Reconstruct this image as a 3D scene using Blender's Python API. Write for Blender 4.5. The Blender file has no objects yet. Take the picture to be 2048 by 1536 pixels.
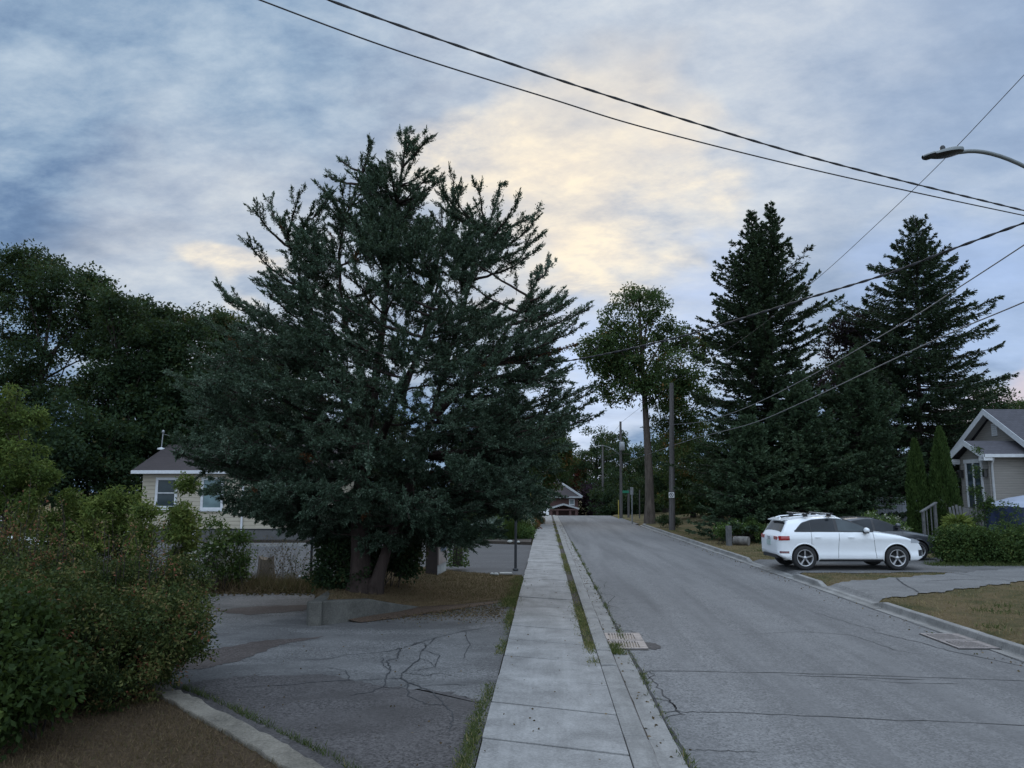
import bpy, bmesh, math, random
import numpy as np
from mathutils import Vector, Matrix

PI = math.pi
scene = bpy.context.scene
COL = scene.collection
R = math.radians

# ------------------------------------------------------------------ camera model (used to survey the place)
FPX, PITCH, YAW, CAMH = 1539.0, R(8.02), R(2.46), 2.47
CP, SP, CY, SY = math.cos(PITCH), math.sin(PITCH), math.cos(YAW), math.sin(YAW)

def ray(u, v):
    a = (u - 1024) / FPX; b = -(v - 768) / FPX
    f = CP - b * SP; up = SP + b * CP
    return a / f, up / f                      # sideways and upward per metre of forward distance

def W(xc, D, z=0.0):                          # sideways, forward (level camera frame) -> world
    return Vector((xc * CY - D * SY, xc * SY + D * CY, z))

def C(u, v, D):
    a, up = ray(u, v)
    return W(a * D, D, CAMH + up * D)

def G(u, v, z=0.0):
    a, up = ray(u, v)
    D = (z - CAMH) / up
    return W(a * D, D, z)

# ------------------------------------------------------------------ terrain
def sstep(a, b, x):
    t = np.clip((x - a) / (b - a), 0, 1)
    return t * t * (3 - 2 * t)

def H(x, y):
    x = np.asarray(x, float); y = np.asarray(y, float)
    right = 0.115 * sstep(7.35, 7.6, x) + 0.62 * sstep(8.5, 17, x) * sstep(27, 46, y)
    right = right + 0.35 * sstep(18, 26, x) * (1 - sstep(27, 46, y)) * sstep(26.5, 32, y)
    left = np.where(x < -.7, -.05, 0.0) + 0.25 * sstep(38.5, 45, y) * sstep(-3, -10, x)
    fall = -0.055 * np.clip(y - 84, 0, 70) - 0.0 * y
    road = np.where((x > -0.75) & (x < 7.35), -0.07, 0.0)
    return right + left + fall * sstep(82, 90, y) + road - 0.012

def Hz(x, y): return float(H(x, y))

# ------------------------------------------------------------------ object helpers
def wloc(o):
    v = Vector((0, 0, 0))
    while o is not None:
        v = v + o.location; o = o.parent
    return v

class MB:
    """collects faces, then links them as ONE mesh object"""
    def __init__(s): s.v = []; s.f = []; s.m = []; s.sm = []
    def add(s, vs, fs, m=0, smooth=False):
        o = len(s.v); s.v.extend([tuple(p) for p in vs])
        for f in fs: s.f.append(tuple(i + o for i in f)); s.m.append(m); s.sm.append(smooth)
    def box(s, c, size, rz=0.0, m=0, M=None):
        hx, hy, hz = size[0] / 2, size[1] / 2, size[2] / 2
        vs = [Vector((x, y, z)) for z in (-hz, hz) for x, y in ((-hx, -hy), (hx, -hy), (hx, hy), (-hx, hy))]
        Rm = M if M is not None else Matrix.Rotation(rz, 3, 'Z')
        vs = [Rm @ p + Vector(c) for p in vs]
        s.add(vs, [(3, 2, 1, 0), (4, 5, 6, 7), (0, 1, 5, 4), (1, 2, 6, 5), (2, 3, 7, 6), (3, 0, 4, 7)], m)
    def bar(s, a, b, w, h, m=0, up=(0, 0, 1)):
        a = Vector(a); b = Vector(b); d = (b - a); L = d.length; d.normalize()
        u = Vector(up); x = d.cross(u)
        if x.length < 1e-4: x = Vector((1, 0, 0))
        x.normalize(); u = x.cross(d).normalized()
        M = Matrix((x, d, u)).transposed()
        s.box((a + b) / 2, (w, L, h), M=M, m=m)
    def tube(s, pts, rad, n=8, m=0, cap=True, smooth=True):
        pts = [Vector(p) for p in pts]
        if not hasattr(rad, '__len__'): rad = [rad] * len(pts)
        rings = []
        prev = None
        for i, p in enumerate(pts):
            t = (pts[min(i + 1, len(pts) - 1)] - pts[max(i - 1, 0)]).normalized()
            if prev is None:
                ref = Vector((0, 0, 1)) if abs(t.z) < .9 else Vector((1, 0, 0))
                x = t.cross(ref).normalized()
            else:
                x = (prev - t * prev.dot(t)).normalized()
            prev = x; y = t.cross(x)
            rings.append([p + (x * math.cos(2 * PI * k / n) + y * math.sin(2 * PI * k / n)) * rad[i] for k in range(n)])
        vs = [q for r in rings for q in r]; fs = []
        for i in range(len(pts) - 1):
            for k in range(n):
                fs.append((i * n + k, i * n + (k + 1) % n, (i + 1) * n + (k + 1) % n, (i + 1) * n + k))
        s.add(vs, fs, m, smooth)
        if cap:
            s.add(rings[0], [tuple(range(n))[::-1]], m); s.add(rings[-1], [tuple(range(n))], m)
    def prism(s, poly, z0, z1, m=0, mtop=None):
        """horizontal polygon (x,y) extruded up; z1 may be a list"""
        n = len(poly)
        zb = z0 if hasattr(z0, '__len__') else [z0] * n
        zt = z1 if hasattr(z1, '__len__') else [z1] * n
        vs = [(p[0], p[1], zb[i]) for i, p in enumerate(poly)] + [(p[0], p[1], zt[i]) for i, p in enumerate(poly)]
        s.add(vs, [(i, (i + 1) % n, n + (i + 1) % n, n + i) for i in range(n)], m)
        s.add(vs[n:], [tuple(range(n))], m if mtop is None else mtop)
        s.add(vs[:n], [tuple(range(n))[::-1]], m)
    def poly(s, pts, m=0): s.add(pts, [tuple(range(len(pts)))], m)
    def lathe(s, prof, c=(0, 0, 0), axis='z', n=20, m=0, smooth=True):
        vs = []; c = Vector(c)
        for r, h in prof:
            for k in range(n):
                a = 2 * PI * k / n; x, y = r * math.cos(a), r * math.sin(a)
                p = Vector((x, y, h)) if axis == 'z' else (Vector((x, h, y)) if axis == 'y' else Vector((h, x, y)))
                vs.append(p + c)
        fs = [(i * n + k, i * n + (k + 1) % n, (i + 1) * n + (k + 1) % n, (i + 1) * n + k)
              for i in range(len(prof) - 1) for k in range(n)]
        s.add(vs, fs, m, smooth)
    def grid(s, fn, us, vs_, m=0, smooth=True):
        nu, nv = len(us), len(vs_)
        vs = [fn(u, v) for u in us for v in vs_]
        s.add(vs, [(i * nv + j, (i + 1) * nv + j, (i + 1) * nv + j + 1, i * nv + j + 1)
                   for i in range(nu - 1) for j in range(nv - 1)], m, smooth)
    def build(s, name, mats, parent=None, world=True, bevel=0.0):
        me = bpy.data.meshes.new(name)
        off = wloc(parent) if (parent is not None and world) else Vector((0, 0, 0))
        me.from_pydata([(a - off.x, b - off.y, c - off.z) for a, b, c in s.v], [], s.f)
        if not isinstance(mats, (list, tuple)): mats = [mats]
        for mm in mats: me.materials.append(mm)
        me.polygons.foreach_set('material_index', s.m)
        me.polygons.foreach_set('use_smooth', s.sm)
        me.update()
        o = bpy.data.objects.new(name, me); COL.objects.link(o)
        if parent is not None: o.parent = parent
        if bevel > 0:
            b = o.modifiers.new('bevel', 'BEVEL'); b.width = bevel; b.segments = 2; b.limit_method = 'ANGLE'
        return o

def tag(o, label=None, cat=None, group=None, kind=None):
    if label: o['label'] = label
    if cat: o['category'] = cat
    if group: o['group'] = group
    if kind: o['kind'] = kind
    return o

def thing(name, label, cat, loc=(0, 0, 0), rz=0.0, group=None):
    o = bpy.data.objects.new(name, None); COL.objects.link(o)
    o.empty_display_size = .3; o.location = loc; o.rotation_euler = (0, 0, rz)
    return tag(o, label, cat, group)

def copy_tree(o, parent=None):
    c = o.copy(); COL.objects.link(c)
    if parent is not None: c.parent = parent
    for ch in list(o.children): copy_tree(ch, c)
    return c

# ------------------------------------------------------------------ materials
def new_mat(name):
    m = bpy.data.materials.new(name); m.use_nodes = True
    nt = m.node_tree
    return m, nt, nt.nodes['Principled BSDF']

def nd(nt, typ, ins=None, **props):
    n = nt.nodes.new(typ)
    for k, v in props.items(): setattr(n, k, v)
    for k, v in (ins or {}).items():
        if isinstance(v, bpy.types.NodeSocket): nt.links.new(v, n.inputs[k])
        else: n.inputs[k].default_value = v
    return n

def coords(nt, scale=(1, 1, 1), rot=(0, 0, 0)):
    tc = nd(nt, 'ShaderNodeTexCoord')
    return nd(nt, 'ShaderNodeMapping', {'Vector': tc.outputs['Object'], 'Scale': scale, 'Rotation': rot}).outputs[0]

def noise(nt, vec, scale, detail=4, rough=.55, dist=0.0):
    return nd(nt, 'ShaderNodeTexNoise', {'Vector': vec, 'Scale': scale, 'Detail': detail, 'Roughness': rough,
                                         'Distortion': dist}).outputs['Fac']

def ramp(nt, fac, stops):
    r = nd(nt, 'ShaderNodeValToRGB', {'Fac': fac}); cr = r.color_ramp
    while len(cr.elements) < len(stops): cr.elements.new(.5)
    for e, (p, c) in zip(cr.elements, stops):
        e.position = p; e.color = (c[0], c[1], c[2], 1) if hasattr(c, '__len__') else (c, c, c, 1)
    return r.outputs['Color']

def mix(nt, fac, a, b, mode='MIX'):
    n = nd(nt, 'ShaderNodeMix', data_type='RGBA', blend_type=mode)
    for i, v in ((0, fac), (6, a), (7, b)):
        if isinstance(v, bpy.types.NodeSocket): nt.links.new(v, n.inputs[i])
        else: n.inputs[i].default_value = v if i == 0 or len(v) == 4 else (*v, 1)
    return n.outputs[2]

def math_(nt, op, a, b=0.0, c=0.0, clamp=False):
    n = nd(nt, 'ShaderNodeMath', operation=op, use_clamp=clamp)
    for i, v in enumerate((a, b, c)):
        if isinstance(v, bpy.types.NodeSocket): nt.links.new(v, n.inputs[i])
        else: n.inputs[i].default_value = v
    return n.outputs[0]

def bump(nt, bsdf, h, strength=.3, dist=.01):
    b = nd(nt, 'ShaderNodeBump', {'Height': h, 'Strength': strength, 'Distance': dist})
    nt.links.new(b.outputs[0], bsdf.inputs['Normal'])

def simple(name, col, rough=.6, metal=0.0, spec=.5, var=.15, nscale=6.0, bumps=0.0):
    m, nt, b = new_mat(name)
    v = coords(nt)
    n = noise(nt, v, nscale, 5)
    lo = tuple(c * (1 - var) for c in col); hi = tuple(min(1, c * (1 + var)) for c in col)
    nt.links.new(ramp(nt, n, [(.3, lo), (.7, hi)]), b.inputs['Base Color'])
    b.inputs['Roughness'].default_value = rough; b.inputs['Metallic'].default_value = metal
    b.inputs['Specular IOR Level'].default_value = spec
    if bumps: bump(nt, b, noise(nt, v, nscale * 8, 3), bumps, .01)
    return m

def asphalt(name, dark, light, patch, stretch=(1, .12, 1), speck=1.0):
    m, nt, b = new_mat(name)
    v = coords(nt); vs = coords(nt, stretch)
    fine = nd(nt, 'ShaderNodeTexVoronoi', {'Vector': v, 'Scale': 48.0}).outputs['Color']
    fine = nd(nt, 'ShaderNodeSeparateColor', {'Color': fine}).outputs[0]
    fine2 = noise(nt, v, 17, 4, .8)
    sp = math_(nt, 'MULTIPLY_ADD', fine, .5, math_(nt, 'MULTIPLY', fine2, .5))
    col = ramp(nt, sp, [(.5 - .34 * speck, dark), (.5 + .36 * speck, light)])
    big = noise(nt, vs, .9, 6, .62, .4)
    col = mix(nt, ramp(nt, big, [(.42, 0.0), (.60, 1.0)]), col, mix(nt, .7, col, (*patch, 1)))
    trk = noise(nt, coords(nt, (1.5, .035, 1) if stretch[0] > 1 else (.9, .9, 1)), 1.1, 4, .5)
    col = mix(nt, math_(nt, 'MULTIPLY', ramp(nt, trk, [(.45, 0.0), (.66, 1.0)]), .35), col, (*[min(1, c * .8) for c in light], 1))
    big2 = noise(nt, v, 2.3, 5, .65)
    col = mix(nt, math_(nt, 'MULTIPLY', ramp(nt, big2, [(.45, 0.0), (.75, 1.0)]), .22), col, (*[c * .72 for c in dark], 1))
    nt.links.new(col, b.inputs['Base Color'])
    b.inputs['Roughness'].default_value = .95; b.inputs['Specular IOR Level'].default_value = .14
    bump(nt, b, sp, .35, .006)
    return m

def concrete(name, c, var=.25, stain=.5):
    m, nt, b = new_mat(name)
    v = coords(nt)
    f = noise(nt, v, 34, 5, .85); g = noise(nt, v, 1.5, 7, .68, .3)
    lo = tuple(x * (1 - var) for x in c); hi = tuple(min(1, x * (1 + var * .7)) for x in c)
    col = ramp(nt, math_(nt, 'MULTIPLY_ADD', f, .5, math_(nt, 'MULTIPLY', g, .5)), [(.38, lo), (.62, hi)])
    st = noise(nt, coords(nt, (1.6, .22, 1)), 3.2, 6, .7)
    wt = noise(nt, coords(nt, (2.6, .12, 1), (0, 0, .05)), 2.2, 5, .6)
    col = mix(nt, math_(nt, 'MULTIPLY', ramp(nt, wt, [(.55, 0.0), (.72, 1.0)]), .3), col, (*[min(1, x * 1.45) for x in c], 1))
    col = mix(nt, math_(nt, 'MULTIPLY', ramp(nt, st, [(.52, 0.0), (.72, 1.0)]), stain), col, (*[x * .62 for x in c], 1))
    nt.links.new(col, b.inputs['Base Color'])
    b.inputs['Roughness'].default_value = .9; b.inputs['Specular IOR Level'].default_value = .25
    bump(nt, b, f, .4, .006)
    return m

def grass_ground(name, brown, green, straw, thr=.55):
    m, nt, b = new_mat(name)
    v = coords(nt)
    n1 = noise(nt, v, .55, 6, .65, .5); n2 = noise(nt, v, 22, 5, .8); n3 = noise(nt, coords(nt, (3, 1, 1), (0, 0, .4)), 60, 3, .7)
    col = ramp(nt, n2, [(.28, tuple(c * .5 for c in brown)), (.5, brown), (.72, straw)])
    gcol = ramp(nt, n3, [(.3, tuple(c * .55 for c in green)), (.7, green)])
    col = mix(nt, ramp(nt, n1, [(thr - .12, 0.0), (thr + .14, 1.0)]), col, gcol)
    nt.links.new(col, b.inputs['Base Color'])
    b.inputs['Roughness'].default_value = .95; b.inputs['Specular IOR Level'].default_value = .1
    bump(nt, b, math_(nt, 'ADD', n2, n3), .9, .04)
    return m

def leaf_mat(name, stops, rough=.55, trans=.3, spec=.3):
    rough, spec = max(rough, .65), min(spec, .12)
    """leaf colours by the per-leaf attribute 'tint'"""
    m, nt, b = new_mat(name)
    at = nd(nt, 'ShaderNodeAttribute', attribute_name='tint')
    col = ramp(nt, at.outputs['Fac'], stops)
    nt.links.new(col, b.inputs['Base Color'])
    b.inputs['Roughness'].default_value = rough; b.inputs['Specular IOR Level'].default_value = spec
    tr = nd(nt, 'ShaderNodeBsdfTranslucent', {'Color': mix(nt, .5, col, (.12, .16, .03, 1))})
    ms = nd(nt, 'ShaderNodeMixShader', {'Fac': trans})
    nt.links.new(b.outputs[0], ms.inputs[1]); nt.links.new(tr.outputs[0], ms.inputs[2])
    nt.links.new(ms.outputs[0], nt.nodes['Material Output'].inputs['Surface'])
    return m

def bark(name, c, scale=9.0, stretch=.18):
    m, nt, b = new_mat(name)
    v = coords(nt, (1, 1, stretch))
    n = noise(nt, v, scale, 7, .7, .6)
    nt.links.new(ramp(nt, n, [(.3, tuple(x * .4 for x in c)), (.52, c), (.75, tuple(min(1, x * 1.5) for x in c))]), b.inputs['Base Color'])
    b.inputs['Roughness'].default_value = .95; b.inputs['Specular IOR Level'].default_value = .1
    bump(nt, b, n, .9, .05)
    return m

def siding(name, c, pitch=.11, axis='Z'):
    m, nt, b = new_mat(name)
    tc = nd(nt, 'ShaderNodeTexCoord')
    sx = nd(nt, 'ShaderNodeSeparateXYZ', {'Vector': tc.outputs['Object']})
    fr = math_(nt, 'FRACT', math_(nt, 'DIVIDE', sx.outputs[axis], pitch))
    n = noise(nt, coords(nt, (.4, .4, 4)), 3, 5, .6)
    base = ramp(nt, n, [(.3, tuple(x * .85 for x in c)), (.7, tuple(min(1, x * 1.08) for x in c))])
    gap = ramp(nt, fr, [(0.0, 0.0), (.04, 0.0), (.09, 1.0), (1.0, 1.0)])
    nt.links.new(mix(nt, gap, (*[x * .3 for x in c], 1), base), b.inputs['Base Color'])
    b.inputs['Roughness'].default_value = .55
    bump(nt, b, fr, .8, .02)
    return m

def shingle(name, c, course=.16, axis='X'):
    m, nt, b = new_mat(name)
    v = coords(nt)
    br = nd(nt, 'ShaderNodeTexBrick', {'Vector': v, 'Color1': (*c, 1), 'Color2': (*[x * 1.5 for x in c], 1),
            'Mortar': (*[x * .45 for x in c], 1), 'Scale': 1.0, 'Mortar Size': .008, 'Brick Width': .3, 'Row Height': course})
    n = noise(nt, v, 40, 4, .7)
    nt.links.new(mix(nt, n, br.outputs['Color'], (*[x * .7 for x in c], 1)), b.inputs['Base Color'])
    b.inputs['Roughness'].default_value = .92
    bump(nt, b, br.outputs['Fac'], -.4, .01)
    return m

def glass(name, c=(.02, .025, .03), rough=.05):
    m, nt, b = new_mat(name)
    n = noise(nt, coords(nt), 1.5, 3)
    nt.links.new(ramp(nt, n, [(.3, tuple(x * .7 for x in c)), (.7, tuple(x * 1.3 for x in c))]), b.inputs['Base Color'])
    b.inputs['Roughness'].default_value = rough; b.inputs['Specular IOR Level'].default_value = .24
    return m

def paint(name, c, rough=.3, coat=.6, dirt=.1):
    m, nt, b = new_mat(name)
    n = noise(nt, coords(nt), 3.0, 6, .65)
    nt.links.new(ramp(nt, n, [(.35, tuple(x * (1 - dirt) for x in c)), (.65, c)]), b.inputs['Base Color'])
    b.inputs['Roughness'].default_value = rough
    b.inputs['Coat Weight'].default_value = coat; b.inputs['Coat Roughness'].default_value = .06
    return m

# ------------------------------------------------------------------ foliage (many leaf faces in one mesh)
def unit(a): return a / np.maximum(np.linalg.norm(a, axis=-1, keepdims=True), 1e-9)

class Fol:
    def __init__(s): s.P = []; s.D = []; s.L = []; s.Wd = []; s.T = []
    def add(s, P, D, L, Wd, T):
        n = len(P)
        s.P.append(np.asarray(P, np.float32)); s.D.append(unit(np.asarray(D, np.float32)))
        s.L.append(np.broadcast_to(np.asarray(L, np.float32), (n,))); s.Wd.append(np.broadcast_to(np.asarray(Wd, np.float32), (n,)))
        s.T.append(np.broadcast_to(np.asarray(T, np.float32), (n,)))
    def build(s, name, mat, parent=None, rng=None, blade=False):
        P = np.concatenate(s.P); D = np.concatenate(s.D); L = np.concatenate(s.L)[:, None]; Wd = np.concatenate(s.Wd)[:, None]; T = np.concatenate(s.T)
        rng = rng or np.random.default_rng(1)
        S = unit(np.cross(D, rng.normal(size=P.shape)))
        N = np.cross(D, S)
        off = np.array(wloc(parent)) if parent is not None else np.zeros(3)
        P = P - off
        mid = .12 if blade else .48
        lift = N * (L * (.0 if blade else .12))
        V = np.stack([P, P + D * L * mid + S * Wd * .5 + lift, P + D * L, P + D * L * mid - S * Wd * .5 + lift], 1).reshape(-1, 3).astype(np.float32)
        n = len(P)
        me = bpy.data.meshes.new(name)
        me.vertices.add(4 * n); me.vertices.foreach_set('co', V.ravel())
        me.loops.add(4 * n); me.loops.foreach_set('vertex_index', np.arange(4 * n, dtype=np.int32))
        me.polygons.add(n); me.polygons.foreach_set('loop_start', np.arange(0, 4 * n, 4, dtype=np.int32))
        me.polygons.foreach_set('loop_total', np.full(n, 4, np.int32))
        a = me.attributes.new('tint', 'FLOAT', 'POINT'); a.data.foreach_set('value', np.repeat(np.clip(T, 0, 1), 4).astype(np.float32))
        me.materials.append(mat); me.update(calc_edges=True)
        o = bpy.data.objects.new(name, me); COL.objects.link(o)
        if parent is not None: o.parent = parent
        return o

def ndir(rng, n): return unit(rng.normal(size=(n, 3)))
# ------------------------------------------------------------------ render settings, camera
scene.render.engine = 'CYCLES'
scene.view_settings.view_transform = 'Standard'
scene.view_settings.look = 'None'
scene.view_settings.exposure = 0.22
scene.view_settings.gamma = 1.0
scene.cycles.use_denoising = True
scene.cycles.max_bounces = 6
scene.cycles.transparent_max_bounces = 8

cam_d = bpy.data.cameras.new('camera'); cam = bpy.data.objects.new('camera', cam_d); COL.objects.link(cam)
cam.location = (0, 0, CAMH); cam.rotation_euler = (R(90) + PITCH, 0, YAW)
cam_d.sensor_width = 36; cam_d.lens = 36 * FPX / 2048; cam_d.clip_start = .1; cam_d.clip_end = 5000
scene.camera = cam

# ------------------------------------------------------------------ sky: clear dusk sky with broken cloud deck over it
SUN_EL, SUN_AZ = R(33), R(6)           # azimuth clockwise from +Y (up the road)
world = bpy.data.worlds.new('World'); scene.world = world; world.use_nodes = True
nt = world.node_tree; nt.nodes.clear()
def dirpx(u, v):
    a, up = ray(u, v); d = W(a, 1, up); return d.normalized()
tc = nd(nt, 'ShaderNodeTexCoord')
dvec = nd(nt, 'ShaderNodeVectorMath', {0: tc.outputs['Generated']}, operation='NORMALIZE').outputs[0]
sep = nd(nt, 'ShaderNodeSeparateXYZ', {'Vector': dvec})
zup = math_(nt, 'MAXIMUM', sep.outputs['Z'], 0.0)
zc = math_(nt, 'ADD', zup, .26)
px_ = math_(nt, 'DIVIDE', sep.outputs['X'], zc); py_ = math_(nt, 'DIVIDE', sep.outputs['Y'], zc)
cp = nd(nt, 'ShaderNodeCombineXYZ', {'X': px_, 'Y': py_, 'Z': 0.0}).outputs[0]
def maprange(x, a, b, c=0.0, d=1.0):
    n = nd(nt, 'ShaderNodeMapRange', {'Value': x, 'From Min': a, 'From Max': b, 'To Min': c, 'To Max': d}, interpolation_type='SMOOTHSTEP')
    return n.outputs[0]
wn = nd(nt, 'ShaderNodeTexNoise', {'Vector': cp, 'Scale': 1.9, 'Detail': 4.0, 'Roughness': .55}).outputs['Color']
wn = nd(nt, 'ShaderNodeVectorMath', {0: wn, 1: (.5, .5, .5)}, operation='SUBTRACT').outputs[0]
wn = nd(nt, 'ShaderNodeVectorMath', {0: wn, 3: .42}, operation='SCALE').outputs[0]
dwarp = nd(nt, 'ShaderNodeVectorMath', {0: nd(nt, 'ShaderNodeVectorMath', {0: dvec, 1: wn}, operation='ADD').outputs[0]}, operation='NORMALIZE').outputs[0]
def near(u, v, deg_in, deg_out):
    d = dirpx(u, v)
    dp = nd(nt, 'ShaderNodeVectorMath', {0: dwarp, 1: tuple(d)}, operation='DOT_PRODUCT').outputs['Value']
    return maprange(dp, math.cos(R(deg_out)), math.cos(R(deg_in)))
m1 = nd(nt, 'ShaderNodeMapping', {'Vector': cp, 'Scale': (.8, 1.7, 1), 'Rotation': (0, 0, .16), 'Location': (3.1, 1.7, 0)}).outputs[0]
m2 = nd(nt, 'ShaderNodeMapping', {'Vector': cp, 'Scale': (1.35, 1.9, 1), 'Rotation': (0, 0, .6), 'Location': (7.3, 2.2, 0)}).outputs[0]
big = noise(nt, m1, 1.35, 6, .54, .15)
fine = noise(nt, m2, 5.0, 8, .66, .12)
mott = noise(nt, m2, 2.1, 7, .64, .15)
f0 = math_(nt, 'MULTIPLY_ADD', big, .62, math_(nt, 'MULTIPLY', fine, .38))
br = near(250, 175, 1, 6)
for u, v, a, b in ((420, 180, 1, 6), (100, 190, 1, 5), (580, 210, 1, 5), (330, 345, 1, 5), (500, 380, 1, 6), (200, 350, 1, 4), (640, 420, 1, 7), (1300, 60, 2, 8), (1700, 130, 1, 5)):
    br = math_(nt, 'MAXIMUM', br, near(u, v, a, b))
dk = near(120, 285, 1, 5)
for u, v, a, b in ((300, 270, 1, 5), (60, 430, 1, 6), (200, 480, 1, 6), (360, 500, 1, 5), (420, 50, 1, 6), (250, 40, 1, 5), (600, 60, 1, 5), (150, 560, 1, 5), (1650, 470, 1, 5), (1100, 640, 1, 5), (850, 40, 1, 6)):
    dk = math_(nt, 'MAXIMUM', dk, near(u, v, a, b))
f0 = math_(nt, 'ADD', f0, math_(nt, 'MULTIPLY_ADD', br, .05, math_(nt, 'MULTIPLY', dk, -.05)))
cloud = ramp(nt, f0, [(.36, (.105, .175, .305)), (.455, (.17, .265, .42)), (.54, (.29, .405, .55)), (.66, (.50, .60, .70))])
left = near(80, 380, 8, 34)
right = near(1850, 300, 6, 30)
cloud = mix(nt, math_(nt, 'MULTIPLY', left, .85), cloud, mix(nt, 1.0, cloud, (.80, .82, .85, 1), 'MULTIPLY'))
lav = ramp(nt, f0, [(.34, (.235, .325, .475)), (.5, (.315, .405, .555)), (.66, (.43, .51, .64))])
cloud = mix(nt, math_(nt, 'MULTIPLY', right, .85), cloud, lav)
# pale light region in the middle of the deck, where the low sun stands behind it
pale = math_(nt, 'MAXIMUM', near(1200, 300, 3, 25), math_(nt, 'MULTIPLY', near(520, 600, 2, 15), .9))
pal = ramp(nt, math_(nt, 'MULTIPLY_ADD', mott, .6, math_(nt, 'MULTIPLY', fine, .4)), [(.36, (.36, .43, .54)), (.5, (.52, .57, .64)), (.64, (.68, .70, .71))])
cloud = mix(nt, math_(nt, 'MULTIPLY', pale, .85), cloud, pal)
gl = near(1120, 320, 1, 10.5)
cloud = mix(nt, math_(nt, 'MULTIPLY', gl, .5), cloud, (.76, .67, .56, 1))
g = near(1010, 290, .5, 8)
for u, v, a, b in ((1120, 350, .5, 8.5), (1230, 420, .5, 8), (1330, 400, .3, 5), (900, 235, .3, 5.5), (1180, 490, .3, 5), (500, 590, .3, 3.5)):
    g = math_(nt, 'MAXIMUM', g, near(u, v, a, b))
wm = math_(nt, 'MULTIPLY', g, ramp(nt, math_(nt, 'MULTIPLY_ADD', mott, .55, math_(nt, 'MULTIPLY', fine, .45)), [(.36, .12), (.6, 1.0)]))
warm = ramp(nt, fine, [(.35, (.80, .70, .58)), (.6, (.98, .85, .64))])
cloud = mix(nt, math_(nt, 'MULTIPLY', wm, .8), cloud, warm)
# clear sky: Nishita at low sun, seen under the deck's far edge
sky = nd(nt, 'ShaderNodeTexSky', sky_type='NISHITA')
sky.sun_disc = False; sky.sun_elevation = SUN_EL; sky.sun_rotation = SUN_AZ; sky.altitude = 200
skyc = mix(nt, 1.0, sky.outputs[0], (.085, .085, .095, 1), 'MULTIPLY')
gap = math_(nt, 'MAXIMUM', near(1170, 800, 1, 9), math_(nt, 'MULTIPLY', near(2030, 640, 1, 10), .75))
gap = math_(nt, 'MAXIMUM', gap, math_(nt, 'MULTIPLY', near(1420, 700, 1, 7), .7))
gap = math_(nt, 'MULTIPLY', gap, ramp(nt, mott, [(.35, 1.0), (.7, .35)]))
clear = mix(nt, .72, skyc, (.36, .51, .80, 1))
col = mix(nt, gap, cloud, clear)
peach = math_(nt, 'MULTIPLY', near(2080, 815, 1, 5), .6)
col = mix(nt, peach, col, (.72, .56, .54, 1))
# unseen deck overhead and behind the viewer, brightened and greyed as added fill light
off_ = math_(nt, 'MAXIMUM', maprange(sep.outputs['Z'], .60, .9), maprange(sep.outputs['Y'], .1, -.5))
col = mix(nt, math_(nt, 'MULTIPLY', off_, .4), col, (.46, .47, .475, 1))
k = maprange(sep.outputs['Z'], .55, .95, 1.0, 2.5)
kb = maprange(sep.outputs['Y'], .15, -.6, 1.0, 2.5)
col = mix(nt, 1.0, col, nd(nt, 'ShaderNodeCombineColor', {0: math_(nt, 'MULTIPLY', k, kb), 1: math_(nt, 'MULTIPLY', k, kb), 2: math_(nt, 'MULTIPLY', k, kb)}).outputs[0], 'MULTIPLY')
col = mix(nt, maprange(sep.outputs['Z'], -.02, -.15), col, (.05, .055, .06, 1))
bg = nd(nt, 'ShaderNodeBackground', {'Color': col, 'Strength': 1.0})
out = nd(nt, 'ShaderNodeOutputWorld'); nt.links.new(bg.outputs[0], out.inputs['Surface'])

sun_d = bpy.data.lights.new('sun', 'SUN'); sun = bpy.data.objects.new('sun', sun_d); COL.objects.link(sun)
sun_d.energy = .7; sun_d.angle = R(35); sun_d.color = (1.0, .90, .78)
sd = Vector((math.sin(SUN_AZ) * math.cos(SUN_EL), math.cos(SUN_AZ) * math.cos(SUN_EL), math.sin(SUN_EL)))
sun.rotation_euler = (-sd).to_track_quat('-Z', 'Y').to_euler(); sun.location = (0, 0, 60)

# ------------------------------------------------------------------ materials of the setting
M = {}
M['road'] = asphalt('road_asphalt', (.082, .081, .081), (.25, .247, .245), (.11, .109, .11), (1.2, .08, 1))
M['tar'] = simple('tar_crack', (.03, .031, .033), .9)
M['lot'] = asphalt('lot_asphalt', (.05, .049, .049), (.225, .22, .215), (.075, .073, .072), (.35, 1, 1))
M['lotdark'] = asphalt('fresh_asphalt', (.025, .023, .023), (.135, .125, .122), (.06, .055, .053), (1, 1, 1))
M['lotstain'] = asphalt('stained_asphalt', (.038, .031, .029), (.13, .11, .10), (.065, .052, .046), (1, 1, 1))
M['lotfar'] = asphalt('smooth_asphalt', (.06, .06, .062), (.12, .12, .122), (.072, .072, .074), (.2, 1, 1), .6)
M['drive'] = asphalt('driveway_asphalt', (.08, .079, .077), (.26, .255, .25), (.13, .128, .125), (.4, 1, 1))
M['walk'] = concrete('sidewalk_concrete', (.245, .24, .232), .45, .6)
M['curb'] = concrete('kerb_concrete', (.225, .22, .21), .42, .65)
M['oldconc'] = concrete('old_concrete', (.11, .107, .095), .5, .7)
M['stonecurb'] = concrete('pebbly_kerb', (.155, .14, .115), .6, .6)
M['ground'] = grass_ground('dry_lawn', (.165, .122, .066), (.075, .088, .034), (.25, .198, .115), .53)
M['mound'] = grass_ground('dry_mound', (.16, .115, .065), (.07, .08, .035), (.24, .19, .11), .74)
M['foreyard'] = grass_ground('brown_lawn', (.10, .07, .045), (.05, .055, .028), (.16, .12, .075), .8)
M['litter'] = simple('needle_litter', (.085, .055, .036), .95, var=.5, nscale=30, bumps=.8)
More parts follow.
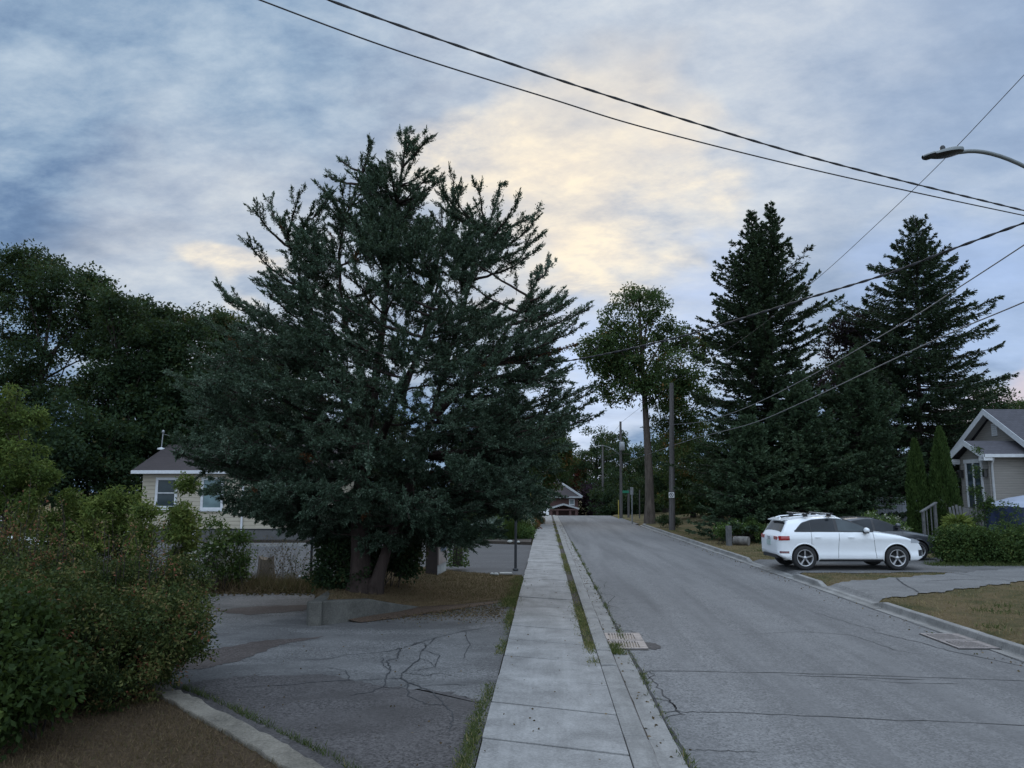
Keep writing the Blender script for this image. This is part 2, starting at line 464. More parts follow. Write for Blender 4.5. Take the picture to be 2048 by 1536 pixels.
M['soil'] = simple('dark_soil', (.035, .028, .022), .95, var=.5, nscale=14, bumps=.8)

# ------------------------------------------------------------------ ground sheet
def axis(a, b, parts):
    return np.unique(np.concatenate([np.linspace(*p) for p in parts]))
xs = axis(0, 0, [(-1500, -120, 24), (-120, -30, 46), (-30, 32, 156), (32, 120, 45), (120, 1500, 24)])
ys = axis(0, 0, [(-200, -4, 12), (-4, 60, 130), (60, 160, 101), (160, 400, 30), (400, 3000, 20)])
xs = np.unique(np.concatenate([xs, [-.76, -.74, 7.34, 7.36, 7.5]]))
X, Y = np.meshgrid(xs, ys)
rg = np.random.default_rng(5)
Zg = H(X, Y)
far_hill = 6.0 * sstep(250, 600, Y)
Zg = Zg + far_hill
gm = MB()
nx = len(xs)
gm.v = [tuple(p) for p in np.stack([X, Y, Zg], -1).reshape(-1, 3)]
gm.f = [(j * nx + i, j * nx + i + 1, (j + 1) * nx + i + 1, (j + 1) * nx + i) for j in range(len(ys) - 1) for i in range(nx - 1)]
gm.m = [0] * len(gm.f); gm.sm = [True] * len(gm.f)
tag(gm.build('ground', M['ground']), kind='structure')

rnd = random.Random(11)
def road_z(y): return min(0.0, -.055 * max(0, y - 84)) * float(sstep(82, 90, y))
def strip_sheet(mb, x0, x1, y0, y1, z, m=0, n=60, wob=0.0):
    ysl = [y0 + (y1 - y0) * i / n for i in range(n + 1)]
    vs = []
    for y in ysl:
        w = wob * (rnd.random() - .5)
        vs += [(x0 + w, y, z + road_z(y)), (x1 + w, y, z + road_z(y))]
    mb.add(vs, [(2 * i, 2 * i + 1, 2 * i + 3, 2 * i + 2) for i in range(n)], m)

def ribbon(mb, pts, w, z, m=1, jit=.03, sub=6):
    """thin jagged crack along a polyline on the ground"""
    P = []
    for a, b in zip(pts[:-1], pts[1:]):
        for k in range(sub):
            t = k / sub
            P.append((a[0] + (b[0] - a[0]) * t + rnd.uniform(-jit, jit), a[1] + (b[1] - a[1]) * t + rnd.uniform(-jit, jit)))
    P.append((pts[-1][0], pts[-1][1]))
    vs = []
    for i, p in enumerate(P):
        q = P[min(i + 1, len(P) - 1)]; o = P[max(i - 1, 0)]
        d = Vector((q[0] - o[0], q[1] - o[1])); d.normalize(); nrm = Vector((-d.y, d.x))
        ww = w * rnd.uniform(.5, 1.3) * (.35 if i in (0, len(P) - 1) else 1) / 2
        vs += [(p[0] + nrm.x * ww, p[1] + nrm.y * ww, z), (p[0] - nrm.x * ww, p[1] - nrm.y * ww, z)]
    mb.add(vs, [(2 * i, 2 * i + 1, 2 * i + 3, 2 * i + 2) for i in range(len(P) - 1)], m)
def g2(u, v): p = G(u, v); return (p.x, p.y)

# road: carriageway, side-street mouth, cracks
GX0, GX1 = 1.285, 7.02            # gutter edges
rd = MB()
strip_sheet(rd, GX0, GX1, -25, 100, 0.0)
strip_sheet(rd, -14, GX0, 112, 118, -1.6, n=4)
rd.add([(7.02, 62, -.001), (11, 63.2, .0), (40, 66, .1), (40, 72, .1), (11, 73, .0), (7.02, 76, -.001)], [tuple(range(6))], 0)
rd.add([(GX0, 100, road_z(100)), (GX1, 100, road_z(100)), (GX1 - 2, 135, road_z(135)), (GX0 - 2, 135, road_z(135))], [(0, 1, 2, 3)], 0)
CZ = .0045
for pts, w in (
    ([(1270, 1341), (1500, 1345), (1750, 1351), (2048, 1362), (2300, 1370)], .022),
    ([(1312, 1425), (1365, 1424), (1420, 1424), (1600, 1432), (1900, 1445), (2200, 1456)], .018),
    ([(1292, 1345), (1316, 1374), (1338, 1400), (1352, 1420)], .02),
    ([(1300, 1397), (1336, 1402), (1352, 1420), (1366, 1428), (1330, 1436)], .018),
    ([(1280, 1350), (1298, 1343), (1310, 1352), (1296, 1358), (1286, 1356)], .016),
    ([(1220, 1240), (1243, 1252), (1232, 1258), (1222, 1254)], .02),
    ([(1225, 1258), (1262, 1262), (1285, 1273)], .022),
    ([(1190, 1160), (1212, 1163), (1208, 1176)], .02),
    ([(1195, 1185), (1228, 1192), (1214, 1210), (1234, 1216)], .02),
    ([(1480, 1270), (1600, 1263), (1700, 1270), (1790, 1300), (1850, 1310)], .012),
    ([(1750, 1265), (1830, 1283), (1900, 1302), (2048, 1333)], .02),
    ([(1620, 1222), (1700, 1247), (1760, 1262)], .014),
    ([(1370, 1500), (1450, 1503), (1520, 1505)], .012),
    ([(1560, 1350), (1700, 1356), (1850, 1359)], .02),
    ([(1700, 1357), (1800, 1366), (1920, 1368)], .015)):
    ribbon(rd, [g2(*p) for p in pts], w, CZ, 1)
yy = 3.0
eg = []
while yy < 82:
    eg.append((GX0 + .012 + rnd.uniform(-.012, .02), yy)); yy += .5
ribbon(rd, eg, .035, CZ, 1, .012, 2)
eg = [(GX1 - .03 + rnd.uniform(-.02, .02), y) for y in np.arange(4, 62, .8)]
ribbon(rd, eg, .025, CZ, 1, .015, 2)
def blot(mb, cx, cy, rx, ry, z, m, n=36, rough=.3):
    pts = []
    ph = [rnd.uniform(0, 6.28) for _ in range(4)]
    for i in range(n):
        a = 2 * PI * i / n
        r = 1 + rough * (.5 * math.sin(2 * a + ph[0]) + .3 * math.sin(5 * a + ph[1]) + .3 * math.sin(9 * a + ph[2])) + rnd.uniform(-.08, .08)
        pts.append((cx + rx * r * math.cos(a), cy + ry * r * math.sin(a), z))
    mb.add(pts, [tuple(range(n))], m)
tag(rd.build('road', [M['road'], M['tar'], M['lotfar']]), kind='structure')

# gutters and kerbs
def profile_run(mb, prof, y0, y1, step, gap=.012, jz=.004, m=0):
    y = y0
    while y < y1:
        e = min(y + step, y1)
        dz = rnd.uniform(-jz, jz); dx = rnd.uniform(-jz, jz)
        n = len(prof)
        a = y + gap / 2; b = e - gap / 2
        vs = [(x + dx, a, z + dz + road_z(a)) for x, z in prof] + [(x + dx, b, z + dz + road_z(b)) for x, z in prof]
        fs = [(i, i + 1, n + i + 1, n + i) for i in range(n - 1)] + [tuple(range(n))[::-1], tuple(range(n, 2 * n))]
        mb.add(vs, fs, m); y = e
ku = MB()
profile_run(ku, [(.775, -.06), (.775, .050), (.95, .052), (1.0, .040), (1.015, .012), (1.28, .006), (1.28, -.06)], 2.0, 11.35, 3.1)
profile_run(ku, [(.775, -.06), (.775, .060), (.95, .062), (1.0, .050), (1.015, .002), (1.28, -.002), (1.28, -.06)], 11.37, 12.35, 3.1)
profile_run(ku, [(.775, -.06), (.775, .075), (.95, .075), (1.0, .06), (1.015, .012), (1.28, .006), (1.28, -.06)], 12.37, 66, 3.1)
profile_run(ku, [(.775, -.06), (.775, .05), (1.0, .05), (1.015, .012), (1.28, .006), (1.28, -.06)], 66, 100, 3.1)
for a_, b_ in ((2.2, 20), (20.3, 60)): ribbon(ku, [(1.012, a_), (1.014, b_)], .03, .0135 if a_ < 12 else .016, 1, .006, 60)
tag(ku.build('kerb_beside_sidewalk', [M['curb'], M['soil']], bevel=.008), kind='structure')

yA0 = G(1700, 1206).y; 
kb_ = MB()
FULL = [(7.025, -.06), (7.025, .006), (7.20, -.004), (7.215, .02), (7.235, .118), (7.25, .130), (7.36, .132), (7.36, -.06)]
LOW = [(7.025, -.06), (7.025, .006), (7.20, -.004), (7.215, .01), (7.235, .030), (7.25, .036), (7.36, .038), (7.36, -.06)]
yb = [17.9, 21.0, 23.6, 28.3]
print('driveway mouths', yb)
def gut(prof, a, b, st=3.0): profile_run(kb_, prof, a, b, st)
gut(FULL, -10, 13.0, 2.6); 
gut([(7.2, -.06), (7.2, .0), (7.215, .02), (7.235, .118), (7.25, .130), (7.36, .132), (7.36, -.06)], 13.0, 14.3, .7)
def ramp_kerb(a, b, up):
    P, Q = (LOW, FULL) if up else (FULL, LOW); n = len(LOW)
    kb_.add([(x, a, z) for x, z in P] + [(x, b, z) for x, z in Q], [(i, i + 1, n + i + 1, n + i) for i in range(n - 1)])
gut(FULL, 14.3, yb[0] - .5, 1.6); ramp_kerb(yb[0] - .5, yb[0], False); gut(LOW, yb[0], yb[1]); ramp_kerb(yb[1], yb[1] + .4, True)
gut(FULL, yb[1] + .4, yb[2] - .4, 2.0); ramp_kerb(yb[2] - .4, yb[2], False); gut(LOW, yb[2], yb[3]); ramp_kerb(yb[3], yb[3] + .5, True); gut(FULL, yb[3] + .5, 58.5)
# radius into the side street
prev = None
for i in range(9):
    a = R(180 - 90 * i / 8)
    c = Vector((11.4, 58.5, 0)); 
    ring = [(c.x + (11.4 - x) * math.cos(a), c.y + (11.4 - x) * math.sin(a) * .95, z) for x, z in FULL]
    if prev: kb_.add(prev + ring, [(k, k + 1, len(FULL) + k + 1, len(FULL) + k) for k in range(len(FULL) - 1)])
    prev = ring
tag(kb_.build('kerb_beside_lawn', M['curb'], bevel=.006), kind='structure')

# sidewalk: one slab after another, slightly heaved
sw = MB()
XL, XR, PITCHW, SKEW = -.632, .762, 1.30, .40
y = 2.6
while y < 84:
    l = y; g_ = rnd.choice((.008, .012, .017))
    XR = .762 if y < 12.2 else .60
    dz = [rnd.uniform(-.008, .008) for _ in range(4)]
    zl, zr = .072, .052
    xl = XL + rnd.uniform(-.01, .01)
    P = [(xl, l + SKEW / 2 + g_), (XR, l - SKEW / 2 + g_), (XR, l - SKEW / 2 + PITCHW - g_), (xl, l + SKEW / 2 + PITCHW - g_)]
    zt = [zl + dz[0], zr + dz[1], zr + dz[1] + dz[2] * .4, zl + dz[0] + dz[3] * .5]
    sw.prism(P, [-.08] * 4, zt); y += PITCHW
vs_top = 0
tag(sw.build('sidewalk', M['walk'], bevel=.006), kind='structure')
sb = MB(); sb.prism([(XL + .01, 2), (.775, 2), (.775, 84), (XL + .01, 84)], -.08, .026)
tag(sb.build('sidewalk_joint_soil', M['soil']), kind='structure')
sf = MB(); 
for i in range(10):
    a, b = 84 + i * 3, 87 + i * 3
    sf.add([(XL, a, .06 + road_z(a)), (XR, a, .06 + road_z(a)), (XR, b, .06 + road_z(b)), (XL, b, .06 + road_z(b))], [(0, 1, 2, 3)])
tag(sf.build('path_over_crest', M['walk']), kind='structure')

# parking lot on the left with its patches and cracks
lot = MB()
lot.poly([(-.66, -8, -.002), (-.66, 17.0, -.002), (-2.0, 20.6, -.002), (-24, 20.6, -.002), (-34, 20, -.002), (-34, -8, -.002)])
def patch(pxs, z, m, n=10, jit=.05):
    P = [g2(*p) for p in pxs]; out_ = []
    for a, b in zip(P, P[1:] + P[:1]):
        for k in range(n):
            t = k / n; out_.append((a[0] + (b[0] - a[0]) * t + rnd.uniform(-jit, jit), a[1] + (b[1] - a[1]) * t + rnd.uniform(-jit, jit), z))
    lot.add(out_, [tuple(range(len(out_)))], m)
patch([(330, 1372), (480, 1352), (640, 1348), (760, 1372), (880, 1382), (955, 1400), (958, 1420), (930, 1470), (910, 1560), (600, 1560), (420, 1440), (330, 1400)], .003, 1, 14, .06)
patch([(350, 1318), (420, 1300), (520, 1282), (650, 1273), (560, 1290), (480, 1322), (400, 1338), (340, 1342)], .003, 2, 10, .04)
patch([(420, 1222), (520, 1212), (620, 1210), (610, 1222), (500, 1230)], .003, 2, 8, .06)
for pts, w in (
    ([(1000, 1252), (930, 1262), (870, 1276), (820, 1292), (775, 1303), (735, 1307)], .02),
    ([(870, 1276), (845, 1300), (838, 1318), (805, 1345), (800, 1357)], .018),
    ([(800, 1297), (795, 1316), (775, 1322), (780, 1340), (772, 1358)], .022),
    ([(820, 1292), (835, 1285), (852, 1288), (850, 1296)], .014),
    ([(772, 1358), (700, 1362), (640, 1364)], .02),
    ([(772, 1358), (800, 1357), (835, 1373), (860, 1382), (880, 1400)], .022),
    ([(772, 1358), (766, 1374), (800, 1378), (818, 1368)], .015),
    ([(780, 1340), (765, 1330), (764, 1316)], .014),
    ([(835, 1373), (900, 1369), (935, 1371)], .016),
    ([(845, 1300), (880, 1312), (868, 1334), (830, 1342)], .014), ([(735, 1307), (690, 1310), (660, 1318), (600, 1321)], .014),
    ([(805, 1345), (850, 1352), (880, 1346), (905, 1352)], .016), ([(766, 1374), (740, 1385), (700, 1392)], .016), ([(818, 1368), (815, 1392), (850, 1408), (895, 1412)], .018),
    ([(700, 1362), (690, 1340), (650, 1336)], .014), ([(640, 1364), (560, 1372), (470, 1376)], .016), ([(880, 1400), (905, 1430), (900, 1465)], .016), ([(838, 1318), (858, 1322), (868, 1334)], .012),
    ([(560, 1240), (520, 1252), (470, 1255)], .014), ([(930, 1262), (940, 1290), (925, 1320)], .012)):
    ribbon(lot, [g2(*p) for p in pts], w, .0075, 3, .02)
tag(lot.build('parking_lot', [M['lot'], M['lotdark'], M['lotstain'], M['tar']]), kind='structure')
l2 = MB()
l2.poly([(-.66, 23.4, -.004), (-.66, 37.2, -.004), (-3.5, 38.4, -.004), (-34, 37.0, -.004), (-34, 22.4, -.004), (-3.0, 22.4, -.004)])
tag(l2.build('driveway_to_bungalow', M['lotfar']), kind='structure')

# right-hand driveways, following the verge
def drape(name, poly_px, mat_, z=.006, n=14, seams=()):
    """quad patch over the terrain: four corners as world xy"""
    a, b, c, d = [Vector(p) for p in poly_px]
    mb = MB()
    def fn(u, v):
        p = (a * (1 - u) + b * u) * (1 - v) + (d * (1 - u) + c * u) * v
        if v in (0, 1): p = p + Vector((0, .10 * math.sin(u * 47 + 3 * v) + .07 * math.sin(u * 131 + v)))
        hz = max(Hz(p.x, p.y), -.5) + z + .008
        t = min(1, max(0, (p.x - 7.36) / .24)); t = t * t * (3 - 2 * t)
        return (p.x, p.y, .035 * (1 - t) + hz * t)
    mb.grid(fn, [i / n for i in range(n + 1)], [i / 4 for i in range(5)], smooth=False)
    for s0 in seams:
        P = [fn(*q) for q in s0]
        ribbon(mb, [(p[0], p[1]) for p in P], .035, P[0][2] + .012, 1, .02)
    return tag(mb.build(name, [mat_, M['tar']]), kind='structure')
drape('near_driveway', [(7.36, yb[0]), (16.4, 24.2), (16.4, 26.3), (7.36, yb[1])], M['drive'], z=.014, n=90,
      seams=([(.16, .05), (.2, .5), (.26, .98)], [(.56, .02), (.54, .5), (.5, .98)], [(.3, .6), (.42, .5), (.5, .35)]))
drape('far_driveway', [(7.36, yb[2]), (28, yb[2] + 1.6), (28, yb[3] + 3.0), (7.36, yb[3])], M['lot'], n=90)

# raised island of dry grass under the cedar, with its concrete retaining kerb
isl = MB()
front = [(622, 1250), (660, 1247), (745, 1236), (830, 1222), (930, 1212), (1030, 1197)]
fp = [g2(*p) for p in front]
fp[-1] = (-.70, fp[-1][1])
back = [(-.70, 23.3), (-3.4, 23.6), (-4.9, 21.9), (-5.35, 19.6), (-4.85, 16.6)]
ring = fp + back
zs_ = [.36, .36, .32, .20, .09, .03, .05, .10, .22, .38, .40]
cx, cy = -3.2, 18.6
nr = len(ring); rings_ = []
def isl_h(x, y): 
    t = max(0, min(1, (-.7 - x) / 4.0)); return .05 + .42 * t * t * (3 - 2 * t)
dense = []
dz = []
for i in range(nr):
    a, b = ring[i], ring[(i + 1) % nr]
    for k in range(6):
        t = k / 6
        dense.append((a[0] + (b[0] - a[0]) * t, a[1] + (b[1] - a[1]) * t)); dz.append(zs_[i] + (zs_[(i + 1) % nr] - zs_[i]) * t)
K = 7
vs = []
for k in range(K):
    s = 1 - k / K
    for (x, y_), z in zip(dense, dz):
        qx, qy = cx + (x - cx) * s, cy + (y_ - cy) * s
        vs.append((qx + rnd.uniform(-.02, .02), qy, (z if k == 0 else isl_h(qx, qy) * (1 - s * .3) + z * s * .3) + rnd.uniform(-.012, .012)))
nd_ = len(dense)
fs = [(k * nd_ + i, k * nd_ + (i + 1) % nd_, (k + 1) * nd_ + (i + 1) % nd_, (k + 1) * nd_ + i) for k in range(K - 1) for i in range(nd_)]
vs.append((cx, cy, isl_h(cx, cy))); ci = len(vs) - 1
fs += [((K - 1) * nd_ + i, (K - 1) * nd_ + (i + 1) % nd_, ci) for i in range(nd_)]
isl.add(vs, fs, 0, True)
isl.add([(x, y_, z) for (x, y_), z in zip(dense, dz)] + [(x * 1.0, y_ - .02, -.05) for (x, y_) in dense],
        [(i, (i + 1) % nd_, nd_ + (i + 1) % nd_, nd_ + i) for i in range(nd_)], 0)
tag(isl.build('grass_island', M['mound']), kind='structure')

rw = MB()
rp = [(-5.95, 17.4), (-5.62, 14.62), (-4.9, 14.62)] 
def wallrun(mb, pts, zt, th=.22, zb=-.05):
    n = len(pts); outs = []
    for i, p in enumerate(pts):
        q = Vector(pts[min(i + 1, n - 1)]) - Vector(pts[max(i - 1, 0)]); q.normalize(); nn = Vector((-q.y, q.x))
        outs.append((Vector(p), nn))
    vs = []
    for (p, nn), z in zip(outs, zt):
        vs += [(p.x, p.y, zb), (p.x, p.y, z), (p.x + nn.x * th, p.y + nn.y * th, z), (p.x + nn.x * th, p.y + nn.y * th, zb)]
    fs = []
    for i in range(n - 1):
        for k in range(4):
            fs.append((i * 4 + k, (i + 1) * 4 + k, (i + 1) * 4 + (k + 1) % 4, i * 4 + (k + 1) % 4))
    fs += [(0, 1, 2, 3), tuple(range(4 * n - 4, 4 * n))[::-1]]
    mb.add(vs, fs)
c0 = Vector(fp[0]) + Vector((-.02, -.10)); 
wallrun(rw, [c0, Vector(fp[1]) + Vector((0, -.10)), Vector(fp[2]) + Vector((0, -.06)), (Vector(fp[2]) + Vector(fp[3])) / 2 + Vector((.1, -.03)), Vector(fp[3]) + Vector((.1, .06))], [.43, .43, .37, .21, .08])
wallrun(rw, [Vector((c0.x - .25, c0.y + 3.2)), Vector((c0.x - .03, c0.y + .23)), Vector((c0.x - .012, c0.y + .004))], [.43, .44, .44], .25)
tag(rw.build('retaining_kerb', M['oldconc'], bevel=.025), 'low mossy concrete retaining kerb in front of the big cedar', 'retaining wall')
lt = MB()
pl_ = [g2(*p) for p in [(690, 1243), (760, 1226), (850, 1212), (960, 1203), (1015, 1200), (1000, 1206), (900, 1222), (800, 1236), (720, 1246)]]
lt.poly([(x, y_, z_) for (x, y_), z_ in zip(pl_, (.05, .14, .11, .04, .012, .010, .010, .010, .010))])
tag(lt.build('needle_litter', M['litter']), kind='structure')

# brown lawn at the lower left with pebbly kerb
fy = MB()
def densify(P, k=7, j=.012):
    out_ = []
    for a, b in zip(P[:-1], P[1:]):
        for t in range(k): out_.append((a[0] + (b[0] - a[0]) * t / k + rnd.uniform(-j, j), a[1] + (b[1] - a[1]) * t / k + rnd.uniform(-j, j)))
    return out_ + [P[-1]]
ce = [g2(*p) for p in [(270, 1372), (330, 1392), (385, 1418), (440, 1448), (520, 1490), (600, 1536), (700, 1600)]]
inner = [(x - .10, y_ - .02) for x, y_ in ce]
poly_ = inner + [(-1.2, 3.0), (-14, 3.0), (-14, 14), (-6.2, 13.6), (-5.0, 10.4)]
fy.prism(poly_, -.05, .10)
tag(fy.build('front_lawn', M['foreyard']), kind='structure')
kc = MB(); vs = []
W_ = .26
ced = densify(ce)
for i, p in enumerate(ced):
    q = Vector(ced[min(i + 1, len(ced) - 1)]) - Vector(ced[max(i - 1, 0)]); q.normalize(); nn = Vector((q.y, -q.x))
    o_ = Vector(p) - nn * W_
    if nn.x > 0: o_ = Vector(p) - nn * W_; i_ = Vector(p)
    else: i_ = Vector(p); o_ = Vector(p) + nn * W_
    zj = rnd.uniform(-.014, .014)
    vs += [(o_.x, o_.y, -.04), (o_.x, o_.y, .145 + zj), (i_.x, i_.y, .145 + rnd.uniform(-.014, .014)), (i_.x, i_.y, -.04)]
n = len(ced)
kc.add(vs, [(i * 4 + k, (i + 1) * 4 + k, (i + 1) * 4 + (k + 1) % 4, i * 4 + (k + 1) % 4) for i in range(n - 1) for k in range(4)] + [(0, 1, 2, 3), tuple(range(4 * n - 4, 4 * n))[::-1]])
tag(kc.build('lot_kerb', M['stonecurb'], bevel=.02), kind='structure')
# pale kerb and strip before the bungalow
pk = MB(); pk.bar(W(-24, 36.3, .07), W(-7.5, 36.3, .07), .18, .16)
tag(pk.build('pale_lot_kerb', M['curb']), kind='structure')
# garden bed beyond the second driveway
gb = MB(); gb.prism([(-.72, 38.0), (-.72, 82), (-16, 82), (-16, 39.0), (-3.4, 38.9)], -.05, .09)
tag(gb.build('garden_bed', M['soil']), kind='structure')
# ------------------------------------------------------------------ foliage colours
L_JUN = leaf_mat('juniper_leaf', [(0, (.018, .030, .020)), (.42, (.041, .068, .044)), (.75, (.095, .140, .098)), (.96, (.17, .225, .17)), (1.0, (.10, .045, .02))], .6, .15, .25)
L_SPR = leaf_mat('spruce_needle', [(0, (.010, .018, .011)), (.5, (.026, .044, .024)), (1, (.055, .082, .042))], .6, .1, .25)
L_BSPR = leaf_mat('young_spruce_needle', [(0, (.014, .028, .017)), (.5, (.036, .064, .036)), (1, (.07, .105, .058))], .6, .12, .25)
L_DARK = leaf_mat('dark_leaf', [(0, (.010, .020, .011)), (.5, (.023, .043, .020)), (.9, (.043, .072, .030)), (1, (.075, .065, .028))], .5, .25)
L_MAPLE = leaf_mat('maple_leaf', [(0, (.02, .038, .015)), (.5, (.045, .078, .028)), (.9, (.08, .115, .04)), (1, (.16, .09, .03))], .5, .3)
L_PURP = leaf_mat('purple_leaf', [(0, (.012, .008, .014)), (.5, (.028, .016, .026)), (1, (.05, .025, .035))], .5, .2)
L_LIGHT = leaf_mat('light_leaf', [(0, (.034, .058, .014)), (.5, (.095, .140, .034)), (1, (.20, .235, .06))], .5, .35)
L_OLIVE = leaf_mat('olive_leaf', [(0, (.015, .027, .010)), (.4, (.043, .062, .019)), (.70, (.090, .098, .030)), (.90, (.16, .115, .05)), (1, (.19, .065, .04))], .5, .25, .4)
L_HEDGE = leaf_mat('hedge_leaf', [(0, (.02, .038, .012)), (.5, (.045, .08, .024)), (.9, (.085, .125, .035)), (1, (.15, .17, .05))], .5, .25, .4)
L_BIG = leaf_mat('broad_leaf', [(0, (.014, .027, .008)), (.6, (.032, .054, .013)), (1, (.07, .098, .022))], .45, .25, .4)
L_THUJA = leaf_mat('thuja_leaf', [(0, (.018, .036, .010)), (.5, (.040, .072, .02)), (1, (.07, .11, .03))], .6, .15)
L_RED = leaf_mat('red_leaf', [(0, (.05, .012, .01)), (1, (.16, .04, .03))], .5, .3)
L_SILV = leaf_mat('silver_leaf', [(0, (.08, .11, .09)), (.6, (.19, .23, .20)), (1, (.42, .45, .42))], .6, .2)
L_GARD = leaf_mat('garden_leaf', [(0, (.03, .06, .018)), (.5, (.07, .12, .035)), (.9, (.13, .18, .05)), (1, (.5, .5, .42))], .5, .3)
L_STRAW = leaf_mat('straw_blade', [(0, (.10, .07, .035)), (.5, (.22, .165, .085)), (.85, (.32, .26, .14)), (1, (.09, .12, .035))], .8, .2, .1)
L_BROWN = leaf_mat('brown_blade', [(0, (.05, .034, .02)), (.5, (.112, .078, .046)), (.85, (.19, .14, .082)), (1, (.07, .085, .03))], .8, .2, .1)
L_WEED = leaf_mat('weed_blade', [(0, (.03, .05, .016)), (.5, (.075, .098, .034)), (.80, (.15, .15, .06)), (1, (.30, .25, .12))], .6, .3)
L_FLOWER = leaf_mat('pale_flower', [(0, (.45, .46, .44)), (1, (.8, .8, .78))], .6, .3)
B_JUN = bark('juniper_bark', (.045, .034, .030), 7, .12)
B_DARK = bark('dark_bark', (.05, .043, .037), 8)
B_MAPLE = bark('maple_bark', (.10, .083, .07), 5, .2)
B_POLE = bark('weathered_pole', (.105, .098, .095), 6, .05)

def bez(a, c, b, n):
    t = np.linspace(0, 1, n)[:, None]
    return (1 - t) ** 2 * a + 2 * t * (1 - t) * c + t * t * b

def polyinterp(pts, k):
    pts = np.asarray(pts, float)
    d = np.r_[0, np.cumsum(np.linalg.norm(np.diff(pts, axis=0), axis=1))]
    t = np.linspace(0, d[-1], k)
    return np.stack([np.interp(t, d, pts[:, i]) for i in range(3)], 1)

def smooth_poly(pts, k):
    p = polyinterp(pts, k)
    for _ in range(3): p[1:-1] = (p[:-2] + 2 * p[1:-1] + p[2:]) / 4
    return p

# ------------------------------------------------------------------ generic broad-leaved crown
def leafy(fol, rng, centres, radii, nleaf, L, Wd, flat=.7, tint_sd=.18, droop=.25, tint0=.5):
    """clusters of leaves; every cluster has a tint of its own"""
    n = len(centres)
    idx = np.repeat(np.arange(n), nleaf)
    g = rng.normal(size=(len(idx), 3)); g = unit(g) * (rng.random((len(idx), 1)) ** .5)
    g[:, 2] *= flat
    P = centres[idx] + g * radii[idx][:, None]
    D = unit(g + .9 * ndir(rng, len(idx)) + np.array([0, 0, -droop]))
    T = np.clip(tint0 + rng.normal(0, tint_sd, n)[idx] + rng.normal(0, .16, len(idx)), 0, 1)
    fol.add(P, D, L * rng.uniform(.7, 1.25, len(idx)), Wd * rng.uniform(.7, 1.2, len(idx)), T)

def blob_pts(rng, blobs, n, lo=.35):
    w = np.array([b[1] ** 2 for b in blobs]); w = w / w.sum()
    k = rng.choice(len(blobs), n, p=w)
    c = np.array([tuple(b[0]) for b in blobs])[k]; r = np.array([b[1] for b in blobs])[k]
    sq = np.array([b[2] if len(b) > 2 else .8 for b in blobs])[k]
    d = ndir(rng, n); rr = (lo + (1 - lo) * rng.random(n) ** .6) * r
    p = c + d * rr[:, None] * np.stack([np.ones(n), np.ones(n), sq], 1)
    return p

def broadleaf(name, label, cat, base, trunk_pts, r0, blobs, ncl, nleaf, L, Wd, mat, bmat=None, seed=1, clr=.6, limbs=14, group=None, tint0=.5, lo=.35, twigs=True, flat=.7, lr=.38, li=4, tap=.72):
    rng = np.random.default_rng(seed)
    root = thing(name, label, cat, base, group=group)
    cent = blob_pts(rng, blobs, ncl, lo)
    fol = Fol(); leafy(fol, rng, cent, clr * rng.uniform(.6, 1.25, ncl), nleaf, L, Wd, tint0=tint0, flat=flat)
    mb = MB()
    tp = smooth_poly([tuple(p) for p in trunk_pts], 12)
    rad = r0 * (1 - tap * np.linspace(0, 1, 12)); rad[0] *= 1.25
    mb.tube(tp, list(rad), 10)
    # limbs run to spread-out clusters, twigs run from the limbs to the others
    sel = rng.choice(ncl, min(limbs, ncl), replace=False)
    LP = []
    for s in sel:
        e = cent[s]; h = e[2] - tp[0, 2]
        cand = tp[(tp[:, 2] < e[2] - .12 * h) & (np.arange(12) >= li)]
        st = cand[rng.integers(max(0, len(cand) - 4), len(cand))] if len(cand) else tp[li + 1]
        cpt = st * .55 + e * .45; cpt[2] = max(cpt[2], st[2] + .3 * (e[2] - st[2])) + .15 * np.linalg.norm(e - st) * .4
        p = bez(st, cpt, e, 8) + rng.normal(0, .05, (8, 3)) * np.linspace(0, 1, 8)[:, None]
        rr = r0 * lr * (1 - .85 * np.linspace(0, 1, 8))
        mb.tube(p, list(rr), 6, cap=False); LP.append(p[2:])
    if LP and twigs:
        LPa = np.concatenate(LP)
        for c in cent[rng.choice(ncl, min(ncl, 160), replace=False)]:
            d = np.linalg.norm(LPa - c, axis=1); j = d.argmin()
            if .2 < d[j] < 3.0:
                a = LPa[j]; m_ = (a + c) / 2 + rng.normal(0, .12, 3)
                mb.tube([a, m_, c], [r0 * .06 + .006, r0 * .04 + .005, .004], 4, cap=False)
    mb.build('trunk', bmat or B_DARK, root)
    fol.build('crown', mat, root, rng)
    return root

def shrub(name, label, cat, base, blobs, ncl, nleaf, L, Wd, mat, seed=1, clr=.2, stems=14, group=None, tint0=.5, lo=.45, stemmat=None, sr=.012, flat=.8, part='foliage', tint_sd=.18):
    rng = np.random.default_rng(seed)
    root = thing(name, label, cat, base, group=group)
    cent = blob_pts(rng, blobs, ncl, lo)
    cent = cent[cent[:, 2] > base[2] + .04]; n = len(cent)
    fol = Fol(); leafy(fol, rng, cent, clr * rng.uniform(.6, 1.3, n), nleaf, L, Wd, tint0=tint0, flat=flat, tint_sd=tint_sd)
    mb = MB(); b = np.array(base)
    for c in cent[rng.choice(n, min(stems, n), replace=False)]:
        foot = b + np.array([np.clip(rng.normal(0, .25), -.3, .3), np.clip(rng.normal(0, .25), -.3, .3), -.03]); foot[:2] += (c[:2] - b[:2]) * (.36 if len(blobs) < 10 else .25)
        m_ = foot * .5 + c * .5 + rng.normal(0, .06, 3); m_[2] += .1
        mb.tube(bez(foot, m_, c, 6), list(sr * (1 - .75 * np.linspace(0, 1, 6))), 4, cap=False)
    mb.build('stem', stemmat or B_DARK, root)
    fol.build(part, mat, root, rng)
    return root

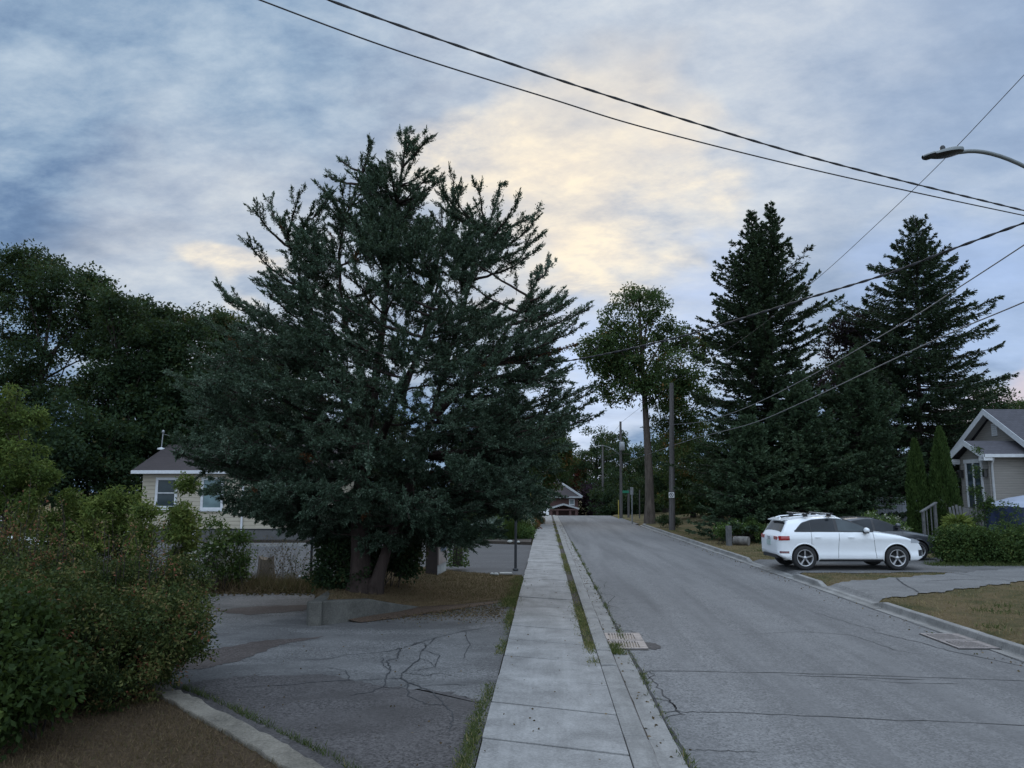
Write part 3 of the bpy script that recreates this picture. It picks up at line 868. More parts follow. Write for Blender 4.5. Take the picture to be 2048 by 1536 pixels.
# ------------------------------------------------------------------ the big cedar by the sidewalk
def cedar():
    rng = np.random.default_rng(7)
    D0 = 17.6
    base = np.array(C(744, 1190, 16.6)); base[2] = .40
    root = thing('cedar_tree', 'huge spreading dark cedar with many upswept tips beside the sidewalk', 'tree', base)
    def P(u, v, d=D0): return np.array(C(u, v, d))
    lead = [
        ([base + [-.22, .1, -.1], P(716, 1040, 16.9), P(728, 900, 17.3), P(760, 760), P(782, 600), P(800, 430), P(812, 264)], .27),
        ([base + [.02, -.05, -.1], P(768, 1110, 16.6), P(796, 1036, 16.8), P(850, 880, 17.2), P(900, 720, 17.4), P(948, 560), P(985, 440), P(1000, 370)], .15),
        ([P(722, 940, 17.2), P(690, 800, 17.6), P(648, 660, 17.8), P(600, 540, 17.8), P(556, 440, 17.8)], .12),
        ([P(745, 830, 17.3), P(712, 690, 18.2), P(690, 560, 18.6), P(700, 430, 18.4), P(742, 300, 18.2)], .11),
        ([P(870, 830, 17.2), P(960, 740, 16.6), P(1030, 640, 16.6), P(1075, 560, 16.8)], .11),
        ([P(800, 800, 17.4), P(845, 690, 18.6), P(880, 560, 19.0), P(905, 420, 18.8)], .09),
        ([P(760, 880, 17.2), P(800, 800, 16.0), P(850, 700, 15.4), P(880, 620, 15.3)], .10),
    ]
    mb = MB(); LPs = []; lead_up = []
    for pts, r in lead:
        p = smooth_poly(pts, 26); LPs.append(p)
        p[2:-1] += np.cumsum(rng.normal(0, .022, (23, 3)), 0) * np.sin(np.linspace(0, PI, 23))[:, None]
        rr_ = r * (1 - np.linspace(0, 1, 26) ** .5 * .97) + .008; rr_[0] *= 1.55; rr_[1] *= 1.15
        mb.tube(p, list(rr_), 9); lead_up.append(p[14:])
    LP = np.concatenate([p[3:] for p in LPs])
    fol = Fol(); paths = [(q, float(np.linalg.norm(q[-1] - q[0])) * 1.25) for q in lead_up]
    def branch(start, end, r, lift=.35):
        r = r * .75
        h = end - start; L = np.linalg.norm(h)
        c = start + h * np.array([.6, .6, .22 + .2 * rng.random()]) - np.array([0, 0, .13 * L * np.interp(end[2], [1.5, 5.5], [1, 0])])
        p = bez(start, c, end, 12); p[1:-1] += rng.normal(0, .009 * L ** .5, (10, 3))
        paths.append((p, L)); mb.tube(p, list(r * (1 - .88 * np.linspace(0, 1, 12)) + .004), 5, cap=False)
        return p, L
    def anchor(e):
        hd = np.linalg.norm(LP[:, :2] - e[:2], axis=1)
        want = e[2] - hd * np.interp(e[2], [1.2, 3, 5, 8], [-.12, .06, .3, .5])
        cost = np.abs(LP[:, 2] - want) * 1.6 + hd
        return LP[cost.argmin()]
    tips = [(812, 262), (857, 276), (780, 330), (740, 290), (742, 330), (678, 318), (652, 352), (628, 362), (598, 386), (541, 404), (570, 430), (509, 420), (497, 488), (520, 545), (505, 560), (428, 566), (452, 600),
            (908, 350), (880, 375), (1000, 370), (958, 378), (922, 378), (1034, 405), (1082, 420), (1078, 432), (1088, 466), (1082, 490), (1100, 522), (1075, 545), (1095, 585), (1132, 590), (1182, 614), (1140, 600), (1120, 620), (1150, 690),
            (1170, 648), (1192, 770), (1145, 766), (1206, 824), (1195, 800), (1160, 850), (1120, 720), (1110, 660), (1118, 780), (1170, 830), (1188, 782), (1090, 690), (1140, 740), (1060, 760),
            (330, 745), (345, 770), (380, 700), (362, 850), (385, 880), (350, 905), (400, 930), (430, 900), (375, 800), (420, 760), (410, 640), (470, 650), (460, 950), (500, 960), (520, 1000), (560, 1010), (600, 1020),
            (1050, 930), (1060, 880), (1030, 980), (1100, 850), (1000, 1010), (960, 1020), (930, 1000), (860, 1010), (820, 1030), (900, 985), (1080, 960), (1110, 900), (640, 1030), (560, 985), (480, 900),(1040,830),(1130,870)]
    for (u, v) in tips:
        lowv = v > 640
        d = D0 + rng.uniform(-1.3, 1.0) if not lowv else D0 + rng.uniform(-2.6, .8)
        e = P(u, v, d); s = anchor(e)
        branch(s, e, .045)
    zz = [1.2, 1.6, 2.2, 3, 4, 5, 6, 7, 8, 9, 9.8, 10.4]; rr = [1.6, 2.6, 3.6, 4.1, 4.3, 4.0, 3.5, 3.1, 2.7, 2.0, 1.0, .4]
    ax = P(775, 1000, D0)
    n_r = 0
    while n_r < 330:
        z = 1.35 + 8.4 * rng.random() ** 1.25
        az = rng.uniform(0, 2 * PI); q = np.interp(z, zz, rr) * (.25 + .72 * rng.random() ** .6)
        e = np.array([ax[0] + q * math.cos(az), ax[1] + q * math.sin(az) * .8, z + .25])
        s = anchor(e)
        if np.linalg.norm(e - s) < .5: continue
        branch(s, e, .034); n_r += 1
    # body of the crown: short leafy sprays filling the mass between the limbs
    vv = [275, 330, 400, 450, 520, 600, 680, 760, 840, 900, 960, 1010, 1045, 1085]
    ul = [800, 772, 700, 640, 575, 560, 480, 410, 400, 385, 405, 450, 570, 660]; ur = [824, 834, 872, 1000, 1035, 1075, 1105, 1122, 1135, 1130, 1115, 1090, 1040, 950]
    k = 0
    while k < 3750:
        v = 275 + 808 * rng.random() ** .66
        a, b = np.interp(v, vv, ul), np.interp(v, vv, ur)
        half = (b - a) / 2 * D0 / FPX
        q = rng.random() ** .42; az = rng.uniform(0, 2 * PI)
        if math.sin(az) > .25 and rng.random() < .45: continue
        c = P((a + b) / 2, v, D0 - .2); o = np.array([q * half * math.cos(az), q * half * .80 * math.sin(az), 0]); pos = c + o
        lump = math.sin(2.3 * pos[0] + 1.1 * pos[2]) + math.sin(2.9 * pos[2] - 1.7 * pos[1] + .5) + math.sin(3.7 * pos[0] - 2.1 * pos[1] + 2.2 * pos[2])
        lay = math.sin(2 * PI * pos[2] / 1.05 + 1.7 * math.sin(az) + 1.3 * math.cos(2 * az) + .8 * pos[0])
        if lump < (.75 if v < 520 else (.35 if v < 640 else -.6)) + rng.normal(0, .5): continue
        if v > 560 and lay < -.25 + rng.normal(0, .3): continue
        out_ = unit(o + np.array([0, 0, .001])); up_ = np.interp(v, [400, 700, 1000], [.8, .22, -.25])
        d = unit(out_ * .8 + np.array([0, 0, up_]) + .45 * rng.normal(size=3)); l = rng.uniform(.35, .8) * (.55 if v < 420 else 1)
        p = bez(pos - d * l * .5, pos, pos + d * l * .5 + np.array([0, 0, .10 * l]), 5)
        paths.append((p, l)); mb.tube(p, [.007, .006, .005, .004, .003], 3, cap=False); k += 1
    # side branches
    for p, L in [x for x in paths if len(x[0]) == 12]:
        for _ in range(int(2 + L * 1.8)):
            i = rng.integers(3, 11); t = p[min(i + 1, 11)] - p[i]; t = t / np.linalg.norm(t)
            q = rng.normal(size=3); q -= t * q.dot(t); q /= np.linalg.norm(q); q[2] = abs(q[2]) * .6
            l = min(L * rng.uniform(.10, .26) + .15, .9 * (1.12 - i / 11) + .08)
            e = p[i] + (t * .95 + q * .5) * l + np.array([0, 0, .10 * l])
            c = p[i] + (t * .5 + q * .42) * l * .6
            pts = bez(p[i], c, e, 5); paths.append((pts, l)); mb.tube(pts, [.012, .01, .008, .006, .004], 4, cap=False)
    for p, L in paths:
        big_ = len(p) > 6
        n = int(max(8, L / .032)) if big_ else int(max(9, L / .024))
        t0 = .22 if big_ else .1
        t = t0 + (1 - t0) * rng.random(n) ** .75
        k = t * (len(p) - 1); i = np.minimum(k.astype(int), len(p) - 2); f = (k - i)[:, None]
        pos = p[i] * (1 - f) + p[i + 1] * f
        T = unit(p[i + 1] - p[i]); q = rng.normal(size=(n, 3)); q -= T * (q * T).sum(1, keepdims=True); q = unit(q)
        tl = (.02 + .17 * (1 - t) ** .7) * rng.uniform(.4, 1.4, n) * (1.0 if big_ else .9)
        td = unit(T * .95 + q * .62 + np.array([0, 0, .10]))
        m = 8
        idx = np.repeat(np.arange(n), m); s = np.tile(np.linspace(.1, 1, m), n)
        PP = pos[idx] + td[idx] * (tl[idx] * s)[:, None] + rng.normal(0, .012, (n * m, 3))
        DD = td[idx] + .75 * ndir(rng, n * m)
        bt = rng.normal(.45, .14)
        TT = np.clip(bt + rng.normal(0, .12, n)[idx] + rng.normal(0, .13, n * m) + .2 * (s - .5), 0, .97)
        if rng.random() < .0035: TT = np.full(n * m, 1.0)
        fol.add(PP, DD, rng.uniform(.03, .06, n * m), rng.uniform(.016, .030, n * m), TT)
        # spiky end
        PP = p[-1] + (p[-1] - p[-2]) / np.linalg.norm(p[-1] - p[-2]) * rng.uniform(-.1, .05, (10, 1))
        fol.add(PP, np.repeat((p[-1] - p[-2])[None], 10, 0) / np.linalg.norm(p[-1] - p[-2]) + .35 * ndir(rng, 10), .10, .02, .4)
    mb.build('trunk', B_JUN, root)
    o = fol.build('crown', L_JUN, root, rng)
    print('cedar leaves', len(o.data.polygons))
cedar()

# ------------------------------------------------------------------ spruces
def spruce(name, label, base, axes, mat, seed, group=None, step=.42, nb=7, leafL=.17, leafW=.055, droop=.0, dens=1.0, tint0=.45, gapy=.0, trunk_r=.2, low=.6, pw=.85, cap=.6, cx_=1.0):
    """axes: list of (top point, base point, max branch length, lowest branch height)"""
    rng = np.random.default_rng(seed)
    root = thing(name, label, 'tree', base, group=group)
    mb = MB(); fol = Fol(); zup = np.array([0, 0, 1.0])
    for top, foot, lmax, z0 in axes:
        top = np.array(top); foot = np.array(foot); Hh = top[2] - foot[2]
        mb.tube([tuple(foot + (top - foot) * t) for t in np.linspace(0, 1, 9)], [trunk_r * (1 - .95 * t) + .01 for t in np.linspace(0, 1, 9)], 8)
        z = foot[2] + z0
        while z < top[2] - .1:
            rel = (z - foot[2]) / Hh
            nbb = nb if rel < .85 else 5
            ph = rng.uniform(0, 6.28); wf = rng.uniform(.72, 1.12)
            for b in range(nbb):
                if rng.random() < gapy: continue
                az = ph + 2 * PI * b / nbb + rng.normal(0, .25)
                L = min(lmax * (1 - rel) ** pw, cap * (top[2] - z) ** cx_ + .08) * wf * rng.uniform(.6, 1.15) + .08
                el = (-.18 + .75 * rel ** 1.5 - droop) + rng.normal(0, .09)
                o = foot + (top - foot) * rel + np.array([0, 0, rng.uniform(-.15, .15)])
                hd = np.array([math.cos(az), math.sin(az), 0])
                t = np.linspace(0, 1, 8)[:, None]
                p = o + hd * t * L * math.cos(el) + zup * (math.sin(el) * L * t + (.20 * L * t ** 2.4)) + rng.normal(0, .015 * L, (8, 3)) * t
                mb.tube(p, list(.028 * (L / 3 + .3) * (1 - .85 * t[:, 0]) + .004), 4, cap=False)
                n = int(max(4, L / .105 * dens))
                tt = .12 + .88 * rng.random(n) ** .9
                k = tt * 7; i = np.minimum(k.astype(int), 6); f = (k - i)[:, None]
                pos = p[i] * (1 - f) + p[i + 1] * f; T = unit(p[i + 1] - p[i])
                side = unit(np.cross(T, zup)) * rng.choice([-1, 1], n)[:, None]
                tl = (.10 + .30 * L * .5 * (1 - tt) ** .7) * rng.uniform(.6, 1.2, n)
                tl = np.minimum(tl, .75)
                td = unit(T * .8 + side * .75 + zup * rng.normal(-.10 - droop * 1.8, .16, (n, 1)))
                m = 6 if leafL < .2 else 5
                idx = np.repeat(np.arange(n), m); s = np.tile(np.linspace(.05, 1, m), n)
                PP = pos[idx] + td[idx] * (tl[idx] * s)[:, None] - zup * (droop * tl[idx] * s * s)[:, None] + rng.normal(0, .02, (n * m, 3))
                DD = td[idx] + .6 * ndir(rng, n * m) - zup * droop * 1.2
                bt = rng.normal(tint0, .13)
                TT = bt + rng.normal(0, .1, n)[idx] + rng.normal(0, .12, n * m) + .22 * (s - .5)
                fol.add(PP, DD, leafL * rng.uniform(.7, 1.2, n * m), leafW * rng.uniform(.7, 1.2, n * m), TT)
                ne = 6
                fol.add(p[-1] + rng.normal(0, .03, (ne, 3)), np.repeat((p[-1] - p[-2])[None], ne, 0) / np.linalg.norm(p[-1] - p[-2]) + .5 * ndir(rng, ne), leafL, leafW, tint0)
            z += step * (1 - .45 * rel) * rng.uniform(.8, 1.2)
        fol.add(np.repeat(top[None], 10, 0) + rng.normal(0, .03, (10, 3)) - [0, 0, .25], np.array([0, 0, 1.0]) + .35 * ndir(rng, 10), leafL * 1.3, leafW, .4)
    mb.build('trunk', B_DARK, root)
    o = fol.build('crown', mat, root, rng); print(name, len(o.data.polygons))
    return root

def gp(u, D, dz=0.0):
    p = C(u, 985, D); return np.array((p.x, p.y, Hz(p.x, p.y) + dz))
b_ = gp(1522, 43)
spruce('spruce_tree', 'tall dark spruce with twin tops behind the white car', b_,
       [(C(1503, 424, 43), gp(1506, 43.2), 4.6, 2.5), (C(1540, 412, 43), gp(1538, 42.6), 4.9, 2.0)], L_SPR, 21, group='tall spruces on the right', nb=7, step=.46, gapy=.10, dens=2.0, leafL=.20, leafW=.075, tint0=.55, pw=.48, cap=.27, cx_=1.5)
b_ = gp(1838, 47)
spruce('spruce_tree', 'tall dark drooping spruce towering behind the grey house and columnar cedars', b_,
       [(C(1832, 436, 47), b_, 6.6, 1.0)], L_SPR, 23, group='tall spruces on the right', nb=8, droop=.14, step=.46, gapy=.07, dens=2.1, leafL=.22, leafW=.075, tint0=.5, pw=.52, cap=.72)
for u, vt, D, lm, sd, lab in ((1500, 830, 38.5, 3.1, 31, 'bushy young spruce left of the white car, beside the log planter'),
                         (1600, 752, 39.5, 3.8, 32, 'full blue-green young spruce directly behind the white car roof'),
                         (1712, 700, 41, 3.9, 33, 'blue-green young spruce standing over the lattice fence')):
    b_ = gp(u, D)
    spruce('young_spruce_tree', lab, b_, [(C(u, vt, D), b_, lm, .2)], L_BSPR, sd, group='young spruces behind the driveway', step=.30, nb=10, leafL=.19, leafW=.075, dens=1.6, trunk_r=.12, tint0=.68)

# ------------------------------------------------------------------ tall maple at the corner
D = 60
def BL(lst, D, dd=1.2, seed=0):
    r_ = random.Random(seed); return [(C(u, v, D + r_.uniform(-dd, dd)), r) + ((sq,) if sq else ()) for u, v, r, sq in [(*x, None)[:4] if len(x) == 3 else x for x in lst]]
b_ = gp(1298, D)
broadleaf('maple_tree', 'tall maple with bare straight trunk and open crown by the far corner', 'tree', b_,
          [b_, C(1300, 960, D), C(1294, 880, D), C(1290, 800, D), C(1284, 720, D), C(1280, 640, D), C(1278, 590, D)], .39,
          BL([(1282, 612, 1.79), (1255, 640, 2.13), (1305, 625, 1.68), (1215, 690, 2.35), (1190, 690, 1.46), (1240, 720, 2.24), (1300, 690, 2.58), (1350, 680, 2.13), (1390, 690, 1.68), (1345, 735, 2.13), (1200, 745, 1.90), (1235, 770, 1.90), (1275, 745, 2.02), (1330, 790, 1.79), (1380, 760, 1.46), (1400, 715, 1.01), (1360, 830, 1.90), (1385, 850, 1.57), (1215, 790, 1.01), (1320, 770, 2.02), (1370, 800, 1.90), (1330, 850, 1.46), (1350, 890, 1.34), (1405, 790, 1.12), (1180, 720, 1.12), (1262, 590, 1.12), (1300, 590, 1.01)], D, 1.6, 4),
          520, 74, .22, .135, L_MAPLE, B_MAPLE, 41, clr=.70, limbs=36, tint0=.52, lr=.26, li=6, tap=.86, lo=.2)

# ------------------------------------------------------------------ dark wood on the left
wood = [
    ('tall dark locust tree with reddish top and sky showing through at the left edge', 48, (70, 1040), [(70, 1000), (80, 760), (105, 600)],
     [(20, 560, 2.0), (65, 545, 2.0), (120, 580, 2.0), (170, 600, 1.6), (185, 570, 1.0), (30, 640, 2.2), (140, 650, 2.0), (60, 720, 1.7), (10, 740, 2.2), (170, 700, 1.6), (200, 640, 1.3), (120, 780, 1.8), (40, 830, 2.4)], L_DARK, 300, .5),
    ('dark ragged tree second from the left edge, behind the pale bungalow', 46, (245, 1040), [(245, 1000), (240, 800), (240, 640)],
     [(235, 610, 1.6), (255, 650, 1.6), (215, 690, 1.6), (270, 700, 1.7), (240, 770, 2.2), (200, 800, 2.0), (290, 770, 1.8), (230, 870, 2.6), (180, 900, 2.4)], L_DARK, 260, .5),
    ('dark leafy tree over the pale bungalow roof, next to the cedar', 49, (330, 1040), [(330, 1000), (325, 820), (318, 660)],
     [(300, 625, 1.4), (335, 650, 1.7), (370, 680, 1.8), (300, 700, 1.8), (345, 740, 2.2), (390, 760, 2.0), (310, 810, 2.2), (370, 840, 2.6), (300, 890, 2.4)], L_DARK, 260, .45),
    ('brownish green tree crown peeping out behind the cedar left side', 52, (440, 1040), [(440, 1000), (440, 820), (440, 690)],
     [(410, 650, 1.5), (450, 660, 1.7), (480, 690, 1.8), (430, 720, 2.0), (500, 740, 2.2), (450, 800, 2.4), (540, 720, 1.8), (580, 760, 2.0), (500, 850, 2.6)], L_DARK, 240, .72),
]
for i, (lab, D, (bu, bv), tr, bl, mt, ncl, t0) in enumerate(wood):
    b_ = gp(bu, D)
    broadleaf('dark_tree', lab, 'tree', b_, [b_] + [C(u, v, D) for u, v in tr], .24, BL(bl, D, 2.0, i), ncl, 120, .22, .13, mt, B_DARK, 50 + i, clr=.85, limbs=20, group='dark wood behind the bungalow', tint0=t0)
for i, (u, D, blob) in enumerate([(60, 40, [(40, 900, 2.6), (90, 940, 2.3), (20, 960, 2.4)]), (170, 43, [(150, 860, 2.5), (190, 900, 2.6), (150, 960, 2.5), (210, 970, 2.2)]),
                                  (290, 45, [(270, 850, 2.3), (320, 870, 2.2), (290, 930, 2.4), (240, 900, 2.3)]), (420, 47, [(400, 850, 2.6), (450, 880, 2.4), (500, 850, 2.4), (380, 800, 2.2)]),
                                  (560, 50, [(540, 880, 2.6), (600, 860, 2.6), (640, 900, 2.6), (580, 800, 2.5)]), (700, 54, [(690, 890, 2.8), (740, 850, 2.8), (800, 880, 2.8), (760, 940, 2.6)])]):
    b_ = gp(u, D)
    broadleaf('understorey_tree', ['low dark tree under the tall locust at the left edge', 'dark understorey tree behind the light green saplings', 'blackish tree right behind the bungalow gable', 'dark tree rising behind the bungalow ridge', 'dark tree behind the cedar and bungalow', 'dark tree hidden behind the middle of the cedar'][i], 'tree', b_,
              [b_, b_ + [0, 0, 1.5], b_ + [.1, 0, 3.2]], .16, BL(blob, D, 1.2, 90 + i), 110, 110, .22, .14, L_DARK, B_DARK, 70 + i, clr=.9, limbs=8, group='understorey behind the bungalow', tint0=.42, twigs=False)

# yellow-green tree at the left edge
b_ = gp(20, 20)
broadleaf('yellow_green_tree', 'yellow-green leafy young tree at the left edge of the picture', 'tree', b_, [b_, C(15, 950, 20), C(20, 860, 20), C(10, 800, 20)], .09,
          BL([(15, 830, .5), (60, 835, .42), (20, 880, .6), (50, 920, .62), (70, 960, .5), (10, 970, .8), (60, 1010, .6), (-20, 900, .8), (90, 945, .28), (-30, 1000, .9), (30, 790, .28)], 20, .5, 7), 190, 75, .105, .05, L_LIGHT, B_DARK, 81, clr=.26, limbs=12, tint0=.33, lo=.3)

# light green saplings along the fence
sap = [(142, 985, 20.2, .35), (165, 1000, 20.6, .5), (196, 1005, 20.0, .45), (232, 985, 20.4, .55), (262, 975, 20.8, .5), (60, 1020, 20.5, .6), (110, 1030, 20, .5), (292, 1012, 19.8, .32), (362, 1008, 19.8, .4), (375, 960, 20.3, .32), (428, 1030, 19.9, .42), (452, 1060, 20.2, .38), (485, 1070, 20.3, .25)]
slab = ['tallest of the light saplings left of the bungalow', 'light green sapling behind the bush, between two taller ones', 'bright green sapling with drooping leaf sprays', 'leafy light sapling near the bungalow wall', 'dense light green sapling touching the bungalow corner', 'wispy sapling above the hidden white car', 'low green sapling beside the small white lot sign', 'thin sapling in front of the first bungalow window', 'leafy sapling under the first bungalow window', 'narrow sapling reaching up beside the bungalow window', 'sapling by the bare fence posts, in front of the siding', 'small sapling growing through the chain-link fence', 'smallest yellowish sapling near the stump']
for i, (u, v, D, r) in enumerate(sap):
    b_ = gp(u, D); top = C(u, v, D)
    shrub('sapling', slab[i], 'sapling', b_, [(top + Vector((0, 0, -r * .4)), r * .7, 1.0), (Vector((b_[0], b_[1], (top.z + 0) * .62)), r * 1.05, 1.3), (Vector((b_[0], b_[1], top.z * .32)), r * .8, 1.2)],
          (75 if i < 10 else 34), 34, .12, .042, L_LIGHT if i < 10 else L_GARD, 100 + i, clr=.24, stems=10, group='saplings along the fence', tint0=.42 + .15 * (i % 3), lo=.2, sr=.014, flat=.6)

# foreground bush
D = 9.6
bb = [(C(315, 1245, 10.2), .66, .95), (C(190, 1240, 10.0), .76, .95), (C(70, 1240, 9.8), .82, .95), (C(330, 1270, 9.6), .55, .95), (C(240, 1290, 9.1), .75, .9), (C(100, 1290, 8.9), .85, .95), (C(-80, 1260, 9.2), .9, 1.0), (C(0, 1330, 8.4), .75, .9), (C(365, 1170, 10.6), .40, .9), (C(250, 1165, 10.6), .4, .9), (C(120, 1150, 10.6), .42, .9), (C(0, 1120, 10.6), .5, .9)]
b_ = np.array(G(130, 1440)); b_[1] = 9.4; b_[2] = .1
bush = shrub('foreground_bush', 'large olive-green bush with browning leaves at lower left by the kerb', 'bush', b_, bb, 1700, 60, .050, .024, L_OLIVE, 121, clr=.17, stems=220, tint0=.45, lo=.5, sr=.010, flat=.8, tint_sd=.24)
mb = MB(); rg2 = np.random.default_rng(3); fol = Fol()
for k in range(46):          # bare upright shoots over the bush
    u = rg2.uniform(-10, 330); p0 = np.array(C(u, rg2.uniform(1090, 1150), rg2.uniform(9.8, 10.8))); h = rg2.uniform(.25, .75) * (1.25 if u < 140 else .7)
    p1 = p0 + [rg2.normal(0, .06), 0, h * .6]; p2 = p0 + [rg2.normal(0, .12), 0, h]
    mb.tube([p0 - [0, 0, .3], p0, p1, p2], [.006, .005, .004, .002], 4, cap=False)
    n = 26; t = rg2.random(n)[:, None]; fol.add(p0 + (p2 - p0) * t + rg2.normal(0, .03, (n, 3)), ndir(rg2, n) + [0, 0, .4], .045, .02, np.clip(rg2.normal(.78, .2, n), 0, 1))
mb.build('bare_shoot', B_DARK, bush)
fol.build('shoot_leaf', L_OLIVE, bush, rg2)
b2 = np.array(G(20, 1480)); b2[2] = .1
shrub('broadleaf_shrub', 'dark broad-leaved shrub low at the left edge, in front of the olive bush', 'shrub', b2,
      [(C(20, 1220, 7.9), .32), (C(60, 1250, 8.0), .3), (C(0, 1310, 7.7), .4), (C(50, 1380, 7.5), .4), (C(-20, 1420, 7.3), .4), (C(90, 1330, 7.9), .34)], 260, 24, .075, .045, L_BIG, 131, clr=.2, stems=30, tint0=.35, lo=.3)

# ivy thicket round the cedar foot and ivy on the stub behind the sign
b_ = np.array(C(745, 1185, 17)); b_[2] = .40
shrub('ivy_thicket', 'dark ivy thicket wrapped round the foot of the big cedar', 'ivy', b_,
      [(C(680, 1130, 17.3), .55, 1.1), (C(670, 1080, 17.6), .5, 1.1), (C(720, 1100, 17.6), .6, 1.2), (C(792, 1090, 18.2), .5, 1.1), (C(822, 1095, 18.6), .38, 1.1), (C(660, 1160, 17.0), .4, .9), (C(720, 1160, 16.9), .42, .8), (C(806, 1130, 18.2), .36, .8), (C(760, 1050, 18.4), .7, 1.2)],
      520, 46, .075, .055, L_DARK, 141, clr=.2, stems=50, tint0=.50, lo=.45)
b_ = np.array(G(915, 1140)); b_[2] = .12; Dv = 23.6
r_ = thing('ivy_stub', 'dark ivy-clad tree stub standing just behind the wooden sign', 'tree stub', b_)
mb = MB(); mb.tube([b_, b_ + [.02, 0, 1.0], b_ + [0, 0, 2.0], b_ + [.05, 0, 3.6]], [.17, .14, .13, .11], 9); mb.build('trunk', B_DARK, r_)
rg2 = np.random.default_rng(8); fol = Fol(); n = 1500
a = rg2.uniform(0, 6.28, n); z = rg2.random(n) ** 1.3 * 2.4; q = .17 + rg2.random(n) * .12 * (1.5 - z / 2.4)
fol.add(b_ + np.stack([np.cos(a) * q, np.sin(a) * q, z], 1), np.stack([np.cos(a), np.sin(a), -.4 + 0 * a], 1) + .6 * ndir(rg2, n), .075, .055, np.clip(rg2.normal(.55, .22, n), 0, 1))
fol.build('ivy', L_HEDGE, r_, rg2)

# ------------------------------------------------------------------ right side: purple tree, columnar cedars, hedge, garden
b_ = gp(1716, 51)
broadleaf('purple_tree', 'dark purple-leaved tree between the two tall spruces', 'tree', b_, [b_, C(1716, 900, 51), C(1714, 720, 51), C(1712, 640, 51)], .2,
          BL([(1705, 650, 1.3), (1690, 690, 1.5), (1740, 690, 1.5), (1715, 740, 2.0), (1680, 770, 1.8), (1760, 770, 1.8), (1720, 830, 2.4), (1690, 900, 2.4), (1760, 900, 2.6), (1790, 980, 2.2), (1740, 960, 2.2)], 51, 1.2, 14), 260, 110, .22, .15, L_PURP, B_DARK, 151, clr=.8, limbs=14, tint0=.5)
def column_cedar(u, vtop, D, rbase, lab, seed):
    rng = np.random.default_rng(seed); b = gp(u, D); top = C(u, vtop, D).z; h = top - b[2]
    root = thing('columnar_cedar', lab, 'tree', b, group='columnar cedars by the fence')
    mb = MB(); mb.tube([b, b + [0, 0, h * .5], b + [0, 0, h * .96]], [.08, .05, .01], 7); mb.build('trunk', B_DARK, root)
    n = 15000; z = rng.random(n) ** 1.15; prof = np.interp(z, [0, .05, .3, .55, .8, .93, 1], [.8, .95, 1, .82, .5, .24, .02]) * rbase
    a = rng.uniform(0, 6.28, n); lump = 1 + .13 * np.sin(3 * a + 9 * z) + .10 * np.sin(7 * a - 23 * z) 
    q = prof * lump * (1 - .45 * rng.random(n) ** 2.2)
    P_ = b + np.stack([np.cos(a) * q, np.sin(a) * q, z * h], 1)
    fol = Fol(); fol.add(P_, np.stack([np.cos(a) * .35, np.sin(a) * .35, 1 + 0 * a], 1) + .35 * ndir(rng, n), rng.uniform(.09, .2, n), rng.uniform(.03, .055, n), np.clip(.5 + .25 * np.sin(5 * a + 14 * z) * .6 + rng.normal(0, .16, n), 0, 1))
    fol.build('crown', L_THUJA, root, rng)
column_cedar(1836, 882, 34.2, .47, 'shorter slim columnar cedar in front of the lattice fence', 161)
column_cedar(1888, 858, 33.6, .54, 'taller slim columnar cedar nearest the grey house', 162)
hedge_blobs = [(C(u, v, D), r, .85) for u, v, D, r in ((1902, 1085, 26.4, .52), (1920, 1080, 26.4, .62), (1965, 1085, 26.3, .62), (2010, 1090, 26.3, .6), (2050, 1085, 26.4, .6), (2100, 1085, 26.4, .7), (1912, 1112, 26.2, .42), (1950, 1115, 26.1, .42), (2000, 1115, 26.1, .42), (2040, 1112, 26.1, .45), (1892, 1108, 26.3, .36), (2150, 1085, 26.3, .8))]
b_ = gp(1960, 26.6)
shrub('hedge', 'dense dark green leafy hedge at the right edge, beyond the near driveway', 'hedge', b_, hedge_blobs, 1100, 40, .085, .05, L_HEDGE, 171, clr=.2, stems=60, tint0=.45, lo=.5)
b_ = gp(1910, 27.2, 1.05)
rngh = np.random.default_rng(172)
r_ = thing('hosta_plant', 'pale yellow-green hosta clump rising behind the hedge', 'plant', b_)
fol = Fol(); n = 260; az = rngh.uniform(0, 6.28, n); el = rngh.uniform(.1, 1.2, n)
d = np.stack([np.cos(az) * np.cos(el), np.sin(az) * np.cos(el), np.sin(el)], 1)
fol.add(b_ + d * rngh.uniform(.1, .34, (n, 1)) + [0, 0, .12], d - [0, 0, .5], rngh.uniform(.22, .38, n), .09, np.clip(rngh.normal(.8, .15, n), 0, 1)); fol.build('foliage', L_LIGHT, r_, rngh)
mb = MB(); mb.tube([b_ - [0, 0, 1.1], b_ + [0, 0, .15]], [.05, .03], 6)
for k in range(4): mb.tube([b_ + [.02, 0, .1], b_ + [-.3 + .25 * k, 0, .6], b_ + [-.35 + .28 * k, 0, .95]], .006, 4)
mb.build('stem', B_DARK, r_)
b_ = gp(1958, 30)
shrub('climber', 'thin leafy climber standing in front of the grey house door', 'plant', b_, [(C(1955, 1030, 30), .42, 1.0), (C(1953, 985, 30), .26, 1.3), (C(1955, 940, 30), .22, 1.3), (C(1955, 900, 30), .12, 1.6), (C(1972, 1010, 30), .35, 1.0), (C(1945, 1060, 30), .5, .9)], 150, 20, .085, .045, L_HEDGE, 181, clr=.13, stems=12, tint0=.35, lo=.1)
b_ = gp(2022, 28)
shrub('garden_stem_plant', 'loose tall weed before the navy cover at the right edge', 'plant', b_, [(C(2022, 1020, 28), .4, 1.1), (C(2030, 1050, 28), .55, .8), (C(2005, 1055, 28), .4, .8)], 90, 12, .08, .04, L_HEDGE, 182, clr=.14, stems=16, tint0=.6, lo=.2)
b_ = gp(1765, 30)
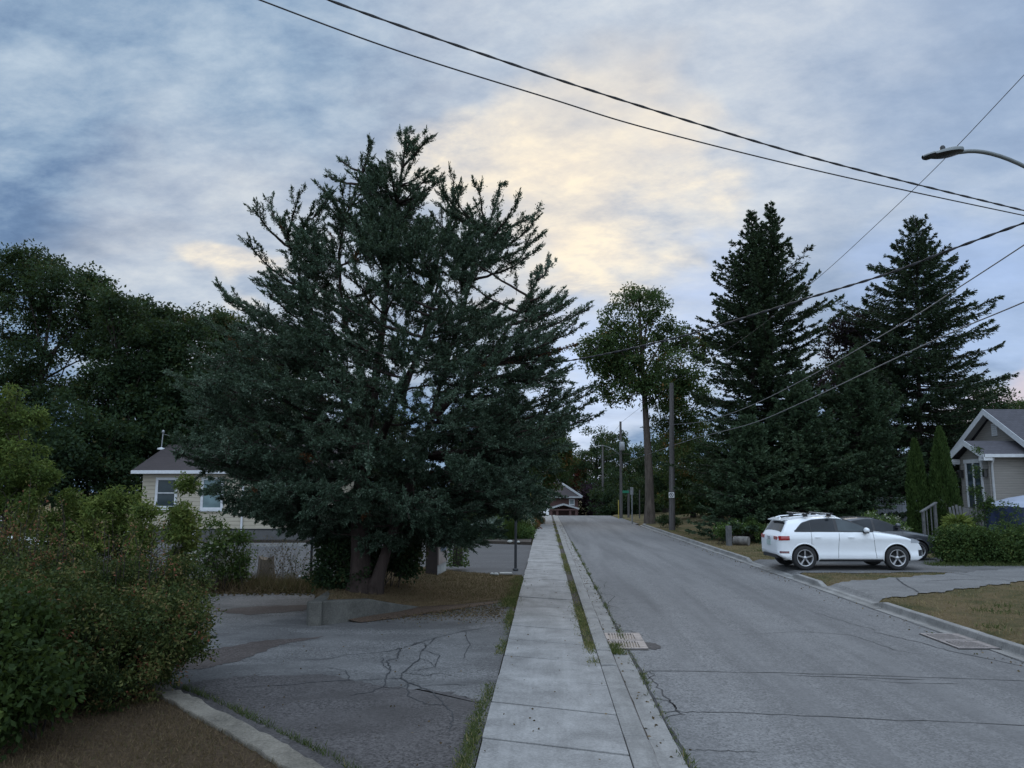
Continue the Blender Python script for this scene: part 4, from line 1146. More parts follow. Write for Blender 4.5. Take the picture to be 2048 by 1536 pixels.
shrub('flowering_shrub', 'loose shrub with pale flowers behind the grey car', 'shrub', b_, [(C(1745, 1040, 31), .4), (C(1780, 1050, 31), .45), (C(1800, 1062, 31), .4)], 130, 26, .08, .045, L_GARD, 183, clr=.15, stems=14, tint0=.68)
b_ = gp(1445, 36)
shrub('planter_shrub', 'low shrub with white blooms round the wooden post and log', 'shrub', b_, [(C(1446, 1060, 36), .32, .8), (C(1472, 1054, 36.6), .36, .7), (C(1500, 1050, 36.8), .38, .8), (C(1522, 1062, 36.6), .42, .8)], 170, 28, .10, .06, L_GARD, 184, clr=.2, stems=20, tint0=.5)
b_ = gp(1322, 53)
shrub('verge_weed', 'small dark weed clump beside the utility pole foot', 'plant', b_, [(C(1330, 1040, 53), .45, .5), (C(1352, 1042, 53), .4, .5)], 60, 26, .16, .05, L_DARK, 185, clr=.25, stems=6, tint0=.6)

# trees beyond the right lawn and far down the street
far = [
    ('pale green willowy tree behind the utility pole', 66, 1385, [(1370, 930, 2.4), (1400, 900, 2.2), (1420, 960, 2.2), (1375, 985, 2.0), (1410, 1000, 1.8), (1350, 1000, 1.4)], L_MAPLE, .62),
    ('dark tree between the maple trunk and utility pole', 82, 1330, [(1320, 930, 3.2), (1345, 900, 3.0), (1310, 980, 3.0), (1350, 970, 3.0)], L_DARK, .4),
    ('broad dark green tree behind the transformer pole', 104, 1250, [(1240, 900, 3.6), (1275, 905, 3.6), (1255, 950, 4.0), (1290, 960, 4.0), (1230, 970, 3.6), (1270, 1000, 4.0)], L_DARK, .5),
    ('round dark green tree at the end of the street', 122, 1190, [(1195, 890, 3.8), (1170, 915, 3.4), (1215, 900, 3.6), (1185, 960, 4.2), (1215, 960, 4.2), (1200, 1010, 4.2)], L_DARK, .6),
    ('nearly black purple tree right of the brick house', 118, 1180, [(1182, 985, 2.6), (1196, 1000, 2.8), (1172, 1010, 2.4), (1210, 1010, 2.8)], L_PURP, .5),
    ('tree with dark crown left of the green street sign', 96, 1225, [(1222, 1000, 2.6), (1236, 985, 2.8), (1215, 1020, 2.2), (1250, 1010, 2.6)], L_DARK, .35),
    ('dark bushy tree behind the maple trunk', 88, 1290, [(1285, 985, 3.0), (1305, 1005, 2.6), (1270, 1010, 2.6), (1325, 1010, 2.4)], L_DARK, .3),
    ('dark tree mass at the back of the right lawn', 74, 1395, [(1360, 1010, 1.8), (1385, 1015, 1.8), (1420, 1010, 2.0), (1440, 990, 2.2), (1450, 940, 2.4)], L_DARK, .45),
    ('dark tree beyond the lawn, left of the young spruces', 58, 1440, [(1440, 960, 2.4), (1425, 1000, 1.9), (1460, 900, 2.4), (1470, 980, 2.2)], L_DARK, .5),
    ('reddish leaved tree above the brick house', 140, 1150, [(1150, 945, 2.6), (1160, 935, 2.2), (1152, 970, 2.4)], L_RED, .4),
    ('tall dark tree left of the brick house', 128, 1100, [(1100, 900, 3.4), (1085, 940, 3.6), (1110, 950, 3.2), (1125, 920, 2.6), (1095, 985, 3.0)], L_DARK, .55),
    ('bright-tinged green tree overhanging the far sidewalk', 62, 1068, [(1075, 880, 2.3), (1100, 870, 1.7), (1060, 920, 2.3), (1110, 920, 1.5), (1085, 950, 1.8), (1120, 890, 1.2), (1040, 880, 2.2), (1070, 985, 1.6), (1135, 925, .9)], L_MAPLE, .6),
    ('dark tree behind the cedar right side, above the garden', 56, 1010, [(1000, 930, 2.4), (1030, 900, 2.4), (980, 880, 2.6), (1020, 970, 2.0), (960, 950, 2.2), (940, 900, 2.4)], L_DARK, .45),
    ('far green tree line peak at the right edge', 110, 2060, [(2020, 835, 2.8), (2050, 825, 3.0), (2090, 820, 3.4), (2040, 870, 3.6), (2080, 880, 4), (2000, 870, 3.4)], L_MAPLE, .55),
    ('dark tree filling the gap behind the lattice fence', 60, 1790, [(1780, 930, 3.2), (1820, 900, 3.2), (1860, 940, 3.2), (1800, 980, 3.0), (1870, 990, 3.0), (1900, 930, 3.2), (1940, 900, 3.0)], L_DARK, .3),
    ('low dark thicket behind the left garden bed', 64, 1030, [(1010, 1000, 1.6), (1040, 1005, 1.5), (980, 1005, 1.7), (1058, 1012, 1.2), (950, 1000, 1.8), (920, 1000, 1.8), (890, 1000, 1.8), (1000, 980, 1.8)], L_DARK, .5),
    ('dark thicket behind the bungalow right end', 60, 720, [(640, 990, 2.0), (690, 1000, 1.9), (740, 1000, 1.9), (800, 1000, 1.9), (850, 1000, 1.9), (760, 960, 2.2), (680, 950, 2.2), (840, 960, 2.2)], L_DARK, .4),
    ('dark undergrowth behind the tall twin spruce', 62, 1520, [(1470, 1010, 1.7), (1520, 1005, 1.8), (1570, 1005, 1.8), (1620, 1005, 1.8), (1680, 1000, 1.9), (1740, 1000, 2.0), (1640, 960, 2.2), (1540, 960, 2.2)], L_DARK, .4),
    ('dark bushes closing off the far lawn by the maple', 92, 1340, [(1300, 1018, 1.6), (1330, 1015, 1.7), (1360, 1015, 1.7), (1390, 1015, 1.8), (1270, 1020, 1.6), (1420, 1010, 1.9)], L_DARK, .35),
    ('spreading dark tree behind the grey house roof', 56, 1960, [(1930, 830, 2.4), (1965, 800, 1.9), (1985, 810, 1.6), (1950, 870, 2.6), (1915, 880, 2.6)], L_DARK, .5),
    ('dark backdrop tree between the young spruces', 56, 1600, [(1560, 900, 2.8), (1600, 930, 3.0), (1640, 900, 2.8), (1680, 950, 3.0), (1540, 980, 2.6), (1620, 1000, 2.6)], L_DARK, .35),
]
for i, (lab, D, bu, bl, mt, t0) in enumerate(far):
    b_ = gp(bu, D)
    sc = D / 60
    top = min(bl, key=lambda x: x[1])
    broadleaf('street_tree', lab, 'tree', b_, [b_, (Vector(b_) + C(bu, 960, D)) / 2, C((bu + top[0]) / 2, (top[1] + 985) / 2, D), C(top[0], top[1], D)], .2 * sc, BL(bl, D, 1.5, 200 + i), int(34 * len(bl)), 80, .2 * sc ** .7, .13 * sc ** .7, mt, B_DARK, 210 + i, clr=.62 * sc ** .5, limbs=8, group='trees down the street', tint0=t0, twigs=False)
# ------------------------------------------------------------------ cars (local frame: x forward, y left, z up)
M['white'] = paint('white_car_paint', (.80, .82, .84), .28, .7, .04)
M['grey'] = paint('grey_car_paint', (.055, .06, .07), .3, .7, .08)
M['blacktrim'] = simple('black_trim', (.018, .018, .02), .5)
M['seam'] = simple('panel_gap', (.05, .052, .056), .8)
M['carglass'] = glass('car_glass', (.018, .022, .026), .04)
M['carglass2'] = glass('front_glass', (.05, .062, .068), .04)
M['tyre'] = simple('tyre_rubber', (.02, .02, .021), .85, var=.3)
M['alloy'] = simple('alloy_rim', (.42, .42, .43), .32, .75, var=.12)
M['chrome'] = simple('bright_metal', (.55, .56, .58), .25, .9, var=.05)
M['redlamp'] = paint('red_lamp', (.32, .012, .014), .15, .9)
M['clearlamp'] = paint('clear_lamp', (.45, .48, .52), .1, .9)
M['plate'] = simple('number_plate', (.42, .50, .48), .5)
M['darkred'] = paint('reflector', (.10, .015, .02), .2, .8)

def make_car(name, label, zt, zb, prof, plan, wheels, win, paintm, detail=True, group=None):
    ZT = lambda x: float(np.interp(x, *zip(*zt))); ZB = lambda x: float(np.interp(x, *zip(*zb)))
    PR = lambda z: float(np.interp(z, *zip(*prof))); PL = lambda x: float(np.interp(x, *zip(*plan)))
    def sidey(x, z): return PL(x) * PR(z)
    def sect(x):
        t, b = ZT(x), ZB(x); r = min(.07, (t - b) * .4); zs = t - r; return b, zs, t, sidey(x, zs)
    def top(x, q, off=0.0):
        b, zs, t, y = sect(x)
        p = Vector((x, y * q, zs + (t - zs) * (1 - abs(q) ** 3.2)))
        if off:
            e = .02; b2, zs2, t2, y2 = sect(x + e); dz = (t2 - t) / e
            n = Vector((-dz, 0, 1)).normalized(); p += n * off
        return p
    x0, x1 = zt[0][0], zt[-1][0]
    root = thing(name, label, 'car', (0, 0, 0), 0, group)
    NX = 110
    us = sorted(set(list(np.linspace(x0, x1, NX)) + [p[0] for p in zt]))
    body = MB(); NS, NT = 12, 6
    def ring(x):
        b, zs, t, y = sect(x); r_ = []
        for j in range(NS + 1):
            z = b + (zs - b) * j / NS; r_.append((x, -sidey(x, z), z))
        for j in range(1, 2 * NT):
            q = -1 + j / NT; p = top(x, q); r_.append(tuple(p))
        for j in range(NS + 1):
            z = zs - (zs - b) * j / NS; r_.append((x, sidey(x, z), z))
        return r_
    rings = [ring(x) for x in us]; n = len(rings[0])
    vs = [p for r_ in rings for p in r_]
    fs = [(i * n + k, (i + 1) * n + k, (i + 1) * n + (k + 1) % n, i * n + (k + 1) % n) for i in range(len(us) - 1) for k in range(n)]
    body.add(vs, fs, 0, True)
    body.add(rings[0], [tuple(range(n))], 0); body.add(rings[-1], [tuple(range(n))[::-1]], 0)
    bo = body.build('body', [paintm, M['blacktrim'], M['seam']], root, world=False)
    bm = bmesh.new(); bm.from_mesh(bo.data); bmesh.ops.remove_doubles(bm, verts=bm.verts, dist=1e-5); bmesh.ops.recalc_face_normals(bm, faces=bm.faces); bm.to_mesh(bo.data); bm.free()
    # wheel arches cut out of the shell
    wr, ww, axf, axr = wheels
    for ax in (axf, axr):
        for s in (-1, 1):
            cm = MB(); cm.lathe([(0.001, -.36), (wr + .045, -.36), (wr + .045, .36), (.001, .36)], (ax, s * .80, wr + .005), 'y', 40, 1, False)
            co = cm.build('cutter', [paintm, M['blacktrim']], None)
            bm = bmesh.new(); bm.from_mesh(co.data); bmesh.ops.remove_doubles(bm, verts=bm.verts, dist=1e-4); bmesh.ops.recalc_face_normals(bm, faces=bm.faces); bm.to_mesh(co.data); bm.free()
            md = bo.modifiers.new('arch', 'BOOLEAN'); md.object = co; md.operation = 'DIFFERENCE'; md.solver = 'EXACT'
            dg = bpy.context.evaluated_depsgraph_get(); dg.update()
            me = bpy.data.meshes.new_from_object(bo.evaluated_get(dg))
            bo.modifiers.clear(); bo.data = me
            bpy.data.objects.remove(co)
    def side_panel(part, xa, xb, zlo, zhi, off, mat_, s, nx=14, nz=5, parent=root):
        mb = MB()
        def fn(u, v):
            x = xa + (xb - xa) * u; a, b = zlo(x), zhi(x); z = a + (b - a) * v
            return (x, s * (sidey(x, z) + off), z)
        mb.grid(fn, [i / nx for i in range(nx + 1)], [i / nz for i in range(nz + 1)])
        mb.grid(lambda u, v: tuple(Vector(fn(u, v)) - Vector((0, s * .02, 0))), [i / nx for i in range(nx + 1)], [0, 1])
        return mb.build(part, mat_, parent, world=False)
    wl, wh = win['lo'], win['hi']
    WL = lambda x: float(np.interp(x, *zip(*wl))); WH = lambda x: float(np.interp(x, *zip(*wh)))
    for s in (-1, 1):
        side_panel('window_trim', wl[0][0] - .03, wl[-1][0] + .03, lambda x: WL(x) - .018, lambda x: max(WL(x) - .017, WH(np.clip(x, wh[0][0], wh[-1][0])) + .022), .004, M['blacktrim'], s, 40)
        for (a, b, mt) in win['panes']:
            side_panel('side_window', a, b, WL, lambda x: max(WL(x) + .001, WH(x)), .009, mt, s, 20)
    # door gaps, sill and handles
    for s in (-1, 1):
        for xg, za, zb_ in win['gaps']:
            mb = MB(); zz = np.linspace(za, zb_, 12); f = lambda u, v: (xg(zz[int(round(u * 11))]) + .011 * (v - .5), s * (sidey(xg(zz[int(round(u * 11))]), zz[int(round(u * 11))]) + .0035), zz[int(round(u * 11))])
            mb.grid(f, [i / 11 for i in range(12)], [0, 1], 0, False); mb.build('door_gap', M['seam'], root, world=False)
        side_panel('sill_cladding', axr + wr + .06, axf - wr - .06, lambda x: ZB(x) - .01, lambda x: ZB(x) + .055, .006, M['blacktrim'], s, 10, 2)
        for hx in win['handles']:
            y = s * (sidey(hx, .98) + .018)
            mb = MB(); mb.box((hx, y, .985), (.19, .022, .028)); mb.build('door_handle', paintm, root, world=False, bevel=.009)
        mx = win['mirror']
        my = s * (sidey(mx, 1.15) + .10)
        mb = MB(); mb.grid(lambda u, v: (mx + .09 * math.cos(u) * math.sin(v) * (1.25 if math.cos(u) > 0 else .7), my + .10 * math.cos(v), 1.20 + .085 * math.sin(u) * math.sin(v)), np.linspace(0, 2 * PI, 17), np.linspace(.02, PI - .02, 9))
        mr = mb.build('wing_mirror', paintm, root, world=False)
        mb = MB(); mb.bar((mx - .02, my - s * .16, 1.145), (mx, my, 1.155), .06, .04); mb.box((mx + .0, my, 1.125), (.13, .15, .03)); mb.build('mirror_foot', M['blacktrim'], mr, world=False)
    # glass across the body: windscreen and rear window
    for nm, xa, xb, q in win['screens']:
        mb = MB(); mb.grid(lambda u, v: tuple(top(xa + (xb - xa) * u, v, .005)), [i / 12 for i in range(13)], [-q + 2 * q * i / 12 for i in range(13)])
        mb.build(nm, M['carglass'], root, world=False)
    # lamps
    for s in (-1, 1):
        a, b, zl, zh = win['tail']
        tl = side_panel('tail_light', a, b, zl, zh, .008, M['redlamp'], s, 10, 3)
        mb = MB(); mb.box((x0 + .012, s * .60, (zl(a) + zh(a)) / 2), (.03, .30, zh(a) - zl(a) - .03)); mb.build('tail_light', M['redlamp'], root, world=False, bevel=.01)
        a, b, zl, zh = win['head']
        side_panel('headlight', a, b, zl, zh, .006, M['clearlamp'], s, 8, 3)
        a, b, zl, zh = win['refl']
        side_panel('bumper_reflector', a, b, zl, zh, .006, M['darkred'], s, 6, 2)
        side_panel('front_vent', x1 - .22, x1 - .06, lambda x: .42, lambda x: .60, .006, M['blacktrim'], s, 4, 2)
    mb = MB(); mb.box((x0 - .006, 0, .80), (.02, .34, .16)); mb.build('number_plate', M['plate'], root, world=False)
    mb = MB(); mb.box((x0 + .04, 0, .40), (.06, 1.25, .10)); 
    for s in (-1, 1): mb.tube([(x0 + .02, s * .55, .37), (x0 + .25, s * .55, .38)], .045, 10)
    mb.build('rear_skirt', M['blacktrim'], root, world=False)
    mb = MB(); mb.box((x1 - .01, 0, .62), (.05, .8, .34)); mb.build('grille', M['blacktrim'], root, world=False, bevel=.02)
    for ax in (axf, axr):
        for s in (-1, 1):
            pts = []
            for a in np.linspace(-.12, PI + .12, 29):
                x = ax + (wr + .065) * math.cos(a); z = wr + .005 + (wr + .065) * math.sin(a)
                pts.append((x, s * (sidey(x, z) - .004), z))
            mb = MB(); mb.tube(pts, .022, 6); mb.build('wheel_arch_lip', paintm, root, world=False)
        side = None
    for s in (-1, 1):
        side_panel('sill_accent', axr + wr + .12, axf - wr - .1, lambda x: ZB(x) + .075, lambda x: ZB(x) + .10, .012, paintm, s, 10, 2)
    # wheels
    for ax in (axf, axr):
        for s in (-1, 1):
            wy = .80 + (.02 if s < 0 else -.02) * 0
            w = thing_part('wheel', root, (ax, s * wy, wr))
            mb = MB(); r = wr; mb.lathe([(r * .66, -ww / 2 + .02), (r * .9, -ww / 2), (r * .985, -ww / 2 + .03), (r, -ww / 4), (r, ww / 4), (r * .985, ww / 2 - .03), (r * .9, ww / 2), (r * .66, ww / 2 - .02)], (0, 0, 0), 'y', 40)
            mb.build('tyre', M['tyre'], w, world=False)
            mb = MB(); ro = r * .69
            mb.lathe([(ro, s * (ww / 2 - .005)), (ro - .018, s * (ww / 2)), (ro - .03, s * (ww / 2 - .03)), (ro - .05, -s * (ww / 2 - .03))], (0, 0, 0), 'y', 36)
            mb.lathe([(.001, s * (ww / 2 - .005)), (.05, s * (ww / 2 - .008)), (.065, s * (ww / 2 - .035)), (.066, 0)], (0, 0, 0), 'y', 20)
            for k in range(5):
                a0 = 2 * PI * k / 5 + .3
                d = Vector((math.cos(a0), 0, math.sin(a0))); t = Vector((-math.sin(a0), 0, math.cos(a0)))
                y1, y2 = s * (ww / 2 - .022), s * (ww / 2 - .012)
                for sg in win.get('spoke', ((0, .034, .052),)):
                    o_, wi, wo = sg
                    pts = []
                    for rr_, wd, yy_ in ((.045, wi, y1), (ro - .02, wo, y2)):
                        for sd_ in (-1, 1):
                            for dy in (0, -s * .04):
                                pts.append(d * rr_ + t * (o_ * (rr_ / ro) + sd_ * wd / 2) + Vector((0, yy_ + dy, 0)))
                    mb.add(pts, [(0, 2, 6, 4), (0, 4, 5, 1), (2, 3, 7, 6), (1, 5, 7, 3), (4, 6, 7, 5)], 0)
            mb.build('rim', M['alloy'], w, world=False)
            mb = MB(); mb.lathe([(.001, s * .01), (wr * .5, s * .012), (wr * .5, -s * .01), (.001, -s * .01)], (0, s * .03, 0), 'y', 24); mb.build('brake_disc', M['tyre'], w, world=False)
    return root, top, sidey

def thing_part(name, parent, loc):
    o = bpy.data.objects.new(name, None); COL.objects.link(o); o.parent = parent; o.location = loc; o.empty_display_size = .1
    return o

K = lambda v: (lambda x: v)
suv_win = dict(
    lo=[(-1.66, 1.165), (.70, 1.155)], hi=[(-1.66, 1.17), (-1.56, 1.28), (-1.42, 1.40), (-1.1, 1.495), (-.6, 1.535), (-.3, 1.53), (-.05, 1.49), (.3, 1.36), (.70, 1.157)],
    panes=[(-1.63, -1.19, M['carglass']), (-1.165, -.44, M['carglass']), (-.345, .65, M['carglass2'])],
    gaps=[(lambda z: -1.19 + .30 * max(0, .75 - z) ** 1.0, .42, 1.14), (lambda z: -.40 + .08 * (z - .3), .33, 1.14), (lambda z: .78 - .10 * (z - .3), .33, 1.12),],
    handles=[-1.0, .02], mirror=.46, screens=[('windscreen', -.14, .76, .88), ('rear_window', -2.055, -1.885, .86)],
    tail=(-2.17, -1.86, lambda x: .885 + .05 * (x + 2.17), lambda x: 1.02 + .01 * (x + 2.17)), head=(1.86, 2.16, lambda x: .80 + .05 * (2.16 - x), lambda x: min(.945, .86 + .36 * (2.16 - x))),
    refl=(-2.15, -1.88, K(.50), K(.565)))
suv, stop_, sside = make_car('parked_suv', 'shiny white SUV with roof bars parked side-on in the right driveway',
    zt=[(-2.20, .62), (-2.19, .97), (-2.14, 1.06), (-2.07, 1.145), (-1.88, 1.46), (-1.86, 1.51), (-1.5, 1.57), (-1.0, 1.615), (-.5, 1.63), (-.2, 1.61), (.15, 1.49), (.8, 1.175), (1.1, 1.14), (1.6, 1.06), (1.95, .96), (2.15, .85), (2.29, .68), (2.33, .55)],
    zb=[(-2.20, .55), (-2.17, .44), (-1.9, .31), (-1.4, .27), (1.6, .27), (2.1, .29), (2.33, .40)],
    prof=[(.22, .87), (.30, .90), (.40, .925), (.47, .918), (.56, .905), (.70, .912), (.84, .922), (.955, .95), (.985, .935), (1.03, .925), (1.12, .905), (1.18, .87), (1.45, .735), (1.60, .65)],
    plan=[(-2.20, .80), (-2.17, .87), (-2.1, .93), (-1.95, .975), (-1.6, 1), (1.3, 1), (1.8, .965), (2.1, .89), (2.25, .80), (2.33, .68)],
    wheels=(.365, .245, 1.41, -1.41), win=suv_win, paintm=M['white'])
for s in (-1, 1):
    mb = MB(); mb.tube([(-1.75, s * .60, 1.545), (-1.6, s * .62, 1.59), (-1.0, s * .63, 1.635), (-.45, s * .62, 1.645), (-.3, s * .61, 1.60)], .018, 8); mb.build('roof_rail', M['white'], suv, world=False)
for xb_ in (-1.25, -.52):
    mb = MB(); mb.bar((xb_, -.84, 1.70), (xb_, .84, 1.70), .085, .03); cb = mb.build('roof_bar', M['chrome'], suv, world=False, bevel=.01)
    for s in (-1, 1):
        mb = MB(); mb.prism([(xb_ - .07, s * .60 - .05), (xb_ + .07, s * .60 - .05), (xb_ + .07, s * .60 + .05), (xb_ - .07, s * .60 + .05)], 1.60, 1.684); mb.build('bar_foot', M['blacktrim'], cb, world=False)
        mb = MB(); mb.box((xb_, s * .86, 1.70), (.095, .04, .045)); mb.build('end_cap', M['blacktrim'], cb, world=False)
mb = MB(); mb.prism([(-2.00, -.62), (-1.80, -.66), (-1.80, .66), (-2.00, .62)], [1.47, 1.52, 1.52, 1.47], [1.495, 1.555, 1.555, 1.495]); mb.build('roof_spoiler', M['white'], suv, world=False, bevel=.008)
mb = MB()
for k in range(4):
    mb.lathe([(.045 + .008 * math.cos(a), .004 * math.sin(a)) for a in np.linspace(0, 2 * PI, 7)], (-2.203, -.105 + .07 * k, .93), 'x', 16)
mb.build('emblem', M['chrome'], suv, world=False)
mb = MB(); mb.tube([(-1.80, 0, 1.55), (-1.87, 0, 1.60)], .02, 6); mb.build('aerial', M['white'], suv, world=False)

gw = dict(suv_win)
gw.update(lo=[(-1.35, 1.02), (.85, 1.01)], hi=[(-1.35, 1.03), (-1.2, 1.2), (-.9, 1.33), (-.4, 1.40), (0, 1.385), (.35, 1.28), (.85, 1.012)],
    panes=[(-1.3, -.95, M['carglass']), (-.92, -.22, M['carglass']), (-.14, .8, M['carglass'])],
    gaps=[(lambda z: -.2 + .06 * (z - .3), .33, 1.0), (lambda z: .85 - .1 * (z - .3), .33, 1.0)], handles=[-.8, .1], mirror=.62,
    screens=[('windscreen', .02, .93, .88), ('rear_window', -2.0, -1.55, .85)],
    tail=(-2.1, -1.85, K(.80), K(.95)), head=(1.82, 2.10, lambda x: .66, lambda x: .80), refl=(-2.1, -1.9, K(.48), K(.53)),
    spoke=((-.035, .022, .022), (.035, .022, .022)))
gcar, _, _ = make_car('parked_hatchback', 'dark grey hatchback half hidden behind the white SUV', 
    zt=[(-2.12, .55), (-2.10, .92), (-2.0, 1.0), (-1.55, 1.34), (-1.2, 1.44), (-.6, 1.49), (-.1, 1.475), (.1, 1.43), (.95, 1.03), (1.3, .98), (1.75, .89), (2.0, .78), (2.12, .6), (2.15, .5)],
    zb=[(-2.12, .48), (-2.0, .36), (-1.5, .2), (1.5, .2), (2.0, .24), (2.15, .36)],
    prof=[(.18, .82), (.3, .87), (.5, .90), (.75, .905), (.92, .89), (1.0, .86), (1.35, .69), (1.46, .6)],
    plan=[(-2.12, .82), (-2.0, .93), (-1.6, 1), (1.2, 1), (1.7, .965), (1.98, .88), (2.1, .76), (2.15, .66)],
    wheels=(.325, .22, 1.32, -1.32), win=gw, paintm=M['grey'])

def place_car(o, xc, D, z, yaw=0.0):
    o.location = W(xc, D, z); o.rotation_euler = (0, 0, YAW + yaw)
# hidden white car in the lot: a copy of the SUV with all its parts
wcar = copy_tree(suv); wcar['label'] = 'white parked car glimpsed through the fence behind the olive bush'; wcar.name = 'parked_car'
sx = (ray(1605, 1137)[0] + ray(1787, 1133)[0]) / 2 * 24.0
sx += .12
place_car(suv, sx, 24.0 + .90, Hz(*W(sx, 24.9).xy) + .02)
gx = ray(1838, 1100)[0] * 27.4 - 1.32
place_car(gcar, gx, 27.4 + .88, Hz(*W(gx, 28.3).xy) + .02)
wx = ray(107, 1087)[0] * 25.0 - 2.3
place_car(wcar, wx, 25.9, -.06)
# ------------------------------------------------------------------ buildings and street furniture
M['cream'] = siding('cream_siding', (.43, .385, .30), .2)
M['greysid'] = siding('grey_siding', (.26, .245, .225), .115)
M['shingle'] = shingle('dark_shingle', (.042, .033, .034))
M['shingle2'] = shingle('grey_shingle', (.06, .058, .068))
M['trim'] = simple('white_trim', (.52, .535, .55), .5, var=.1)
M['soffit'] = simple('soffit', (.40, .40, .40), .6, var=.08)
M['wglass'] = glass('window_glass', (.03, .045, .05), .04)
M['wglass2'] = glass('pale_window_glass', (.13, .19, .20), .08)
M['found'] = concrete('foundation', (.10, .10, .10), .3, .4)
M['dimtrim'] = simple('weathered_trim', (.36, .37, .38), .6)
M['brick'] = simple('dark_brick', (.085, .045, .04), .85, var=.35, nscale=12)
M['wood'] = simple('grey_wood', (.10, .10, .10), .85, var=.3, nscale=5, bumps=.4)
M['fencew'] = simple('pale_fence_board', (.27, .29, .32), .8, var=.2, nscale=4)
M['darkwood'] = simple('dark_brown_board', (.035, .026, .024), .7, var=.3)
M['panelw'] = simple('lit_plywood', (.30, .25, .22), .75, var=.2, nscale=4)  # light on the road-facing boards put into this paler tone
M['bluep'] = simple('slate_blue_panel', (.10, .13, .165), .5, var=.15)
M['steel'] = simple('galvanised_steel', (.30, .31, .32), .45, .6, var=.15)
M['blackst'] = simple('black_steel', (.022, .024, .026), .5, .2, var=.2)
M['wire'] = simple('cable', (.02, .02, .023), .6, var=.1)
M['wire2'] = simple('grey_cable', (.16, .16, .17), .6, var=.1)
M['lampgrey'] = simple('lamp_grey', (.15, .165, .165), .45, .2, var=.1)
M['lamplens'] = glass('lamp_lens', (.03, .03, .032), .25)
M['signw'] = simple('sign_white', (.72, .72, .72), .4, var=.04)
M['signk'] = simple('sign_black', (.02, .02, .02), .4)
M['signr'] = simple('sign_red', (.45, .03, .03), .4)
M['signg'] = simple('sign_green', (.02, .17, .10), .4)
M['signb'] = simple('sign_blue', (.10, .32, .55), .4)
M['yellow'] = simple('yellow_guard', (.36, .28, .05), .5)
M['navy'] = simple('navy_tarp', (.012, .022, .06), .55, var=.25, nscale=3, bumps=.3)
M['littarp'] = simple('skylit_tarp', (.24, .28, .36), .5, var=.1, nscale=3)  # cover's top painted paler for the sky light falling on it
M['stump'] = bark('stump_wood', (.16, .13, .10), 6)
M['log'] = bark('grey_log', (.18, .168, .155), 5, .4)
M['plastic'] = simple('white_plastic', (.55, .57, .6), .4, var=.15)
M['mesh'] = simple('fence_wire', (.09, .09, .09), .5, .5)
M['stone'] = concrete('pale_stone', (.33, .33, .31), .4, .4)

def XZ(u, v, D): a, up = ray(u, v); return a * D, CAMH + up * D
def local_thing(name, label, cat, xc, D, z=0.0):
    return thing(name, label, cat, W(xc, D, z), YAW)

def window(root, cx, z0, z1, w, ywall, fr=.11, pane=None, mullion=True, face='-y', rail=True):
    """framed sash window standing on a wall plane y = ywall (or x = ywall); parts of root (local)"""
    def T(a, h, d): return (a, ywall - d, h) if face == '-y' else (ywall - d, a, h)
    def bx(mb, a, h, sa, sh, d, th):
        c = T(a, h, d); size = (sa, th, sh) if face == '-y' else (th, sa, sh); mb.box(c, size)
    mb = MB()
    bx(mb, cx - w / 2 + fr / 2, (z0 + z1) / 2, fr, z1 - z0, .03, .06); bx(mb, cx + w / 2 - fr / 2, (z0 + z1) / 2, fr, z1 - z0, .03, .06)
    bx(mb, cx, z1 - fr / 2, w - 2 * fr, fr, .03, .06); bx(mb, cx, z0 + fr / 2, w - 2 * fr, fr, .03, .06)
    f = mb.build('window_frame', M['trim'], root, world=False, bevel=.006)
    mb = MB(); bx(mb, cx, (z0 + z1) / 2, w - 2 * fr, z1 - z0 - 2 * fr, .0, .04); mb.build('pane', pane or M['wglass'], f, world=False)
    if rail:
        mb = MB(); bx(mb, cx, (z0 + z1) / 2, w - 2 * fr, .05, .028, .03); mb.build('sash_rail', M['trim'], f, world=False)
    mb = MB(); bx(mb, cx, z0 - .035, w + .1, .06, .05, .12); mb.build('sill', M['trim'], f, world=False)
    return f

# pale bungalow on the left
D0 = 40.0
xl = XZ(283, 1000, D0)[0]; xr = XZ(655, 1000, D0)[0]
ox = (xl + xr) / 2; hw = (xr - xl) / 2; dep = 7.4; zb_, ze = .62, 3.48
bung = local_thing('bungalow', 'pale cream-sided bungalow with dark roof behind the fence and cedar', 'house', ox, D0 + dep / 2)
zg = Hz(*W(ox, D0).xy)
bung.location.z = 0
mb = MB(); mb.box((0, 0, (zb_ + ze) / 2), (2 * hw, dep, ze - zb_))
mb.add([(-hw, -dep / 2, ze), (-hw, dep / 2, ze), (-hw, 0, ze + 1.5), (hw, -dep / 2, ze), (hw, dep / 2, ze), (hw, 0, ze + 1.5)], [(0, 2, 1), (3, 4, 5)])
mb.build('wall', M['cream'], bung, world=False)
mb = MB(); mb.box((0, 0, .28), (2 * hw - .06, dep - .06, .68)); mb.build('foundation', M['found'], bung, world=False)
mb = MB(); ov = .42; og = .42
for s in (-1, 1):
    a = [(-hw - og, s * (dep / 2 + ov), ze - .02), (hw + og, s * (dep / 2 + ov), ze - .02), (hw + og, 0, ze + 1.56), (-hw - og, 0, ze + 1.56)]
    b = [(x, y, z + .12) for x, y, z in a]
    mb.add(a + b, [(0, 1, 2, 3), (4, 5, 6, 7), (0, 1, 5, 4), (1, 2, 6, 5), (0, 3, 7, 4)])
rf = mb.build('roof', M['shingle'], bung, world=False)
mb = MB(); mb.box((0, -dep / 2 - ov - .03, ze + .02), (2 * (hw + og), .07, .17)); mb.build('gutter', M['trim'], bung, world=False, bevel=.01)
mb = MB(); mb.box((0, -dep / 2 - ov / 2, ze - .05), (2 * (hw + og), ov - .05, .03)); mb.build('soffit', M['soffit'], bung, world=False)
